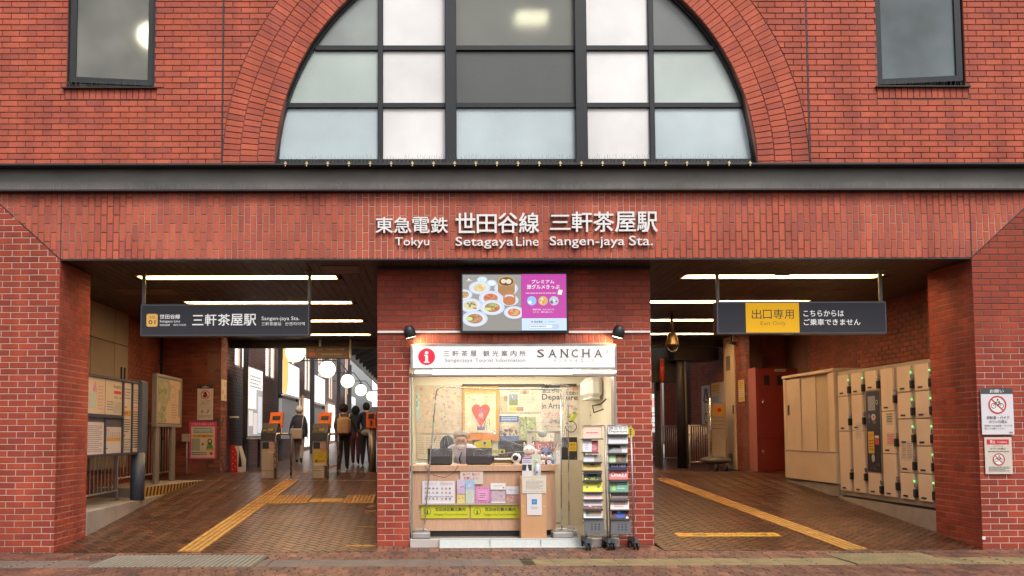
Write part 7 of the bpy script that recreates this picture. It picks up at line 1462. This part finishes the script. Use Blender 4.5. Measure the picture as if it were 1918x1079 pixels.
# ================================================================== PEOPLE
def loft(mb, rings, n=16):
    vs = []
    for (x, y, z, rx, ry) in rings: vs += [(x+rx*cos(2*pi*k/n), y+ry*sin(2*pi*k/n)*(1+.06*sin(3*k)), z) for k in range(n)]
    fs = [(i*n+k, i*n+(k+1) % n, (i+1)*n+(k+1) % n, (i+1)*n+k) for i in range(len(rings)-1) for k in range(n)]+[list(range(n))[::-1], list(range((len(rings)-1)*n, len(rings)*n))]
    mb.add(vs, fs, True)
def person(label, x, y, H_, yaw, pose, cols, zfloor=None, girth=1.0):
    """one continuous skinned body; pose gives joint offsets in units of the standing height. cols: skin, top, trousers, shoes"""
    z0 = fz(y) if zfloor is None else zfloor; t = thing('person', label, 'person', (x, y, z0))
    J = dict(pelvis=(0, 0, .53), waist=(0, .005, .61), chest=(0, .0, .72), neck0=(0, -.005, .81), neck=(0, .0, .855), head=(0, .012, .905), crown=(0, .008, .955),
             shL=(-.085, 0, .805), shR=(.085, 0, .805), elL=(-.125, -.01, .65), elR=(.125, -.01, .65), wrL=(-.135, .03, .515), wrR=(.135, .03, .515), haL=(-.135, .04, .475), haR=(.135, .04, .475),
             hiL=(-.052, 0, .50), hiR=(.052, 0, .50), knL=(-.055, .01, .28), knR=(.055, .01, .28), anL=(-.055, -.01, .045), anR=(.055, -.01, .045), toL=(-.06, .075, .018), toR=(.06, .075, .018))
    J.update(pose)
    for s_ in 'LR':
        q = -1 if s_ == 'L' else 1; h = Vector(J['ha'+s_]); wv = Vector(J['wr'+s_]); d = (h-wv).normalized(); sd_ = Vector((q, 0, 0)); fo = d.cross(sd_).normalized()
        for k, (off, ln, cv) in enumerate([(-.011, .040, .010), (-.004, .046, .012), (.004, .043, .013), (.011, .034, .014)]):
            J[f'f{k}a'+s_] = tuple(h+fo*off+d*ln*.5); J[f'f{k}b'+s_] = tuple(h+fo*off+d*ln-sd_*cv)
        J['tha'+s_] = tuple(wv.lerp(h, .4)+fo*.016+d*.004); J['thb'+s_] = tuple(wv.lerp(h, .4)+fo*.024+d*.026)
    R = dict(pelvis=(.072, .058), waist=(.066, .052), chest=(.078, .058), neck0=(.045, .040), neck=(.030, .032), head=(.045, .056), crown=(.040, .048), shL=.038, shR=.038, elL=.028, elR=.028, wrL=.017, wrR=.017, haL=(.011, .02), haR=(.011, .02), hiL=.058, hiR=.058, knL=.043, knR=.043, anL=.029, anR=.029, toL=(.022, .016), toR=(.022, .016))
    E = [('pelvis', 'waist'), ('waist', 'chest'), ('chest', 'neck0'), ('neck0', 'neck'), ('neck', 'head'), ('head', 'crown'), ('pelvis', 'hiL'), ('pelvis', 'hiR')]
    for s_ in 'LR':
        E += [('neck0', 'sh'+s_), ('sh'+s_, 'el'+s_), ('el'+s_, 'wr'+s_), ('wr'+s_, 'ha'+s_), ('hi'+s_, 'kn'+s_), ('kn'+s_, 'an'+s_), ('an'+s_, 'to'+s_), ('wr'+s_, 'tha'+s_), ('tha'+s_, 'thb'+s_)]
        for k in range(4): E += [('ha'+s_, f'f{k}a'+s_), (f'f{k}a'+s_, f'f{k}b'+s_)]
    names = list(J); ca, sa = cos(yaw), sin(yaw)
    def W(p): return Vector((p[0]*ca-p[1]*sa, p[0]*sa+p[1]*ca, p[2]))*H_
    me = bpy.data.meshes.new('body'); me.from_pydata([W(J[n]) for n in names], [(names.index(a), names.index(b)) for a, b in E], [])
    ob = bpy.data.objects.new('body', me); COL.objects.link(ob); md = ob.modifiers.new('s', 'SKIN'); md.use_smooth_shade = True
    for i, n in enumerate(names):
        r = R.get(n, .0052); r = (r, r) if not isinstance(r, tuple) else r; g_ = girth if n in ('pelvis', 'waist', 'chest', 'shL', 'shR', 'elL', 'elR', 'hiL', 'hiR', 'knL', 'knR') else 1
        sv = me.skin_vertices[0].data[i]; sv.radius = (r[0]*H_*g_, r[1]*H_*g_); sv.use_root = (n == 'pelvis')
    ob.modifiers.new('u', 'SUBSURF').levels = 1
    dg = bpy.context.evaluated_depsgraph_get(); em = bpy.data.meshes.new_from_object(ob.evaluated_get(dg)); bpy.data.objects.remove(ob); em.name = 'body'
    seg = [(Vector(W(J[a])), Vector(W(J[b])), a, b) for a, b in E]; col = []
    for p in em.polygons:
        c = p.center; best = None
        for A, B, a, b in seg:
            ab = B-A; k = max(0, min(1, (c-A).dot(ab)/max(ab.length_squared, 1e-9))); dd = (c-A-ab*k).length
            if best is None or dd < best[0]: best = (dd, a, b, k)
        _, a, b, k = best
        if a in ('neck', 'head') or b in ('neck',) and k > .5: cc = cols[0]
        elif b[:2] in ('ha',) or a[:2] in ('ha', 'th') or b[:2] in ('th',) or a[:1] == 'f': cc = cols[0]
        elif b[:2] == 'to' or (b[:2] == 'an' and k > .93): cc = cols[3]
        elif a[:2] in ('hi', 'kn') or b[:2] == 'hi': cc = cols[2]
        else: cc = cols[1]
        col += [*cc, 1]
    em.attributes.new('col', 'FLOAT_COLOR', 'FACE'); em.attributes['col'].data.foreach_set('color', col); em.materials.clear(); em.materials.append(CLOTH)
    em.polygons.foreach_set('use_smooth', [True]*len(em.polygons)); o = bpy.data.objects.new('body', em); COL.objects.link(o); o.parent = t
    return t, (lambda p: W(p)+Vector((x, y, z0)))
def hair(t, w_, H_, col, sc=(1, 1.05, 1.1), dz=0, back=0):
    c = w_((0, -.006+back, .932+dz)); m = MB(); m.col = col; m.ball(c, .062*H_, 16, 10, sc); return m.build('hair', CLOTH, t)
SK = (.50, .30, .21)
walk1 = dict(knL=(-.05, .05, .29), anL=(-.05, .09, .05), toL=(-.05, .16, .035), knR=(.05, -.01, .28), anR=(.05, -.12, .075), toR=(.055, -.06, .02), elL=(-.14, .0, .65), wrL=(-.165, .03, .54), haL=(-.168, .045, .50))
t, w_ = person('woman in dark coat and cream knit hat with shoulder bag', *aY(560, 860, 12.7)[:2], 1.58, 0.0, walk1, [SK, (.035, .03, .03), (.30, .22, .17), (.02, .02, .02)])
m = MB(); m.col = (.03, .027, .027); c = [w_((0, 0, h)) for h in (.46, .55, .65, .74, .81)]; loft(m, [(p.x, p.y, p.z, r*1.58, r*1.1) for p, r in zip(c, (.135, .12, .10, .115, .06))]); m.build('coat', CLOTH, t)
hair(t, w_, 1.58, (.55, .42, .28), (1.12, 1.12, 1.15), .0)
t2 = thing('shoulder_bag', 'tan shoulder bag worn by the woman in the knit hat', 'bag', tuple(w_((.0, -.11, .50)))); c = w_((-.02, -.10, .52)); m = MB(); m.col = (.36, .24, .15); m.box(c.x-.19, c.y-.10, c.z-.16, c.x+.15, c.y, c.z+.14, .03); m.build('bag_body', CLOTH, t2)
m = MB(); m.col = (.40, .28, .18); m.tube([c+Vector((.13, -.05, .13)), w_((.07, -.075, .72)), w_((.075, -.02, .83))], .014, 6); m.build('strap', CLOTH, t2)
walk2 = dict(knL=(-.05, .0, .28), anL=(-.055, -.08, .06), knR=(.05, .04, .28), anR=(.055, .03, .045), elR=(.17, .02, .67), wrR=(.20, .05, .56), haR=(.205, .06, .52), elL=(-.13, .03, .66), wrL=(-.12, .08, .58), haL=(-.12, .1, .56))
t, w_ = person('person in dark green jacket carrying a beige backpack', *aY(643, 870, 10.0)[:2], 1.60, 0, walk2, [SK, (.05, .055, .045), (.022, .028, .028), (.05, .045, .04)], girth=1.12)
m = MB(); m.col = (.05, .055, .045); c = [w_((0, 0, h)) for h in (.50, .58, .68, .76, .83)]; loft(m, [(p.x, p.y, p.z, r*1.6, r*1.2) for p, r in zip(c, (.125, .125, .115, .12, .06))]); m.build('jacket', CLOTH, t)
hair(t, w_, 1.6, (.015, .013, .013), (1.15, 1.1, 1.1))
c = w_((.02, -.13, .67)); t2 = thing('backpack', 'beige backpack on the back of the person in green', 'backpack', tuple(c)); m = MB(); m.col = (.40, .27, .17); m.box(c.x-.16, c.y-.09, c.z-.22, c.x+.16, c.y+.10, c.z+.20, .06); m.build('pack', CLOTH, t2)
m = MB(); m.col = (.36, .24, .15); m.box(c.x-.12, c.y-.14, c.z-.20, c.x+.12, c.y-.09, c.z+.0, .03); m.build('front_pocket', CLOTH, t2); m = MB(); m.col = (.5, .36, .24)
for q in (-.10, .12): m.tube([c+Vector((q, .0, .19)), c+Vector((q*1.1, .09, .27)), c+Vector((q*1.2, .2, .22))], .018, 6)
m.build('strap', CLOTH, t2)
t, w_ = person('person in black with dark red trousers between the others', *aY(666, 865, 12.2)[:2], 1.60, 0, walk1, [SK, (.02, .018, .02), (.09, .02, .03), (.02, .02, .02)], girth=1.1); hair(t, w_, 1.6, (.012, .01, .01), (1.15, 1.1, 1.35), -.03)
t, w_ = person('tall person in black clothes beside the card reader post', *aY(686, 868, 11.8)[:2], 1.66, 0, walk2, [SK, (.015, .014, .015), (.015, .015, .018), (.10, .09, .09)], girth=1.1); hair(t, w_, 1.66, (.012, .01, .01), (.95, 1.0, 1.1))
t2 = thing('hand_bag', 'pale round bag at the hip of the tall person in black', 'bag', tuple(w_((.03, -.1, .5)))); c = w_((.02, -.09, .52)); m = MB(); m.col = (.35, .3, .27); m.ball(c, .16, 12, 8, (1, .4, .55)); m.build('bag_body', CLOTH, t2)
# staff member behind the counter, bending over his work
SY = 1.12; sp_ = aY(868, 870, SY); zst = .11
pose = dict(pelvis=(0, -.10, .45), waist=(0, -.06, .53), chest=(.0, .0, .62), neck0=(.01, .045, .69), neck=(.012, .075, .718), head=(.018, .115, .738), crown=(.02, .125, .785), shL=(-.095, .03, .685), shR=(.105, .03, .685), elL=(-.14, .05, .55), elR=(.13, .06, .55), wrL=(-.07, .16, .548), wrR=(.03, .17, .545), haL=(-.04, .185, .545), haR=(.0, .19, .545), hiL=(-.05, -.1, .42), hiR=(.05, -.1, .42), knL=(-.06, -.08, .22), knR=(.06, -.08, .22), anL=(-.06, -.10, .03), anR=(.06, -.10, .03), toL=(-.06, -.02, .015), toR=(.06, -.02, .015))
HS = 1.72
t, w_ = person('kiosk staff member in pale shirt and white face mask bending over', sp_.x, SY+.36, HS, pi, pose, [(.52, .30, .19), (.60, .58, .68), (.05, .05, .07), (.02, .02, .02)], zfloor=zst, girth=1.1)
hd = w_((.018, .118, .76)); yv = w_((.018, .2, .73))-w_((.018, .11, .755)); yv.normalize(); rt_ = Vector((1, 0, 0)); uv = rt_.cross(yv).normalized()*-1
if uv.z < 0: uv = -uv
m = MB(); m.col = (.34, .29, .23); m.ball(hd+uv*.048-yv*.040, .102, 18, 12, (1.02, 1.02, .84)); m.ball(hd+uv*.075+yv*.02, .062, 12, 8, (1.25, .9, .5)); m.build('hair', CLOTH, t)
fc = hd+yv*.062
m = MB(); m.col = (.52, .30, .20); m.ball(fc-uv*.018, .085, 16, 10, (1, .75, 1.1)); m.build('face', CLOTH, t)
m = MB(); m.col = (.80, .77, .78); m.ball(fc-uv*.062+yv*.022, .066, 14, 9, (1.08, .8, .80)); m.build('mask', CLOTH, t)
for q in (-1, 1):
    m = MB(); m.col = (.05, .03, .03); m.ball(fc+rt_*.030*q+uv*.014+yv*.064, .011, 8, 6, (1.5, .6, .6)); m.build('eye', PAINT, t)
    m = MB(); m.col = (.12, .09, .07); m.ball(fc+rt_*.030*q+uv*.034+yv*.062, .010, 8, 6, (2.0, .6, .4)); m.build('eyebrow', PAINT, t)
    m = MB(); m.col = (.5, .29, .2); m.ball(hd+rt_*.100*q+yv*.01-uv*.01, .024, 8, 6, (.5, .8, 1.3)); m.build('ear', CLOTH, t)
m = MB(); m.col = (.02, .02, .03); p = w_((.03, .10, .60)); m.tube([w_((.0, .07, .68)), p, w_((.02, .12, .56))], .010, 6); m.build('lanyard', CLOTH, t)
